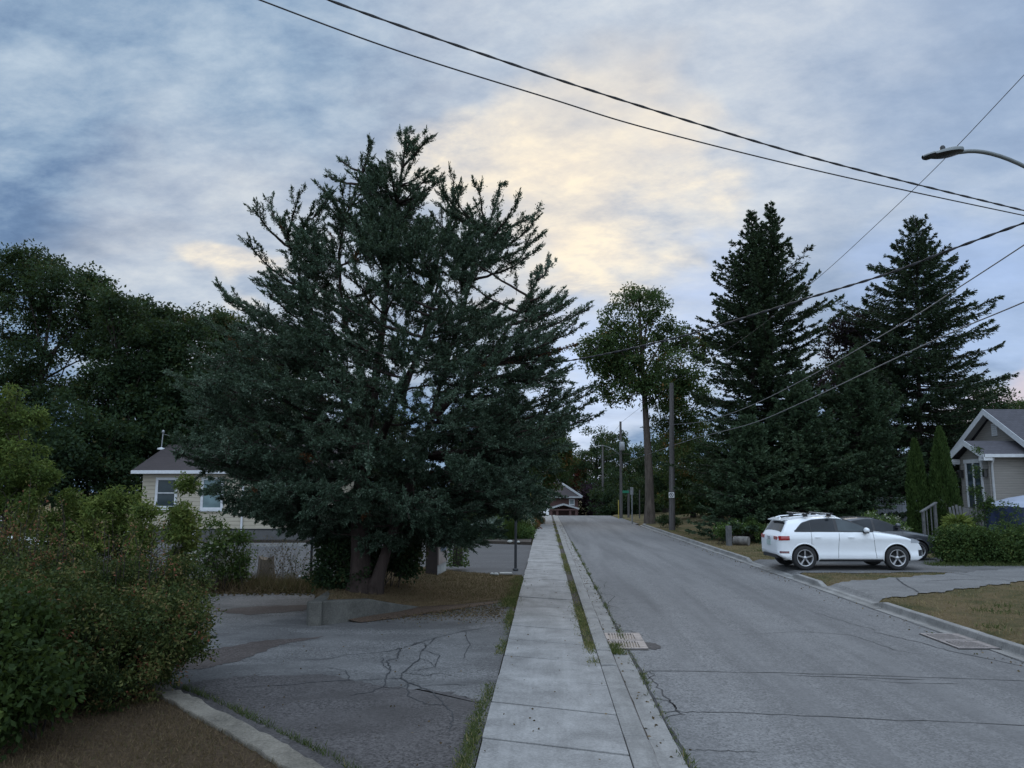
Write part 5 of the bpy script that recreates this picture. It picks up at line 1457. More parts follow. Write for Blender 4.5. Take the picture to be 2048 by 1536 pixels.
for ul, ur, vt, vb, pn in ((313, 353, 955, 1017, M['wglass']), (404, 446, 955, 1020, M['wglass2']), (541, 574, 955, 1026, M['wglass2'])):
    a, z1 = XZ(ul, vt, D0); b, z0 = XZ(ur, vb, D0)
    window(bung, (a + b) / 2 - ox, z0, z1, b - a, -dep / 2, .13, pn)
xd = XZ(486, 1000, D0)[0] - ox
mb = MB(); mb.box((xd, -dep / 2 - .05, (zb_ + ze) / 2 - .1), (.09, .08, ze - zb_ - .05)); mb.build('downpipe', M['trim'], bung, world=False)
mx_ = XZ(322, 900, D0 + 3)[0] - ox
mb = MB(); mb.tube([(mx_, -.7, ze + 1.2), (mx_ + .06, -.7, ze + 2.3)], .035, 8); mast = mb.build('service_mast', M['steel'], bung, world=False)
mb = MB(); mb.lathe([(.001, .14), (.07, .1), (.09, 0), (.05, -.06), (.001, -.06)], (mx_ + .06, -.7, ze + 2.32), 'z', 10); mb.build('weather_head', M['steel'], mast, world=False)
mb = MB(); mb.lathe([(.2, -.04), (.2, .05), (.05, .1)], (mx_, -.7, ze + 1.38), 'z', 10); mb.build('flashing', M['trim'], mast, world=False)
tag(bung)

# grey house on the right: gable end to the street with a gabled entrance porch
gh = local_thing('grey_house', 'grey sided house with white fascia, gabled porch and vent at the right edge', 'house', 24.5, 39.0)
Fz = Hz(*W(25, 39).xy) - .1
ze = 4.22; za = 6.55; hwid = 3.35
mb = MB(); Lx = 11
mb.box((Lx / 2, 0, (Fz + ze) / 2), (Lx, 2 * hwid, ze - Fz))
zg_ = ze + (za - .18 - ze) * hwid / (hwid + .35) * 1.0
mb.add([(0, -hwid, ze), (0, hwid, ze), (0, 0, za - .12), (Lx, -hwid, ze), (Lx, hwid, ze), (Lx, 0, za - .12)], [(0, 2, 1), (3, 4, 5)])
mb.build('wall', M['greysid'], gh, world=False)
def gable_roof(root, x0, x1, half, ze, za, th, mat_, fascia=.2):
    mb = MB()
    for s in (-1, 1):
        a = [(x0, s * half, ze), (x1, s * half, ze), (x1, 0, za), (x0, 0, za)]
        b = [(x, y, z + th) for x, y, z in a]
        mb.add(a + b, [(0, 1, 2, 3), (4, 5, 6, 7), (0, 1, 5, 4), (1, 2, 6, 5), (0, 3, 7, 4)])
    r_ = mb.build('roof', mat_, root, world=False)
    for s in (-1, 1):
        mb = MB(); mb.add([(x0 - .03, s * (half + .02), ze - fascia + .02), (x0 - .03, s * (half + .02), ze + th + .02), (x0 - .03, 0, za + th + .02), (x0 - .03, 0, za - fascia + .02),
                           (x0 - .004, s * (half + .02), ze - fascia + .02), (x0 - .004, s * (half + .02), ze + th + .02), (x0 - .004, 0, za + th + .02), (x0 - .004, 0, za - fascia + .02)],
                          [(0, 1, 2, 3), (4, 5, 6, 7), (0, 3, 7, 4), (1, 2, 6, 5), (0, 1, 5, 4)])
        mb.build('rake_board', M['trim'], r_, world=False)
        mb = MB(); mb.box(((x0 + x1) / 2, s * (half + .03), ze + .02), (x1 - x0, .06, .16)); mb.build('gutter', M['trim'], r_, world=False)
        mb = MB(); mb.add([(x0, s * half, ze - .03), (x0 + .45, s * half, ze - .03), (x0 + .45, 0, za - .03), (x0, 0, za - .03)], [(0, 1, 2, 3)]); mb.build('soffit', M['soffit'], r_, world=False)
    return r_
gable_roof(gh, -.5, Lx + .4, hwid + .38, ze - .02, za, .12, M['shingle2'])
mb = MB(); mb.box((-.03, -.02, 5.62), (.05, .42, .62)); vt = mb.build('gable_vent', M['trim'], gh, world=False)
mb = MB()
for k in range(5): mb.box((-.062, -.02, 5.40 + .11 * k), (.02, .30, .035))
mb.build('louvre', M['soffit'], vt, world=False)
for s in (-1, 1):
    mb = MB(); mb.box((-.28, s * (hwid + .1), ze - .14), (.5, .62, .2)); mb.build('eave_return', M['trim'], gh, world=False, bevel=.01)
# porch (its own block before the gable wall)
PX = -2.1; py0, py1 = -2.65, -.35; pc = (py0 + py1) / 2
mb = MB(); mb.box((PX / 2 - .0, pc, (Fz + 4.15) / 2), (-PX - .01, py1 - py0, 4.15 - Fz))
mb.add([(PX - .001, py0, 4.15), (PX - .001, py1, 4.15), (PX - .001, pc, 4.80)], [(0, 2, 1)])
mb.build('porch_wall', M['greysid'], gh, world=False)
mb = MB(); hp = 1.5; ra = 4.86
for s in (-1, 1):
    a = [(PX - .4, pc + s * hp, 4.14), (-.01, pc + s * hp, 4.14), (-.01, pc, ra), (PX - .4, pc, ra)]
    b = [(x, y, z + .1) for x, y, z in a]
    mb.add(a + b, [(0, 1, 2, 3), (4, 5, 6, 7), (0, 1, 5, 4), (1, 2, 6, 5), (0, 3, 7, 4)])
pr = mb.build('porch_roof', M['shingle2'], gh, world=False)
for s in (-1, 1):
    mb = MB(); x_ = PX - .43
    mb.add([(x_, pc + s * (hp + .02), 3.97), (x_, pc + s * (hp + .02), 4.26), (x_, pc, ra + .12), (x_, pc, ra - .15), (x_ + .026, pc + s * (hp + .02), 3.97), (x_ + .026, pc + s * (hp + .02), 4.26), (x_ + .026, pc, ra + .12), (x_ + .026, pc, ra - .15)],
           [(0, 1, 2, 3), (4, 5, 6, 7), (0, 3, 7, 4), (1, 2, 6, 5), (0, 1, 5, 4)]); mb.build('rake_board', M['trim'], pr, world=False)
    mb = MB(); mb.box(((PX - .4) / 2, pc + s * (hp + .03), 4.17), (-PX + .35, .07, .15)); mb.build('gutter', M['trim'], pr, world=False)
    mb = MB(); mb.box((PX - .22, pc + s * (hp - .18), 4.02), (.42, .42, .16)); mb.build('eave_return', M['trim'], pr, world=False, bevel=.01)
# door with white frame in the porch front (facing the street)
mb = MB(); dz0, dz1 = 1.75, 3.95
for dy, w_ in ((-.62, .12), (.02, .1), (.62, .12)): mb.box((PX - .03, pc + dy, (dz0 + dz1) / 2), (.06, w_, dz1 - dz0))
mb.box((PX - .034, pc, dz1 + .02), (.07, 1.5, .18)); dfr = mb.build('door_frame', M['trim'], gh, world=False)
mb = MB(); mb.box((PX - .012, pc, (dz0 + dz1) / 2 - .04), (.03, 1.14, dz1 - dz0 - .08)); mb.build('door_glass', M['wglass'], dfr, world=False)
for dy in (-.98, .98):
    mb = MB(); mb.box((PX - .1, pc + dy, 3.35), (.16, .16, .32)); mb.box((PX - .1, pc + dy, 3.55), (.2, .2, .05)); mb.build('wall_lantern', M['signk'], gh, world=False, bevel=.01)
mb = MB(); mb.tube([(PX + .1, py0 - .25, 4.1), (PX + .1, py0 - .2, 3.95), (PX + .12, py0 - .06, 3.8), (PX + .12, py0 - .06, Fz)], .055, 8); mb.build('downpipe', M['trim'], gh, world=False)
mb = MB(); mb.box((PX - .7, pc, (Fz + 1.7) / 2), (1.35, 2.4, 1.7 - Fz)); mb.build('porch_step', M['wood'], gh, world=False)

# navy cover beside the house
c_ = W(*[XZ(2045, 1040, 31)[0] + .5, 31.0], 0)
cv = thing('covered_gazebo', 'low frame under a navy tarp with sky-lit pale peaked top, before the grey house', 'tarp cover', (c_.x, c_.y, Hz(c_.x, c_.y)), YAW)
gz = Hz(c_.x, c_.y)
mb = MB(); r1 = 1.75; zr = 1.95 - gz; zp = 2.42 - gz; n = 16
ringb = [(r1 * 1.02 * math.cos(2 * PI * k / n), r1 * math.sin(2 * PI * k / n), zr - .02 + .03 * math.sin(3 * k)) for k in range(n)]
ringm = [(r1 * .5 * math.cos(2 * PI * k / n), r1 * .5 * math.sin(2 * PI * k / n), zr + .30) for k in range(n)]
mb.add(ringb + ringm + [(0, 0, zp)], [(k, (k + 1) % n, n + (k + 1) % n, n + k) for k in range(n)] + [(n + k, n + (k + 1) % n, 2 * n) for k in range(n)])
mb.build('canopy_top', M['littarp'], cv, world=False)
mb = MB(); lo_ = [(x * (1.0 + .03 * (-1) ** k), y * (1.0 + .03 * (-1) ** k), .62) for k, (x, y, z) in enumerate(ringb)]
mb.add(ringb + lo_, [(k, n + k, n + (k + 1) % n, (k + 1) % n) for k in range(n)]); mb.build('side_skirt', M['navy'], cv, world=False)
mb = MB()
for k in range(0, n, 4): mb.tube([(ringb[k][0] * .95, ringb[k][1] * .95, 0), (ringb[k][0] * .95, ringb[k][1] * .95, zr - .05)], .04, 6)
mb.build('frame_post', M['wood'], cv, world=False)
mb = MB(); mb.lathe([(.001, .06), (.1, .05), (.1, 0)], (0, 0, zp), 'z', 10); mb.build('finial', M['signk'], cv, world=False)

# pale lattice-topped fence, railing
pf = local_thing('board_fence', 'pale board fence with lattice strip along its top, behind the columnar cedars', 'fence', XZ(1800, 1000, 40)[0], 40.0)
pxl = XZ(1752, 1000, 40)[0] - XZ(1800, 1000, 40)[0]; pxr = XZ(1905, 1000, 40)[0] - XZ(1800, 1000, 40)[0]
gz = Hz(*W(XZ(1800, 1000, 40)[0], 40).xy); ft = 2.18
mb = MB(); x = pxl
while x < pxr: mb.box((x + .07, 0, (gz + ft - .38) / 2 + .02), (.13, .025, ft - .38 - gz)); x += .145
mb.build('boards', M['fencew'], pf, world=False)
mb = MB()
for zz_ in (ft, ft - .36): mb.bar((pxl, -.0, zz_), (pxr, 0, zz_), .05, .05)
mb.build('rail', M['fencew'], pf, world=False)
mb = MB(); x = pxl
while x < pxr - .05:
    mb.box((x, 0, ft - .18), (.035, .012, .31)); x += .115
for k in range(3): mb.bar((pxl, .013, ft - .09 - .09 * k), (pxr, .013, ft - .09 - .09 * k), .012, .03)
mb.build('lattice', M['fencew'], pf, world=False)
mb = MB(); x = pxl
while x <= pxr + .1: mb.box((x, .06, (gz + ft) / 2), (.09, .09, ft - gz)); x += 2.3
mb.build('posts', M['fencew'], pf, world=False).name = 'post'
p0 = C(1846, 1022, 32); gz = Hz(p0.x, p0.y)
rl = thing('stair_railing', 'short sloping grey wooden stair railing between the two columnar cedars', 'railing', (p0.x, p0.y, gz))
a_ = C(1842, 1024, 32); b__ = C(1872, 1005, 33)
mb = MB(); mb.bar(a_, b__, .12, .05); mb.build('handrail', M['wood'], rl)
for t in (.12, .9):
    q = a_.lerp(b__, t); mb = MB(); mb.bar((q.x, q.y, Hz(q.x, q.y)), (q.x, q.y, q.z - .03), .1, .1, up=(0, 1, 0)); mb.build('post', M['wood'], rl)
for t in (.35, .62):
    q = a_.lerp(b__, t); mb = MB(); mb.bar((q.x, q.y, Hz(q.x, q.y) + .2), (q.x, q.y, q.z - .03), .04, .04, up=(0, 1, 0)); mb.build('baluster', M['wood'], rl)
p0 = C(1925, 1010, 31.5)
ch = thing('garden_chair', 'weathered grey wooden garden chair behind the hosta', 'chair', (p0.x, p0.y, Hz(p0.x, p0.y)), YAW)
mb = MB()
for k in range(5): mb.bar((-.24 + .12 * k, .25, .4), (-.28 + .14 * k, .45, 1.75 - .05 * abs(k - 2)), .10, .02)
mb.build('backrest', M['wood'], ch, world=False)
mb = MB(); mb.box((0, 0, .42), (.6, .55, .05)); mb.build('seat', M['wood'], ch, world=False)
for sx_ in (-1, 1):
    for sy_ in (-1, 1): mb = MB(); mb.box((sx_ * .28, sy_ * .24, .19), (.07, .07, .4)); mb.build('leg', M['wood'], ch, world=False)
    mb = MB(); mb.box((sx_ * .34, 0, .66), (.1, .6, .03)); mb.build('armrest', M['wood'], ch, world=False)

# brick house at the end of the street
Dh = 112.0
bxc, _ = XZ(1128, 1000, Dh); bz = Hz(*W(bxc, Dh).xy) - .2
bh = local_thing('brick_house', 'dark brick two-storey house with white gable trim at the end of the street', 'house', bxc, Dh + 4)
xr_, zE = XZ(1157, 993, Dh); zE = XZ(1157, 994, Dh)[1]; zA = XZ(1131, 969, Dh)[1]
hwd = XZ(1156, 994, Dh)[0] - bxc; lx_ = XZ(1085, 994, Dh)[0] - bxc
mb = MB(); mb.box(((hwd + lx_) / 2, 0, (bz + zE) / 2), (hwd - lx_, 8, zE - bz)); mb.build('wall', M['brick'], bh, world=False)
mb = MB(); cxr = XZ(1131, 970, Dh)[0] - bxc - 1.2
a = [(lx_ - .5, -4.5, zE), (hwd + .5, -4.5, zE), (hwd + .5, 4.5, zE), (lx_ - .5, 4.5, zE), (cxr - .8, 0, zA + .4), (cxr + .8, 0, zA + .4)]
mb.add(a, [(0, 1, 5, 4), (1, 2, 5), (2, 3, 4, 5), (3, 0, 4), (3, 2, 1, 0)]); brf = mb.build('roof', M['shingle'], bh, world=False)
mb = MB(); mb.bar((cxr + .9, -1.6, zA + .15), (hwd + .6, -4.55, zE + .02), .12, .25); mb.build('rake_board', M['dimtrim'], brf, world=False)
mb = MB(); mb.box(((lx_ + hwd) / 2, -4.53, zE - .02), (hwd - lx_ + 1, .08, .22)); mb.build('gutter', M['dimtrim'], brf, world=False)
ul, ur = XZ(1138, 1003, Dh)[0] - bxc, XZ(1149, 1003, Dh)[0] - bxc
z1, z0 = XZ(1143, 998, Dh)[1], XZ(1143, 1010, Dh)[1]
f = window(bh, (ul + ur) / 2, z0, z1, ur - ul, -4.0, .12, M['wglass2'], rail=False)
mb = MB()
for k in (-1, 0, 1): mb.box(((ul + ur) / 2 + k * .16, -4.04, (z0 + z1) / 2), (.05, .03, z1 - z0 - .2))
mb.build('glazing_bar', M['dimtrim'], f, world=False)
pl_, pr2 = XZ(1098, 1018, Dh - 4)[0] - bxc, XZ(1157, 1018, Dh - 4)[0] - bxc; pz, pa = XZ(1100, 1018, Dh - 4)[1], XZ(1128, 1009, Dh - 4)[1]; pm = (pl_ + pr2) / 2
mb = MB()
for xa, xb_ in ((pl_, pm), (pm, pr2)):
    za_, zb2 = (pz, pa) if xa == pl_ else (pa, pz)
    a = [(xa, -8, za_), (xb_, -8, zb2), (xb_, -4.02, zb2), (xa, -4.02, za_)]
    mb.add(a + [(x, y, z + .12) for x, y, z in a], [(0, 1, 2, 3), (4, 5, 6, 7), (0, 1, 5, 4), (1, 2, 6, 5), (3, 0, 4, 7)])
pro = mb.build('porch_roof', M['shingle'], bh, world=False)
for xa, xb_, za_, zb2 in ((pl_ - .1, pm, pz, pa), (pr2 + .1, pm, pz, pa)):
    mb = MB(); mb.bar((xa, -8.05, za_ + .03), (xb_, -8.05, zb2 + .03), .06, .22); mb.build('rake_board', M['dimtrim'], pro, world=False)
mb = MB(); mb.box((pm, -8.02, pz - .1), (pr2 - pl_, .1, .18)); mb.build('porch_beam', M['brick'], bh, world=False)
for xx_ in (pl_ + .3, pm - .9, pm + .9, pr2 - .3):
    mb = MB(); mb.box((xx_, -7.85, (bz + pz) / 2), (.3, .3, pz - bz - .2)); mb.build('porch_post', M['brick'], bh, world=False)

# ------------------------------------------------------------------ poles, lamps and wires
def utility_pole(u, vb, vt, D, r, lab, hidden_base=False):
    b = C(u, vb, D); b.z = Hz(b.x, b.y); t = C(u - 1, vt, D)
    root = thing('utility_pole', lab, 'utility pole', b, group='wooden utility poles along the right side')
    mb = MB(); mb.tube([b - Vector((0, 0, .2)), b + (t - b) * .5, t], [r, r * .85, r * .68], 12); mb.build('pole', B_POLE, root)
    return root, b, t
p1, p1b, p1t = utility_pole(1344, 1058, 766, 49.5, .20, 'nearest tall grey utility pole on the right lawn, bearing a small white sign')
p2, p2b, p2t = utility_pole(1242, 1030, 843, 76, .155, 'utility pole with grey transformer can and curved street lamp arm')
p3, p3b, p3t = utility_pole(1206, 1030, 889, 97, .15, 'slim utility pole in front of the round green tree down the street')
p4, p4b, p4t = utility_pole(1178, 1030, 932, 125, .16, 'farthest and thinnest utility pole near the brick house')
# no-parking sign on the near pole
sp = C(1343, 990, 49.5) - (p1b - Vector((0, 0, p1b.z))).normalized() * .27
sg = thing('no_parking_sign', 'small white square no-parking sign on the near utility pole', 'sign', sp, YAW)
mb = MB(); mb.box((0, 0, 0), (.34, .012, .34)); pla = mb.build('plate', M['signw'], sg, world=False)
mb = MB(); mb.add([(.14 * math.cos(a), -.009, .14 * math.sin(a)) for a in np.linspace(0, 2 * PI, 25)[:-1]] + [(.108 * math.cos(a), -.009, .108 * math.sin(a)) for a in np.linspace(0, 2 * PI, 25)[:-1]], [(k, (k + 1) % 24, 24 + (k + 1) % 24, 24 + k) for k in range(24)])
mb.bar((-.09, -.0095, .09), (.09, -.0095, -.09), .03, .002, up=(0, 1, 0)); mb.build('ring', M['signk'], pla, world=False)
mb = MB(); mb.box((-.035, -.008, 0), (.028, .002, .16)); mb.box((.0, -.008, .066), (.06, .002, .026)); mb.box((.0, -.008, .006), (.06, .002, .026)); mb.box((.035, -.008, .036), (.026, .002, .08)); mb.build('letter', M['signk'], pla, world=False)
# small pale plate on the third pole
sp = C(1204.5, 999, 97) - (p3b - Vector((0, 0, p3b.z))).normalized() * .2
sg = thing('pole_plate', 'tiny pale plate fixed on the slim third utility pole', 'sign', sp, YAW)
mb = MB(); mb.box((0, 0, 0), (.26, .012, .34)); mb.build('plate', M['signw'], sg, world=False)
# transformer
tc_ = C(1244, 893, 76); tdir = (p2b - Vector((0, 0, p2b.z))).normalized()
tc_ = tc_ - tdir * .42
tr = thing('transformer', 'grey cylindrical transformer can hung on the second utility pole', 'transformer', tc_)
mb = MB(); mb.lathe([(.001, -.42), (.25, -.42), (.27, -.38), (.27, .36), (.25, .40), (.001, .44)], tc_, 'z', 20); mb.build('tank', M['steel'], tr)
mb = MB()
for k in (-.12, .12): mb.tube([tc_ + Vector((k, 0, .42)), tc_ + Vector((k, 0, .62))], .04, 8)
mb.build('bushing', M['lampgrey'], tr)
mb = MB(); mb.box(tc_ + tdir * .3, (.12, .1, .5)); mb.build('bracket', M['steel'], tr)

def cobra_lamp(label, polebase, polez, head, headdir, attach, mat_pole, scale=1.0, pole=True):
    root = thing('street_lamp', label, 'street lamp', polebase)
    hd = Vector(headdir).normalized(); sd_ = Vector((-hd.y, hd.x, 0))
    h = Vector(head)                       # rear end of the head, where the arm enters
    if pole:
        mb = MB(); mb.tube([Vector(polebase) - Vector((0, 0, .2)), Vector((polebase[0], polebase[1], polez * .5)), Vector((polebase[0], polebase[1], polez))], [.16, .13, .10], 12); mb.build('pole', mat_pole, root)
    at = Vector(attach); up = Vector((0, 0, 1))
    mid = h - hd * .55 * scale + up * .0
    pts = bez(np.array(at), np.array(h - hd * (h - at).dot(hd) * .38 + up * .06), np.array(h), 14)
    mb = MB(); mb.tube([tuple(p) for p in pts] + [tuple(h + hd * .08 * scale)], .036 * (1.0 if pole else .9), 10); mb.build('arm', M['lampgrey'], root)
    L = .70 * scale
    mb = MB(); ux = np.linspace(0, 1, 15)
    wd = lambda u: (.085 + .085 * math.sin(PI * min(1, u * 1.25) ** .8) if u < .75 else .17 * max(.05, math.cos((u - .72) / .28 * PI / 2)) ** .6) * scale
    def hs(u, v):
        w = wd(u); a = v * PI
        tz = (.085 * (1 - .75 * max(0, u - .35) / .65) + .012) * scale
        p = h + hd * (u * L) + sd_ * (w * math.cos(a)) + up * (tz * math.sin(a) ** .7 - .02 * u * scale)
        return tuple(p)
    mb.grid(hs, ux, [i / 12 for i in range(13)])
    mb.add([hs(0, i / 12) for i in range(13)], [tuple(range(13))])
    hdo = mb.build('lamp_head', M['lampgrey'], root)
    mb = MB()
    def lens(u, v):
        w = wd(u) * .985; a = -v * PI
        return tuple(h + hd * (u * L) + sd_ * (w * math.cos(a)) - up * ((.045 * math.sin(PI * min(1, u + .08)) + .0) * math.sin(-a) * scale + .0 + .02 * u * scale + .002))
    mb.grid(lens, ux, [i / 8 for i in range(9)]); mb.build('lens', M['lamplens'], hdo)
    pc_ = h + hd * L * .47 + up * .075 * scale
    mb = MB(); mb.lathe([(.045 * scale, -.03), (.043 * scale, .05 * scale), (.03 * scale, .075 * scale), (.001, .08 * scale)], pc_, 'z', 12); mb.build('photocell', M['blackst'], hdo)
    return root
Dl = 12.8
hr = C(1923, 304, Dl); hf = C(1842, 313, Dl); ap = C(2175, 412, Dl); pb = Vector((ap.x + .1, ap.y, 0)); pb.z = Hz(pb.x, pb.y)
cobra_lamp('grey cobra-head street lamp reaching in from the right edge against the sky', (pb.x, pb.y, pb.z), 10.9, hr, hf - hr, ap, B_POLE)
hr = C(1203, 892, 76); hf = C(1197, 893, 76); 
cobra_lamp('distant street lamp arm fixed on the transformer pole', tuple(C(1241, 911, 76)), 0, hr + Vector((-.05, 0, 0)), hf - hr, C(1241, 911, 76), B_POLE, 1.05, pole=False)

def wire(label, pxs, uA, DA, uB, DB, r, mat_=None, twist=False, n=70):
    ka, kb = 1 / DA, 1 / DB
    P = np.array([tuple(C(u, v, 1 / (ka + (kb - ka) * (u - uA) / (uB - uA)))) for u, v in pxs])
    # smooth Catmull-Rom through the surveyed points
    Q = np.vstack([2 * P[0] - P[1], P, 2 * P[-1] - P[-2]]); pts = []
    for i in range(1, len(Q) - 2):
        for t in np.linspace(0, 1, n // (len(P) - 1), endpoint=False):
            a, b, c, d = Q[i - 1], Q[i], Q[i + 1], Q[i + 2]
            pts.append(.5 * (2 * b + (c - a) * t + (2 * a - 5 * b + 4 * c - d) * t * t + (3 * b - a - 3 * c + d) * t ** 3))
    pts.append(P[-1])
    mb = MB(); mb.tube([tuple(p) for p in pts], r, 6)
    if twist:
        pts = polyinterp(pts, 160)
        for ph in (0, PI):
            mb.tube([tuple(p + r * 1.1 * np.array([math.cos(.9 * i + ph), 0, math.sin(.9 * i + ph)])) for i, p in enumerate(pts)], r * .8, 5)
    o = mb.build('overhead_wire', mat_ or M['wire']); tag(o, label, 'wire', 'overhead wires'); return o
wire('upper of the two long dark wires crossing the sky from top left to right', [(260, -155), (660, 1), (1000, 120), (1300, 218), (1650, 322), (2048, 421), (2300, 480)], 660, 11, 2048, 16, .013, twist=True)
wire('lower of the two long dark wires crossing the sky from top left to right', [(120, -155), (520, 0), (800, 103), (1100, 197), (1300, 258), (1650, 345), (2048, 431), (2300, 482)], 660, 11, 2048, 16, .012)
wire('thin straight line from the right edge past the lamp down to the near pole top', [(2175, 15), (2048, 150), (1885, 322), (1750, 452), (1625, 565), (1480, 682), (1341, 768)], 2175, 12.8, 1341, 49.5, .008)
wire('thick dark cable sagging across from lamp pole towards the cedar', [(2175, 402), (2048, 446), (1900, 500), (1780, 546), (1650, 586), (1500, 632), (1400, 663), (1280, 693), (1170, 716), (1036, 738)], 2175, 12.8, 1036, 25.0, .016, twist=True)
wire('pale service wire sagging to the near utility pole at mid height', [(2175, 405), (2048, 490), (1930, 567), (1800, 650), (1600, 763), (1500, 812), (1440, 834), (1400, 844), (1345, 849)], 2175, 12.8, 1345, 49.5, .013, M['wire2'])
wire('lowest long pale wire running down to the transformer pole', [(2175, 545), (2048, 604), (1910, 662), (1780, 722), (1600, 807), (1500, 848), (1383, 879), (1300, 907), (1244, 928)], 2175, 12.8, 1244, 76, .014, M['wire2'])
wire('short slack wire between the near pole and the transformer pole', [(1342, 858), (1320, 880), (1290, 900), (1268, 908), (1243, 907)], 1342, 49.5, 1243, 76, .011)
wire('short line between the near pole top and transformer pole top', [(1341, 770), (1290, 808), (1242, 845)], 1341, 49.5, 1242, 76, .01)
wire('line between the transformer pole top and the slim third pole', [(1242, 846), (1225, 868), (1206, 891)], 1242, 76, 1206, 97, .012)
wire('lower line between the transformer pole and the slim third pole', [(1242, 903), (1225, 910), (1206, 914)], 1242, 76, 1206, 97, .014)
wire('line between the slim third pole and the farthest pole', [(1206, 893), (1190, 918), (1178, 934)], 1206, 97, 1178, 125, .014)
wire('service drop running from the bungalow roof mast into the cedar', [(327, 868), (360, 878), (420, 893), (520, 900)], 327, 42, 520, 30, .014, M['wire2'])

# tall thin black pole beside the sidewalk on the left
b = G(1031, 1140, .02); t = C(1036, 738, 25.0)
tp = thing('steel_pole', 'tall thin black steel pole beside the left sidewalk, by the second driveway', 'pole', (b.x, b.y, 0))
mb = MB(); mb.tube([b - Vector((0, 0, .1)), Vector((b.x + .02, b.y, 3)), Vector((t.x, b.y + .1, t.z))], [.045, .042, .035], 10); mb.build('shaft', M['blackst'], tp)
mb = MB(); mb.lathe([(.09, -.02), (.09, .03), (.05, .05)], (b.x, b.y, .03), 'z', 12); mb.build('base_collar', M['blackst'], tp)

# corner signs
def post_sign(name, lab, u, vb, vt, D, r, mat_, plates, cat='sign'):
    b = C(u, vb, D); b.z = Hz(b.x, b.y); t = C(u, vt, D)
    root = thing(name, lab, cat, b)
    mb = MB(); mb.tube([b - Vector((0, 0, .1)), t], r, 8); mb.build('post', mat_, root)
    for nm, (uu, vv), (w_, h_), mt, off in plates:
        c = C(uu, vv, D - off); mb = MB(); mb.box(c, (w_, .015, h_), YAW); mb.build(nm, mt, root)
    return root
post_sign('traffic_sign', 'thin post with a small pale plate at the side-street corner', 1264, 1036, 978, 62, .05, M['steel'], [('plate', (1263.5, 982), (.24, .6), M['steel'], .06)])
post_sign('street_name_sign', 'green street name blade on a post by the transformer pole', 1257, 1031, 979, 74, .11, B_POLE, [('name_blade', (1251.5, 983.5), (.62, .24), M['signg'], .13)])
post_sign('wooden_post', 'bare thin grey post between corner sign and maple trunk', 1279, 1029, 980, 72, .06, B_POLE, [], 'post')
post_sign('marker_post', 'slim yellow marker post left of the transformer pole', 1237, 1031, 1000, 74, .045, M['yellow'], [], 'post')

# left side street furniture
b = C(1058, 1040, 62); b.z = .09
gw_ = thing('guy_wire_guard', 'slanted yellow guy-wire guard in the garden by the sidewalk', 'guy guard', b)
mb = MB(); mb.tube([C(1052, 1018, 60), C(1062, 985, 60)], .055, 8); mb.build('guard', M['yellow'], gw_)
mb = MB(); mb.tube([C(1046, 1040, 60), C(1066, 972, 60), C(1072, 950, 60.3)], .015, 5); mb.build('cable', M['wire2'], gw_)
b = C(1071, 1034, 63); b.z = .09; t = C(1071, 905, 63)
lp = thing('utility_pole', 'dark wooden pole rising from the garden beside the left sidewalk', 'utility pole', b)
mb = MB(); mb.tube([b, t], [.2, .15], 10); mb.build('pole', B_POLE, lp)
post_sign('garden_banner', 'small pale blue banner on a post by the far left sidewalk', 1082, 1032, 998, 66, .04, M['steel'], [('banner', (1080, 1008), (.55, .85), M['signb'], .05), ('banner_top', (1080, 1000), (.6, .12), M['signw'], .055)], 'banner')
post_sign('white_board_sign', 'white board sign beside the dark pole in the left garden', 1066, 1036, 1000, 58, .03, M['steel'], [('board', (1066, 1003), (.3, .32), M['signw'], .05)])
D_ = 88
b = C(1092, 1026, D_); b.z = Hz(b.x, b.y)
vn = thing('white_shed', 'small white shed just showing at the far end of the left sidewalk', 'shed', b, YAW)
gz = b.z; hh = C(1092, 1010, D_).z - gz
mb = MB(); mb.box((-.4, 1.2, hh / 2), (1.5, 2.2, hh)); mb.build('wall', M['signw'], vn, world=False, bevel=.05)
mb = MB(); mb.prism([(-1.25, 0), (.45, 0), (.45, 2.4), (-1.25, 2.4)], hh, [hh + .06, hh + .06, hh + .4, hh + .4]); mb.build('roof', M['shingle2'], vn, world=False)

# wooden sign cabinet by the cedar
ca = W(-2.02, 21.3); cb_ = W(-1.90, 22.7)
ang = math.atan2(cb_.y - ca.y, cb_.x - ca.x)
gzs = .14
ws = thing('wooden_sign', 'brown wooden sign cabinet seen almost edge-on, right of the cedar trunks', 'sign', (ca.x, ca.y, gzs), ang)
Ls = (cb_ - ca).length
mb = MB(); mb.box((Ls / 2, .14, .17), (Ls, .30, .40)); mb.build('base', M['stone'], ws, world=False, bevel=.012)
mb = MB(); mb.box((Ls / 2, .145, 1.07), (Ls + .08, .30, 1.40)); mb.build('cabinet', M['darkwood'], ws, world=False, bevel=.01)
mb = MB(); x = .0
while x < Ls - .05: mb.box((x + .075, -.022, 1.05), (.145, .03, 1.34)); x += .152
fp_ = mb.build('face_board', M['panelw'], ws, world=False)
mb = MB(); mb.box((Ls / 2, -.046, 1.18), (Ls * .62, .014, .92)); mb.build('name_panel', M['bluep'], fp_, world=False)
mb = MB(); mb.box((-.06, .15, 1.0), (.03, .32, 1.9)); mb.build('end_board', M['darkwood'], ws, world=False)
mb = MB(); mb.box((Ls / 2, .13, 1.81), (Ls + .2, .46, .06)); mb.build('cap', M['darkwood'], ws, world=False)

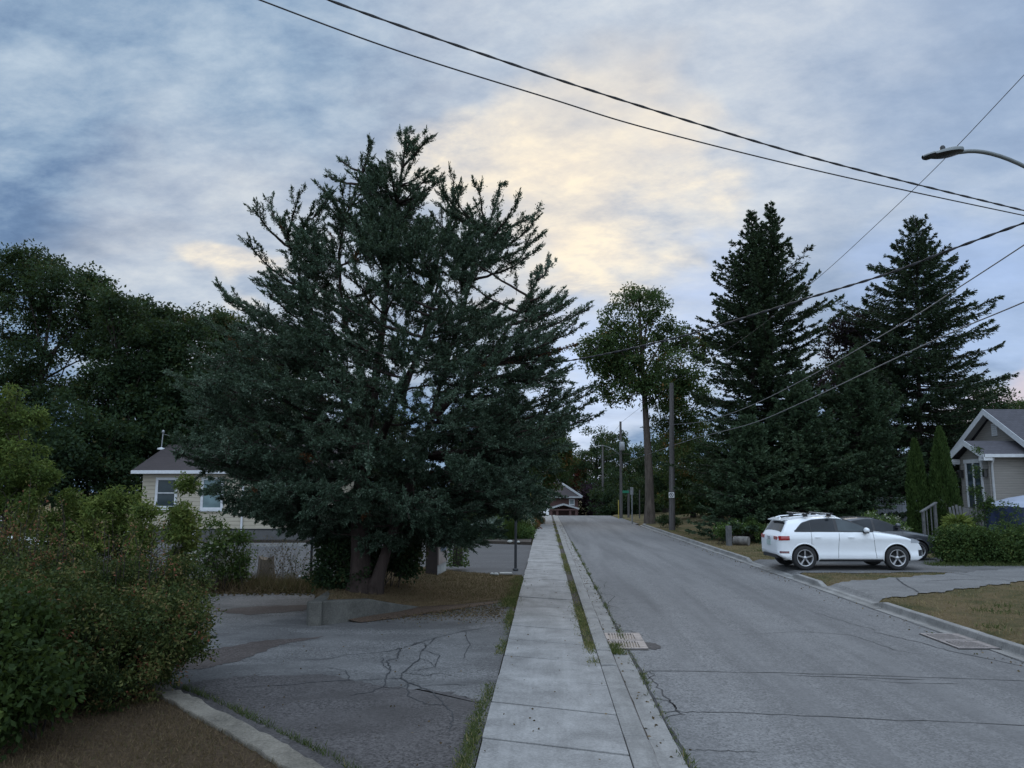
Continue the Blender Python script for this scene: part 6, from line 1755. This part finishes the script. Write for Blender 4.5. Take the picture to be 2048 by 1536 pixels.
# chain-link fence across the back of the lot
Df = 21.6
fl = XZ(-60, 1100, Df)[0]; fr_ = XZ(640, 1100, Df)[0]
cf = local_thing('chain_link_fence', 'dark chain-link fence with thin top rail across the back of the lot', 'fence', (fl + fr_) / 2, Df)
h_ = 1.46; hl = (fr_ - fl) / 2
mb = MB(); mb.tube([(-hl, 0, h_), (hl, 0, h_)], .021, 8); mb.build('top_rail', M['blackst'], cf, world=False)
for u in (-55, 150, 418, 624):
    x_ = XZ(u, 1100, Df)[0] - (fl + fr_) / 2
    mb = MB(); mb.tube([(x_, -.03, -.1), (x_, -.03, h_ + .05)], .035, 8); mb.lathe([(.04, 0), (.035, .03), (.001, .05)], (x_, -.03, h_ + .05), 'z', 8)
    mb.build('post', M['blackst'] if u == 624 else M['steel'], cf, world=False)
mb = MB(); sp_ = .085; x_ = -hl
while x_ < hl + h_:
    for dx in (-1, 1):
        a_ = (x_, .01 * dx, .04); b2_ = (x_ - dx * (h_ - .04) * .8, .01 * dx, h_)
        if abs(a_[0]) <= hl and abs(b2_[0]) <= hl:
            w_ = .0022
            mb.add([(a_[0] - w_, a_[1], a_[2]), (a_[0] + w_, a_[1], a_[2]), (b2_[0] + w_, b2_[1], b2_[2]), (b2_[0] - w_, b2_[1], b2_[2])], [(0, 1, 2, 3)])
    x_ += sp_
mb.build('mesh', M['mesh'], cf, world=False)
for u, v, D_, lab in ((119, 1073, 23.5, 'little white lot sign left of centre of the fence, above the hidden car'), (255, 1070, 23.5, 'little white lot sign half lost in the sapling leaves'), (385, 1065, 23.5, 'little white lot sign nearest the bungalow windows')):
    b = C(u, v, D_); q = Vector((b.x, b.y, 0))
    s_ = thing('lot_sign', lab, 'sign', q, YAW)
    mb = MB(); mb.tube([(0, 0, -.1), (0, 0, b.z + .1)], .02, 6); mb.build('post', M['steel'], s_, world=False)
    mb = MB(); mb.box((0, -.026, b.z), (.26, .012, .22)); mb.build('plate', M['signw'], s_, world=False)
rv = np.random.default_rng(77)
for i, (u, hgt, lab) in enumerate(((432, 1.4, 'bare brown vine climbing the chain-link fence beside the bush'), (478, 1.1, 'tangled dead vine on the chain-link fence left of the stump'), (560, 1.2, 'thin dead vine on the chain-link fence right of the stump'), (596, .9, 'short dead vine on the fence next to its dark end post'))):
    b = C(u, 1100, Df - .12); r_ = thing('fence_vine', lab, 'vine', (b.x, b.y, 0), group='dead vines on the chain-link fence')
    mb = MB(); f = Fol()
    for k in range(16):
        p = np.array([b.x + rv.normal(0, .2), b.y, 0.0]); pts = [p]
        for q in range(6): p = p + np.array([rv.normal(0, .09), rv.normal(0, .03), hgt / 6 * rv.uniform(.5, 1.3)]); pts.append(p)
        mb.tube([tuple(x) for x in pts], list(.008 * (1 - .7 * np.linspace(0, 1, 7))), 4, cap=False)
        pa = np.array(pts); f.add(np.repeat(pa[2:], 3, 0) + rv.normal(0, .05, (15, 3)), ndir(rv, 15), .06, .03, np.clip(rv.normal(.5, .3, 15), 0, 1))
    mb.build('stem', M['stump'], r_); f.build('foliage', L_OLIVE if i % 2 else L_BROWN, r_, rv)
# stump, litter bag, log planter and wooden post
b = C(530, 1150, 22.6); b.z = 0
st = thing('tree_stump', 'ragged grey tree stump standing behind the chain-link fence', 'stump', b)
mb = MB(); rs = [(.30, -.1), (.26, .1), (.22, .35), (.21, .62)]
for k, (r_, z_) in enumerate(rs): pass
n = 14; vs = []
for r_, z_ in rs: vs += [(b.x + r_ * (1 + .12 * math.sin(3 * a) + .07 * math.sin(7 * a)) * math.cos(a), b.y + r_ * (1 + .12 * math.sin(3 * a)) * math.sin(a), z_ + (.06 * math.sin(2 * a + 1) if z_ > .5 else 0)) for a in np.linspace(0, 2 * PI, n, endpoint=False)]
mb.add(vs, [(i * n + k, i * n + (k + 1) % n, (i + 1) * n + (k + 1) % n, (i + 1) * n + k) for i in range(3) for k in range(n)], 0, True); mb.add(vs[-n:], [tuple(range(n))]); mb.build('trunk', M['stump'], st)
b = G(604, 1166, 0)
bg_ = MB(); rb = random.Random(4)
bg_.grid(lambda u, v: (b.x + (.17 + .04 * math.sin(3 * u)) * math.cos(u) * math.sin(v), b.y + .13 * math.sin(u) * math.sin(v), .10 + .11 * math.cos(v) + .02 * math.sin(5 * u + 4 * v)), np.linspace(0, 2 * PI, 15), np.linspace(.02, PI - .02, 9))
o = bg_.build('plastic_bag', M['plastic']); tag(o, 'crumpled white plastic bag lying at the fence foot', 'bag')
b = C(1458, 1080, 35.2); b.z = Hz(b.x, b.y)
wp = MB(); wp.box((b.x, b.y, b.z + .42), (.20, .20, .92), .4); o = wp.build('wooden_post', M['wood'], bevel=.015); tag(o, 'short square weathered wooden post beside the log planter', 'post')
c0, c1 = C(1468, 1068, 35.6), C(1497, 1074, 35.2)
c0.z = Hz(c0.x, c0.y) + .20; c1.z = Hz(c1.x, c1.y) + .20
lg = MB(); lg.tube([c0, c0.lerp(c1, .5), c1], [.20, .205, .2], 16); o = lg.build('log_planter', M['log']); tag(o, 'short pale log lying in front of the shrubs beside the post', 'log')

# drain grates
def grate(lab, ca, cb, cc, cd, z, nbar=9):
    """two cast grates side by side inside a quad (a,b,c,d on the road)"""
    P = [Vector((p.x, p.y)) for p in (ca, cb, cc, cd)]
    c = (P[0] + P[1] + P[2] + P[3]) / 4
    root = thing('drain_grate', lab, 'drain', (c.x, c.y, z), group='paired drain grates in the gutters')
    L_ = lambda u, v: (P[0] * (1 - u) + P[1] * u) * (1 - v) + (P[3] * (1 - u) + P[2] * u) * v
    mb = MB(); mb.add([(*L_(u, v), z - .0) for u, v in ((-.01, -.02), (1.01, -.02), (1.01, 1.02), (-.01, 1.02))], [(0, 1, 2, 3)]); mb.build('pit', M['signk'], root)
    for v0, v1 in ((.01, .48), (.52, .99)):
        mb = MB()
        def slab(u0, u1, a, b, sl=0.0, zt=.016):
            q = [L_(u0, a), L_(u1, a), L_(u1 + sl, b), L_(u0 + sl, b)]
            mb.prism([(p.x, p.y) for p in q], z + .001, z + zt)
        slab(.0, 1.0, v0, v0 + .05); slab(.0, 1.0, v1 - .05, v1)
        slab(.0, .09, v0 + .05, v1 - .05); slab(.80, 1.0, v0 + .05, v1 - .05)
        for k in range(nbar): slab(.115 + .075 * k, .152 + .075 * k, v0 + .05, v1 - .05, .04)
        mb.build('grate', M['iron'], root)
    return root
M['iron'] = simple('worn_iron', (.20, .182, .178), .6, .2, var=.3, nscale=14)
grate('pair of worn iron drain grates by the sidewalk kerb', G(1222, 1300), G(1297, 1300), G(1278, 1268), G(1208, 1268), .008)
M['iron2'] = M['iron']
g_ = [G(1880, 1292), G(1962, 1293), G(1925, 1268), G(1852, 1268)]
x0_, x1_ = 6.55, 7.2
grate('pair of iron drain grates by the right lawn kerb', Vector((x0_, 13.0, 0)), Vector((x1_, 13.0, 0)), Vector((x1_, 14.3, 0)), Vector((x0_, 14.3, 0)), .008)
hole = MB(); blot(hole, G(1302, 1292).x, G(1302, 1292).y, .14, .30, .0062, 0, 24); 
tag(hole.build('pothole', M['lotdark']), 'small broken pothole at the edge of the near drain grates', 'pothole')
# broken slab and stones on the island and garden edge
b = G(1005, 1149, .08)
sl = MB(); sl.box((b.x + .1, b.y, .11), (.36, .3, .05), .1); o = sl.build('paving_slab', M['stone'], bevel=.01); tag(o, 'pale paving slab lying in the dry grass near the black pole', 'slab')
for i, (u, v, D_, s_, lab) in enumerate(((984, 1146, 22.9, .07, 'small white stone left of the paving slab'), (992, 1147, 22.8, .08, 'white stone touching the paving slab'), (931, 1082, 38.3, .16, 'largest pale rock at the far edge of the second driveway'), (924, 1085, 38.0, .13, 'flat pale rock beside the largest garden rock'), (1020, 1078, 38.4, .12, 'tan rock at the garden edge under the grasses'), (1037, 1078, 38.2, .09, 'bright white block at the garden edge near the sidewalk'))):
    b = C(u, v, D_); mb = MB(); rb = random.Random(i); z_ = max(Hz(b.x, b.y), .05 if i > 1 else .1)
    ph = [rb.uniform(0, 6) for _ in range(3)]
    mb.grid(lambda a, c: (b.x + s_ * (1 + .15 * math.sin(2 * a + ph[0])) * math.cos(a) * math.sin(c), b.y + s_ * .8 * math.sin(a) * math.sin(c), z_ + s_ * .35 + s_ * .6 * math.cos(c) * (1 + .1 * math.sin(3 * a + ph[1]))), np.linspace(0, 2 * PI, 13), np.linspace(.02, PI - .02, 8))
    o = mb.build('rock', M['stone']); tag(o, lab, 'rock', 'pale rocks near the second driveway')
# ------------------------------------------------------------------ grass, weeds, dry stalks (uncountable)
rg = np.random.default_rng(99)
def blades(name, pts, L, Wd, mat_, tint=.5, sd=.2, lean=.5):
    n = len(pts); f = Fol(); d = ndir(rg, n) * lean + np.array([0, 0, 1.0])
    f.add(pts, d, L * rg.uniform(.5, 1.3, n), Wd * rg.uniform(.6, 1.3, n), np.clip(rg.normal(tint, sd, n), 0, 1))
    o = f.build(name, mat_, None, rg, blade=True); return tag(o, kind='stuff')
def in_poly(P, poly):
    x, y = P[:, 0], P[:, 1]; c = np.zeros(len(P), bool); j = len(poly) - 1
    for i in range(len(poly)):
        xi, yi = poly[i]; xj, yj = poly[j]
        m = ((yi > y) != (yj > y)) & (x < (xj - xi) * (y - yi) / (yj - yi + 1e-12) + xi); c ^= m; j = i
    return c
# brown lawn lower left
n = 90000; P = np.stack([rg.uniform(-6.5, -1.3, n), rg.uniform(5.2, 11.5, n)], 1); P = P[in_poly(P, poly_)]
cl = np.sin(P[:, 0] * 3.1) * np.sin(P[:, 1] * 2.3 + P[:, 0]); P = P[rg.random(len(P)) < .65 + .3 * cl]
blades('brown_grass', np.c_[P, np.full(len(P), .10)], .055, .006, L_BROWN, .5, .22, .9)
# grass along the lot kerb foot
Q = []
for a, b in zip(ce[:-1], ce[1:]):
    for _ in range(260):
        t = rg.random(); 
        if rg.random() < .35 + .5 * math.sin(a[0] * 3 + t * 2) ** 2: Q.append((a[0] + (b[0] - a[0]) * t + .30 + abs(rg.normal(0, .07)), a[1] + (b[1] - a[1]) * t + .12, 0))
blades('kerb_grass', np.array(Q), .09, .008, L_WEED, .35, .2, .8)
# island: dry grass
n = 60000; P = np.stack([rg.uniform(-6.5, -.6, n), rg.uniform(14.4, 24, n)], 1); P = P[in_poly(P, ring)]
P = P[rg.random(len(P)) < np.clip(.35 + .7 * (P[:, 0] + 4.2) / 3.4, .1, 1)]
def islz(x, y): return isl_h(x, y)
z_ = np.array([isl_h(a, b) * .92 + .0 for a, b in P])
from mathutils.bvhtree import BVHTree
isl_o = bpy.data.objects['grass_island']; bv = BVHTree.FromPolygons([v.co for v in isl_o.data.vertices], [p.vertices for p in isl_o.data.polygons])
zz_ = []
for a, b in P:
    h = bv.ray_cast(Vector((a, b, 3)), Vector((0, 0, -1))); zz_.append(h[0].z if h[0] is not None else .02)
blades('dry_grass', np.c_[P, zz_], .07, .009, L_BROWN, .55, .22, 1.0)
# weeds: left edge of the sidewalk (patchy) and the strip beside the kerb
def strip(x0, sx, ys, dens, L, zoff=.03):
    out_ = []
    for y in ys:
        d = dens(y)
        k = rg.poisson(max(0, d))
        out_.append(np.stack([x0(y) + rg.normal(0, 1, k) * sx(y), y + rg.uniform(-.05, .05, k), np.full(k, zoff)], 1))
    return np.concatenate(out_)
dl = lambda y: (26 * np.exp(-((y - 8.2) / .9) ** 2) + 24 * np.exp(-((y - 7.0) / .5) ** 2) + 9 * (np.sin(y * 2.1) > .35) + 15 * np.exp(-((y - 15.5) / 1.1) ** 2) + 34 * (y > 17) * (y < 23))
A_ = strip(lambda y: -.69 - (.05 if y < 9.5 else .02) - (.10 if y > 17 else 0), lambda y: .045 if y < 17 else .12, np.arange(5.6, 23.5, .03), dl, .1)
A_ = A_[rg.random(len(A_)) < .7]
blades('sidewalk_weeds', A_, .075, .010, L_WEED, .5, .27, 1.1)
dr = lambda y: (24 * (y > 13.2) * max(0, .5 + .4 * math.sin(y * 1.3) + .3 * math.sin(y * .47 + 1) - .25 * (y > 24)) * (1 if y < 50 else .5) + 42 * np.exp(-((y - 12.7) / .35) ** 2) + 18 * np.exp(-((y - 11.6) / .2) ** 2))
B_ = strip(lambda y: .69, lambda y: .05 if y < 13.3 else .075, np.arange(11.2, 66, .03), dr, .1, .04)
B_ = B_[rg.random(len(B_)) < .72]
blades('kerb_weeds', B_, .06, .012, L_WEED, .68, .28, 1.0)
C_ = strip(lambda y: 1.06, lambda y: .09, np.arange(12.3, 13.1, .02), lambda y: 26, .1, .01)
C2_ = strip(lambda y: 1.30, lambda y: .03, np.arange(6, 40, .05), lambda y: 1.6 + 5 * (math.sin(y * 1.9) > .8), .1, .005)
blades('gutter_weeds', np.concatenate([C_, C2_]), .07, .010, L_WEED, .45, .22, .9)
# right verge lawns
n = 150000; P = np.stack([7.4 + 26 * rg.random(n) ** 1.3, 8 + 44 * rg.random(n) ** 1.2], 1)
def on_drive(P):
    x, y = P[:, 0], P[:, 1]
    lo = yb[0] + (24.2 - yb[0]) * (x - 7.36) / 9.04; hi = yb[1] + (26.3 - yb[1]) * (x - 7.36) / 9.04
    a = (y > lo + .06) & (y < hi - .06)
    lo = yb[2] + 1.6 * (x - 7.36) / 20.6; hi = yb[3] + 3.0 * (x - 7.36) / 20.6
    return a | ((y > lo + .06) & (y < hi - .06))
P = P[~on_drive(P)]
keep = rg.random(len(P)) < .75 + .25 * np.sin(P[:, 0] * 1.7) * np.sin(P[:, 1] * 1.1); P = P[keep]
blades('verge_grass', np.c_[P, H(P[:, 0], P[:, 1]) - .005], .065, .012, L_STRAW, .5, .24, .9)
cc = np.stack([7.6 + 12 * rg.random(70) ** 1.2, 9 + 42 * rg.random(70)], 1); cc = cc[~on_drive(cc)]
P = np.repeat(cc, 60, 0) + rg.normal(0, .16, (len(cc) * 60, 2)); P = P[(P[:, 0] > 7.4) & ~on_drive(P)]
blades('lawn_weeds', np.c_[P, H(P[:, 0], P[:, 1])], .10, .016, L_WEED, .4, .22, 1.0)
# green weeds under the hedge
P = np.array([tuple(W(rg.uniform(13.6, 22), 25.75 + rg.normal(0, .22), 0)) for _ in range(5000)]); P[:, 2] = H(P[:, 0], P[:, 1])
blades('hedge_foot_grass', P, .16, .018, L_WEED, .35, .2, .9)
# dead stalks below the chain-link fence
n = 3600; xs_ = rg.uniform(XZ(380, 1150, 20)[0], XZ(650, 1150, 20)[0], n); Ds = rg.normal(20.6, .45, n)
P = np.array([tuple(W(a, b, 0)) for a, b in zip(xs_, Ds)])
blades('dead_stalks', P, .42, .012, L_BROWN, .55, .25, .75)
n = 2600; xs_ = rg.uniform(XZ(380, 1150, 20)[0], XZ(650, 1150, 20)[0], n); Ds = rg.normal(19.9, .3, n)
P = np.array([tuple(W(a, b, .01)) for a, b in zip(xs_, Ds)])
f = Fol(); f.add(P, ndir(rg, n) * [1, 1, .25], .09, .05, np.clip(rg.normal(.3, .2, n), 0, 1)); tag(f.build('leaf_litter', L_BROWN, None, rg), kind='stuff')
n = 900; yv = rg.uniform(3, 60, n); sidev = rg.random(n) < .55
P = np.stack([np.where(sidev, 1.12 + rg.normal(0, .10, n), 6.98 - np.abs(rg.normal(0, .22, n))), yv, np.full(n, .014)], 1)
f = Fol(); f.add(P, ndir(rg, n) * [1, 1, .12], .045, .03, np.clip(rg.normal(.45, .25, n), 0, 1)); tag(f.build('gutter_litter', L_BROWN, None, rg), kind='stuff')
n = 420; P = np.stack([rg.uniform(-6, .7, n), 5 + 22 * rg.random(n) ** 1.4, np.full(n, .012)], 1); P[(P[:, 0] > -.66) & (P[:, 0] < .78), 2] = .078
P = P[~((P[:, 0] < -.7) & (P[:, 1] > 14))]; n = len(P)
f = Fol(); f.add(P, ndir(rg, n) * [1, 1, .12], .035, .022, np.clip(rg.normal(.4, .25, n), 0, 1)); tag(f.build('fallen_leaves', L_BROWN, None, rg), kind='stuff')
# needles and leaves under the cedar and the bush
n = 3000; P = np.array([tuple(G(rg.uniform(690, 1010), 1222 + rg.normal(0, 9), .02)) for _ in range(n)])
f = Fol(); f.add(P, ndir(rg, n) * [1, 1, .2], .05, .02, np.clip(rg.normal(.5, .25, n), 0, 1)); tag(f.build('fallen_needles', L_BROWN, None, rg), kind='stuff')

# ------------------------------------------------------------------ garden plants on the left, each its own
gpl = [
    ('silver_plant', 'silvery artemisia clump beside the ivy stub, at the driveway edge', 945, 1062, 41, .75, L_SILV, .5), ('silver_plant', 'silver-leaved clump second from the ivy stub', 962, 1050, 43, .8, L_SILV, .35),
    ('silver_plant', 'pale grey feathery plant in the middle of the garden bed', 985, 1045, 44, .75, L_SILV, .25), ('leafy_plant', 'low green mound at the bed edge under the silver plants', 975, 1070, 40.5, .5, L_GARD, .35),
    ('leafy_plant', 'yellow-green tuft behind the bright white block', 1010, 1060, 42, .55, L_GARD, .7), ('leafy_plant', 'tall leafy green perennial left of the black pole', 1015, 1030, 46, .9, L_GARD, .45),
    ('leafy_plant', 'tall dark green perennial behind the silver plants', 990, 1020, 48, 1.0, L_DARK, .6), ('leafy_plant', 'green perennial mound right beside the sidewalk edge', 1048, 1060, 41, .6, L_GARD, .3),
    ('flowering_plant', 'white-flowering plant right of the black pole', 1046, 1032, 48, .6, L_GARD, .93), ('leafy_plant', 'small dry-looking plant by the far sidewalk edge', 1066, 1042, 52, .5, L_OLIVE, .85),
    ('leafy_plant', 'green shrub behind the yellow guy guard', 1040, 1012, 58, 1.0, L_GARD, .4), ('leafy_plant', 'dark shrub at the bed back near the cedar', 955, 1020, 50, 1.1, L_DARK, .55),
    ('leafy_plant', 'tan and green plants spilling by the sidewalk near the dark pole', 1074, 1036, 60, .5, L_OLIVE, .8)]
for i, (nm, lab, u, v, D, r, mt, t0) in enumerate(gpl):
    b_ = gp(u, D); b_[2] = .09; c = C(u, v, D); zt_ = max(c.z, .45)
    shrub(nm, lab, 'plant', b_, [((c.x, c.y, zt_ * .7), r, .7), ((c.x, c.y, zt_ * .35 + .1), r * .9, .6)], 90, 34, .13 if mt is not L_SILV else .16, .045 if mt is not L_SILV else .03, mt, 300 + i, clr=.22, stems=8, group='plants in the left garden bed', tint0=t0, lo=.2, sr=.012)
for i, (u, D, h, lab) in enumerate(((1022, 40.2, 1.3, 'tall blue-green ornamental grass by the black pole'), (1040, 41.5, 1.25, 'tall ornamental grass right of the black pole'), (1052, 43, 1.0, 'shorter ornamental grass by the sidewalk'))):
    b_ = gp(u, D); b_[2] = .09; r_ = thing('ornamental_grass', lab, 'plant', b_, group='ornamental grasses in the garden bed')
    n = 420; f = Fol(); d = ndir(rg, n) * .33 + np.array([0, 0, 1.0])
    f.add(b_ + rg.normal(0, .13, (n, 3)) * [1, 1, 0], d, h * rg.uniform(.5, 1.1, n), .028, np.clip(rg.normal(.45, .2, n), 0, .9)); f.build('foliage', L_BIG, r_, rg, blade=True)
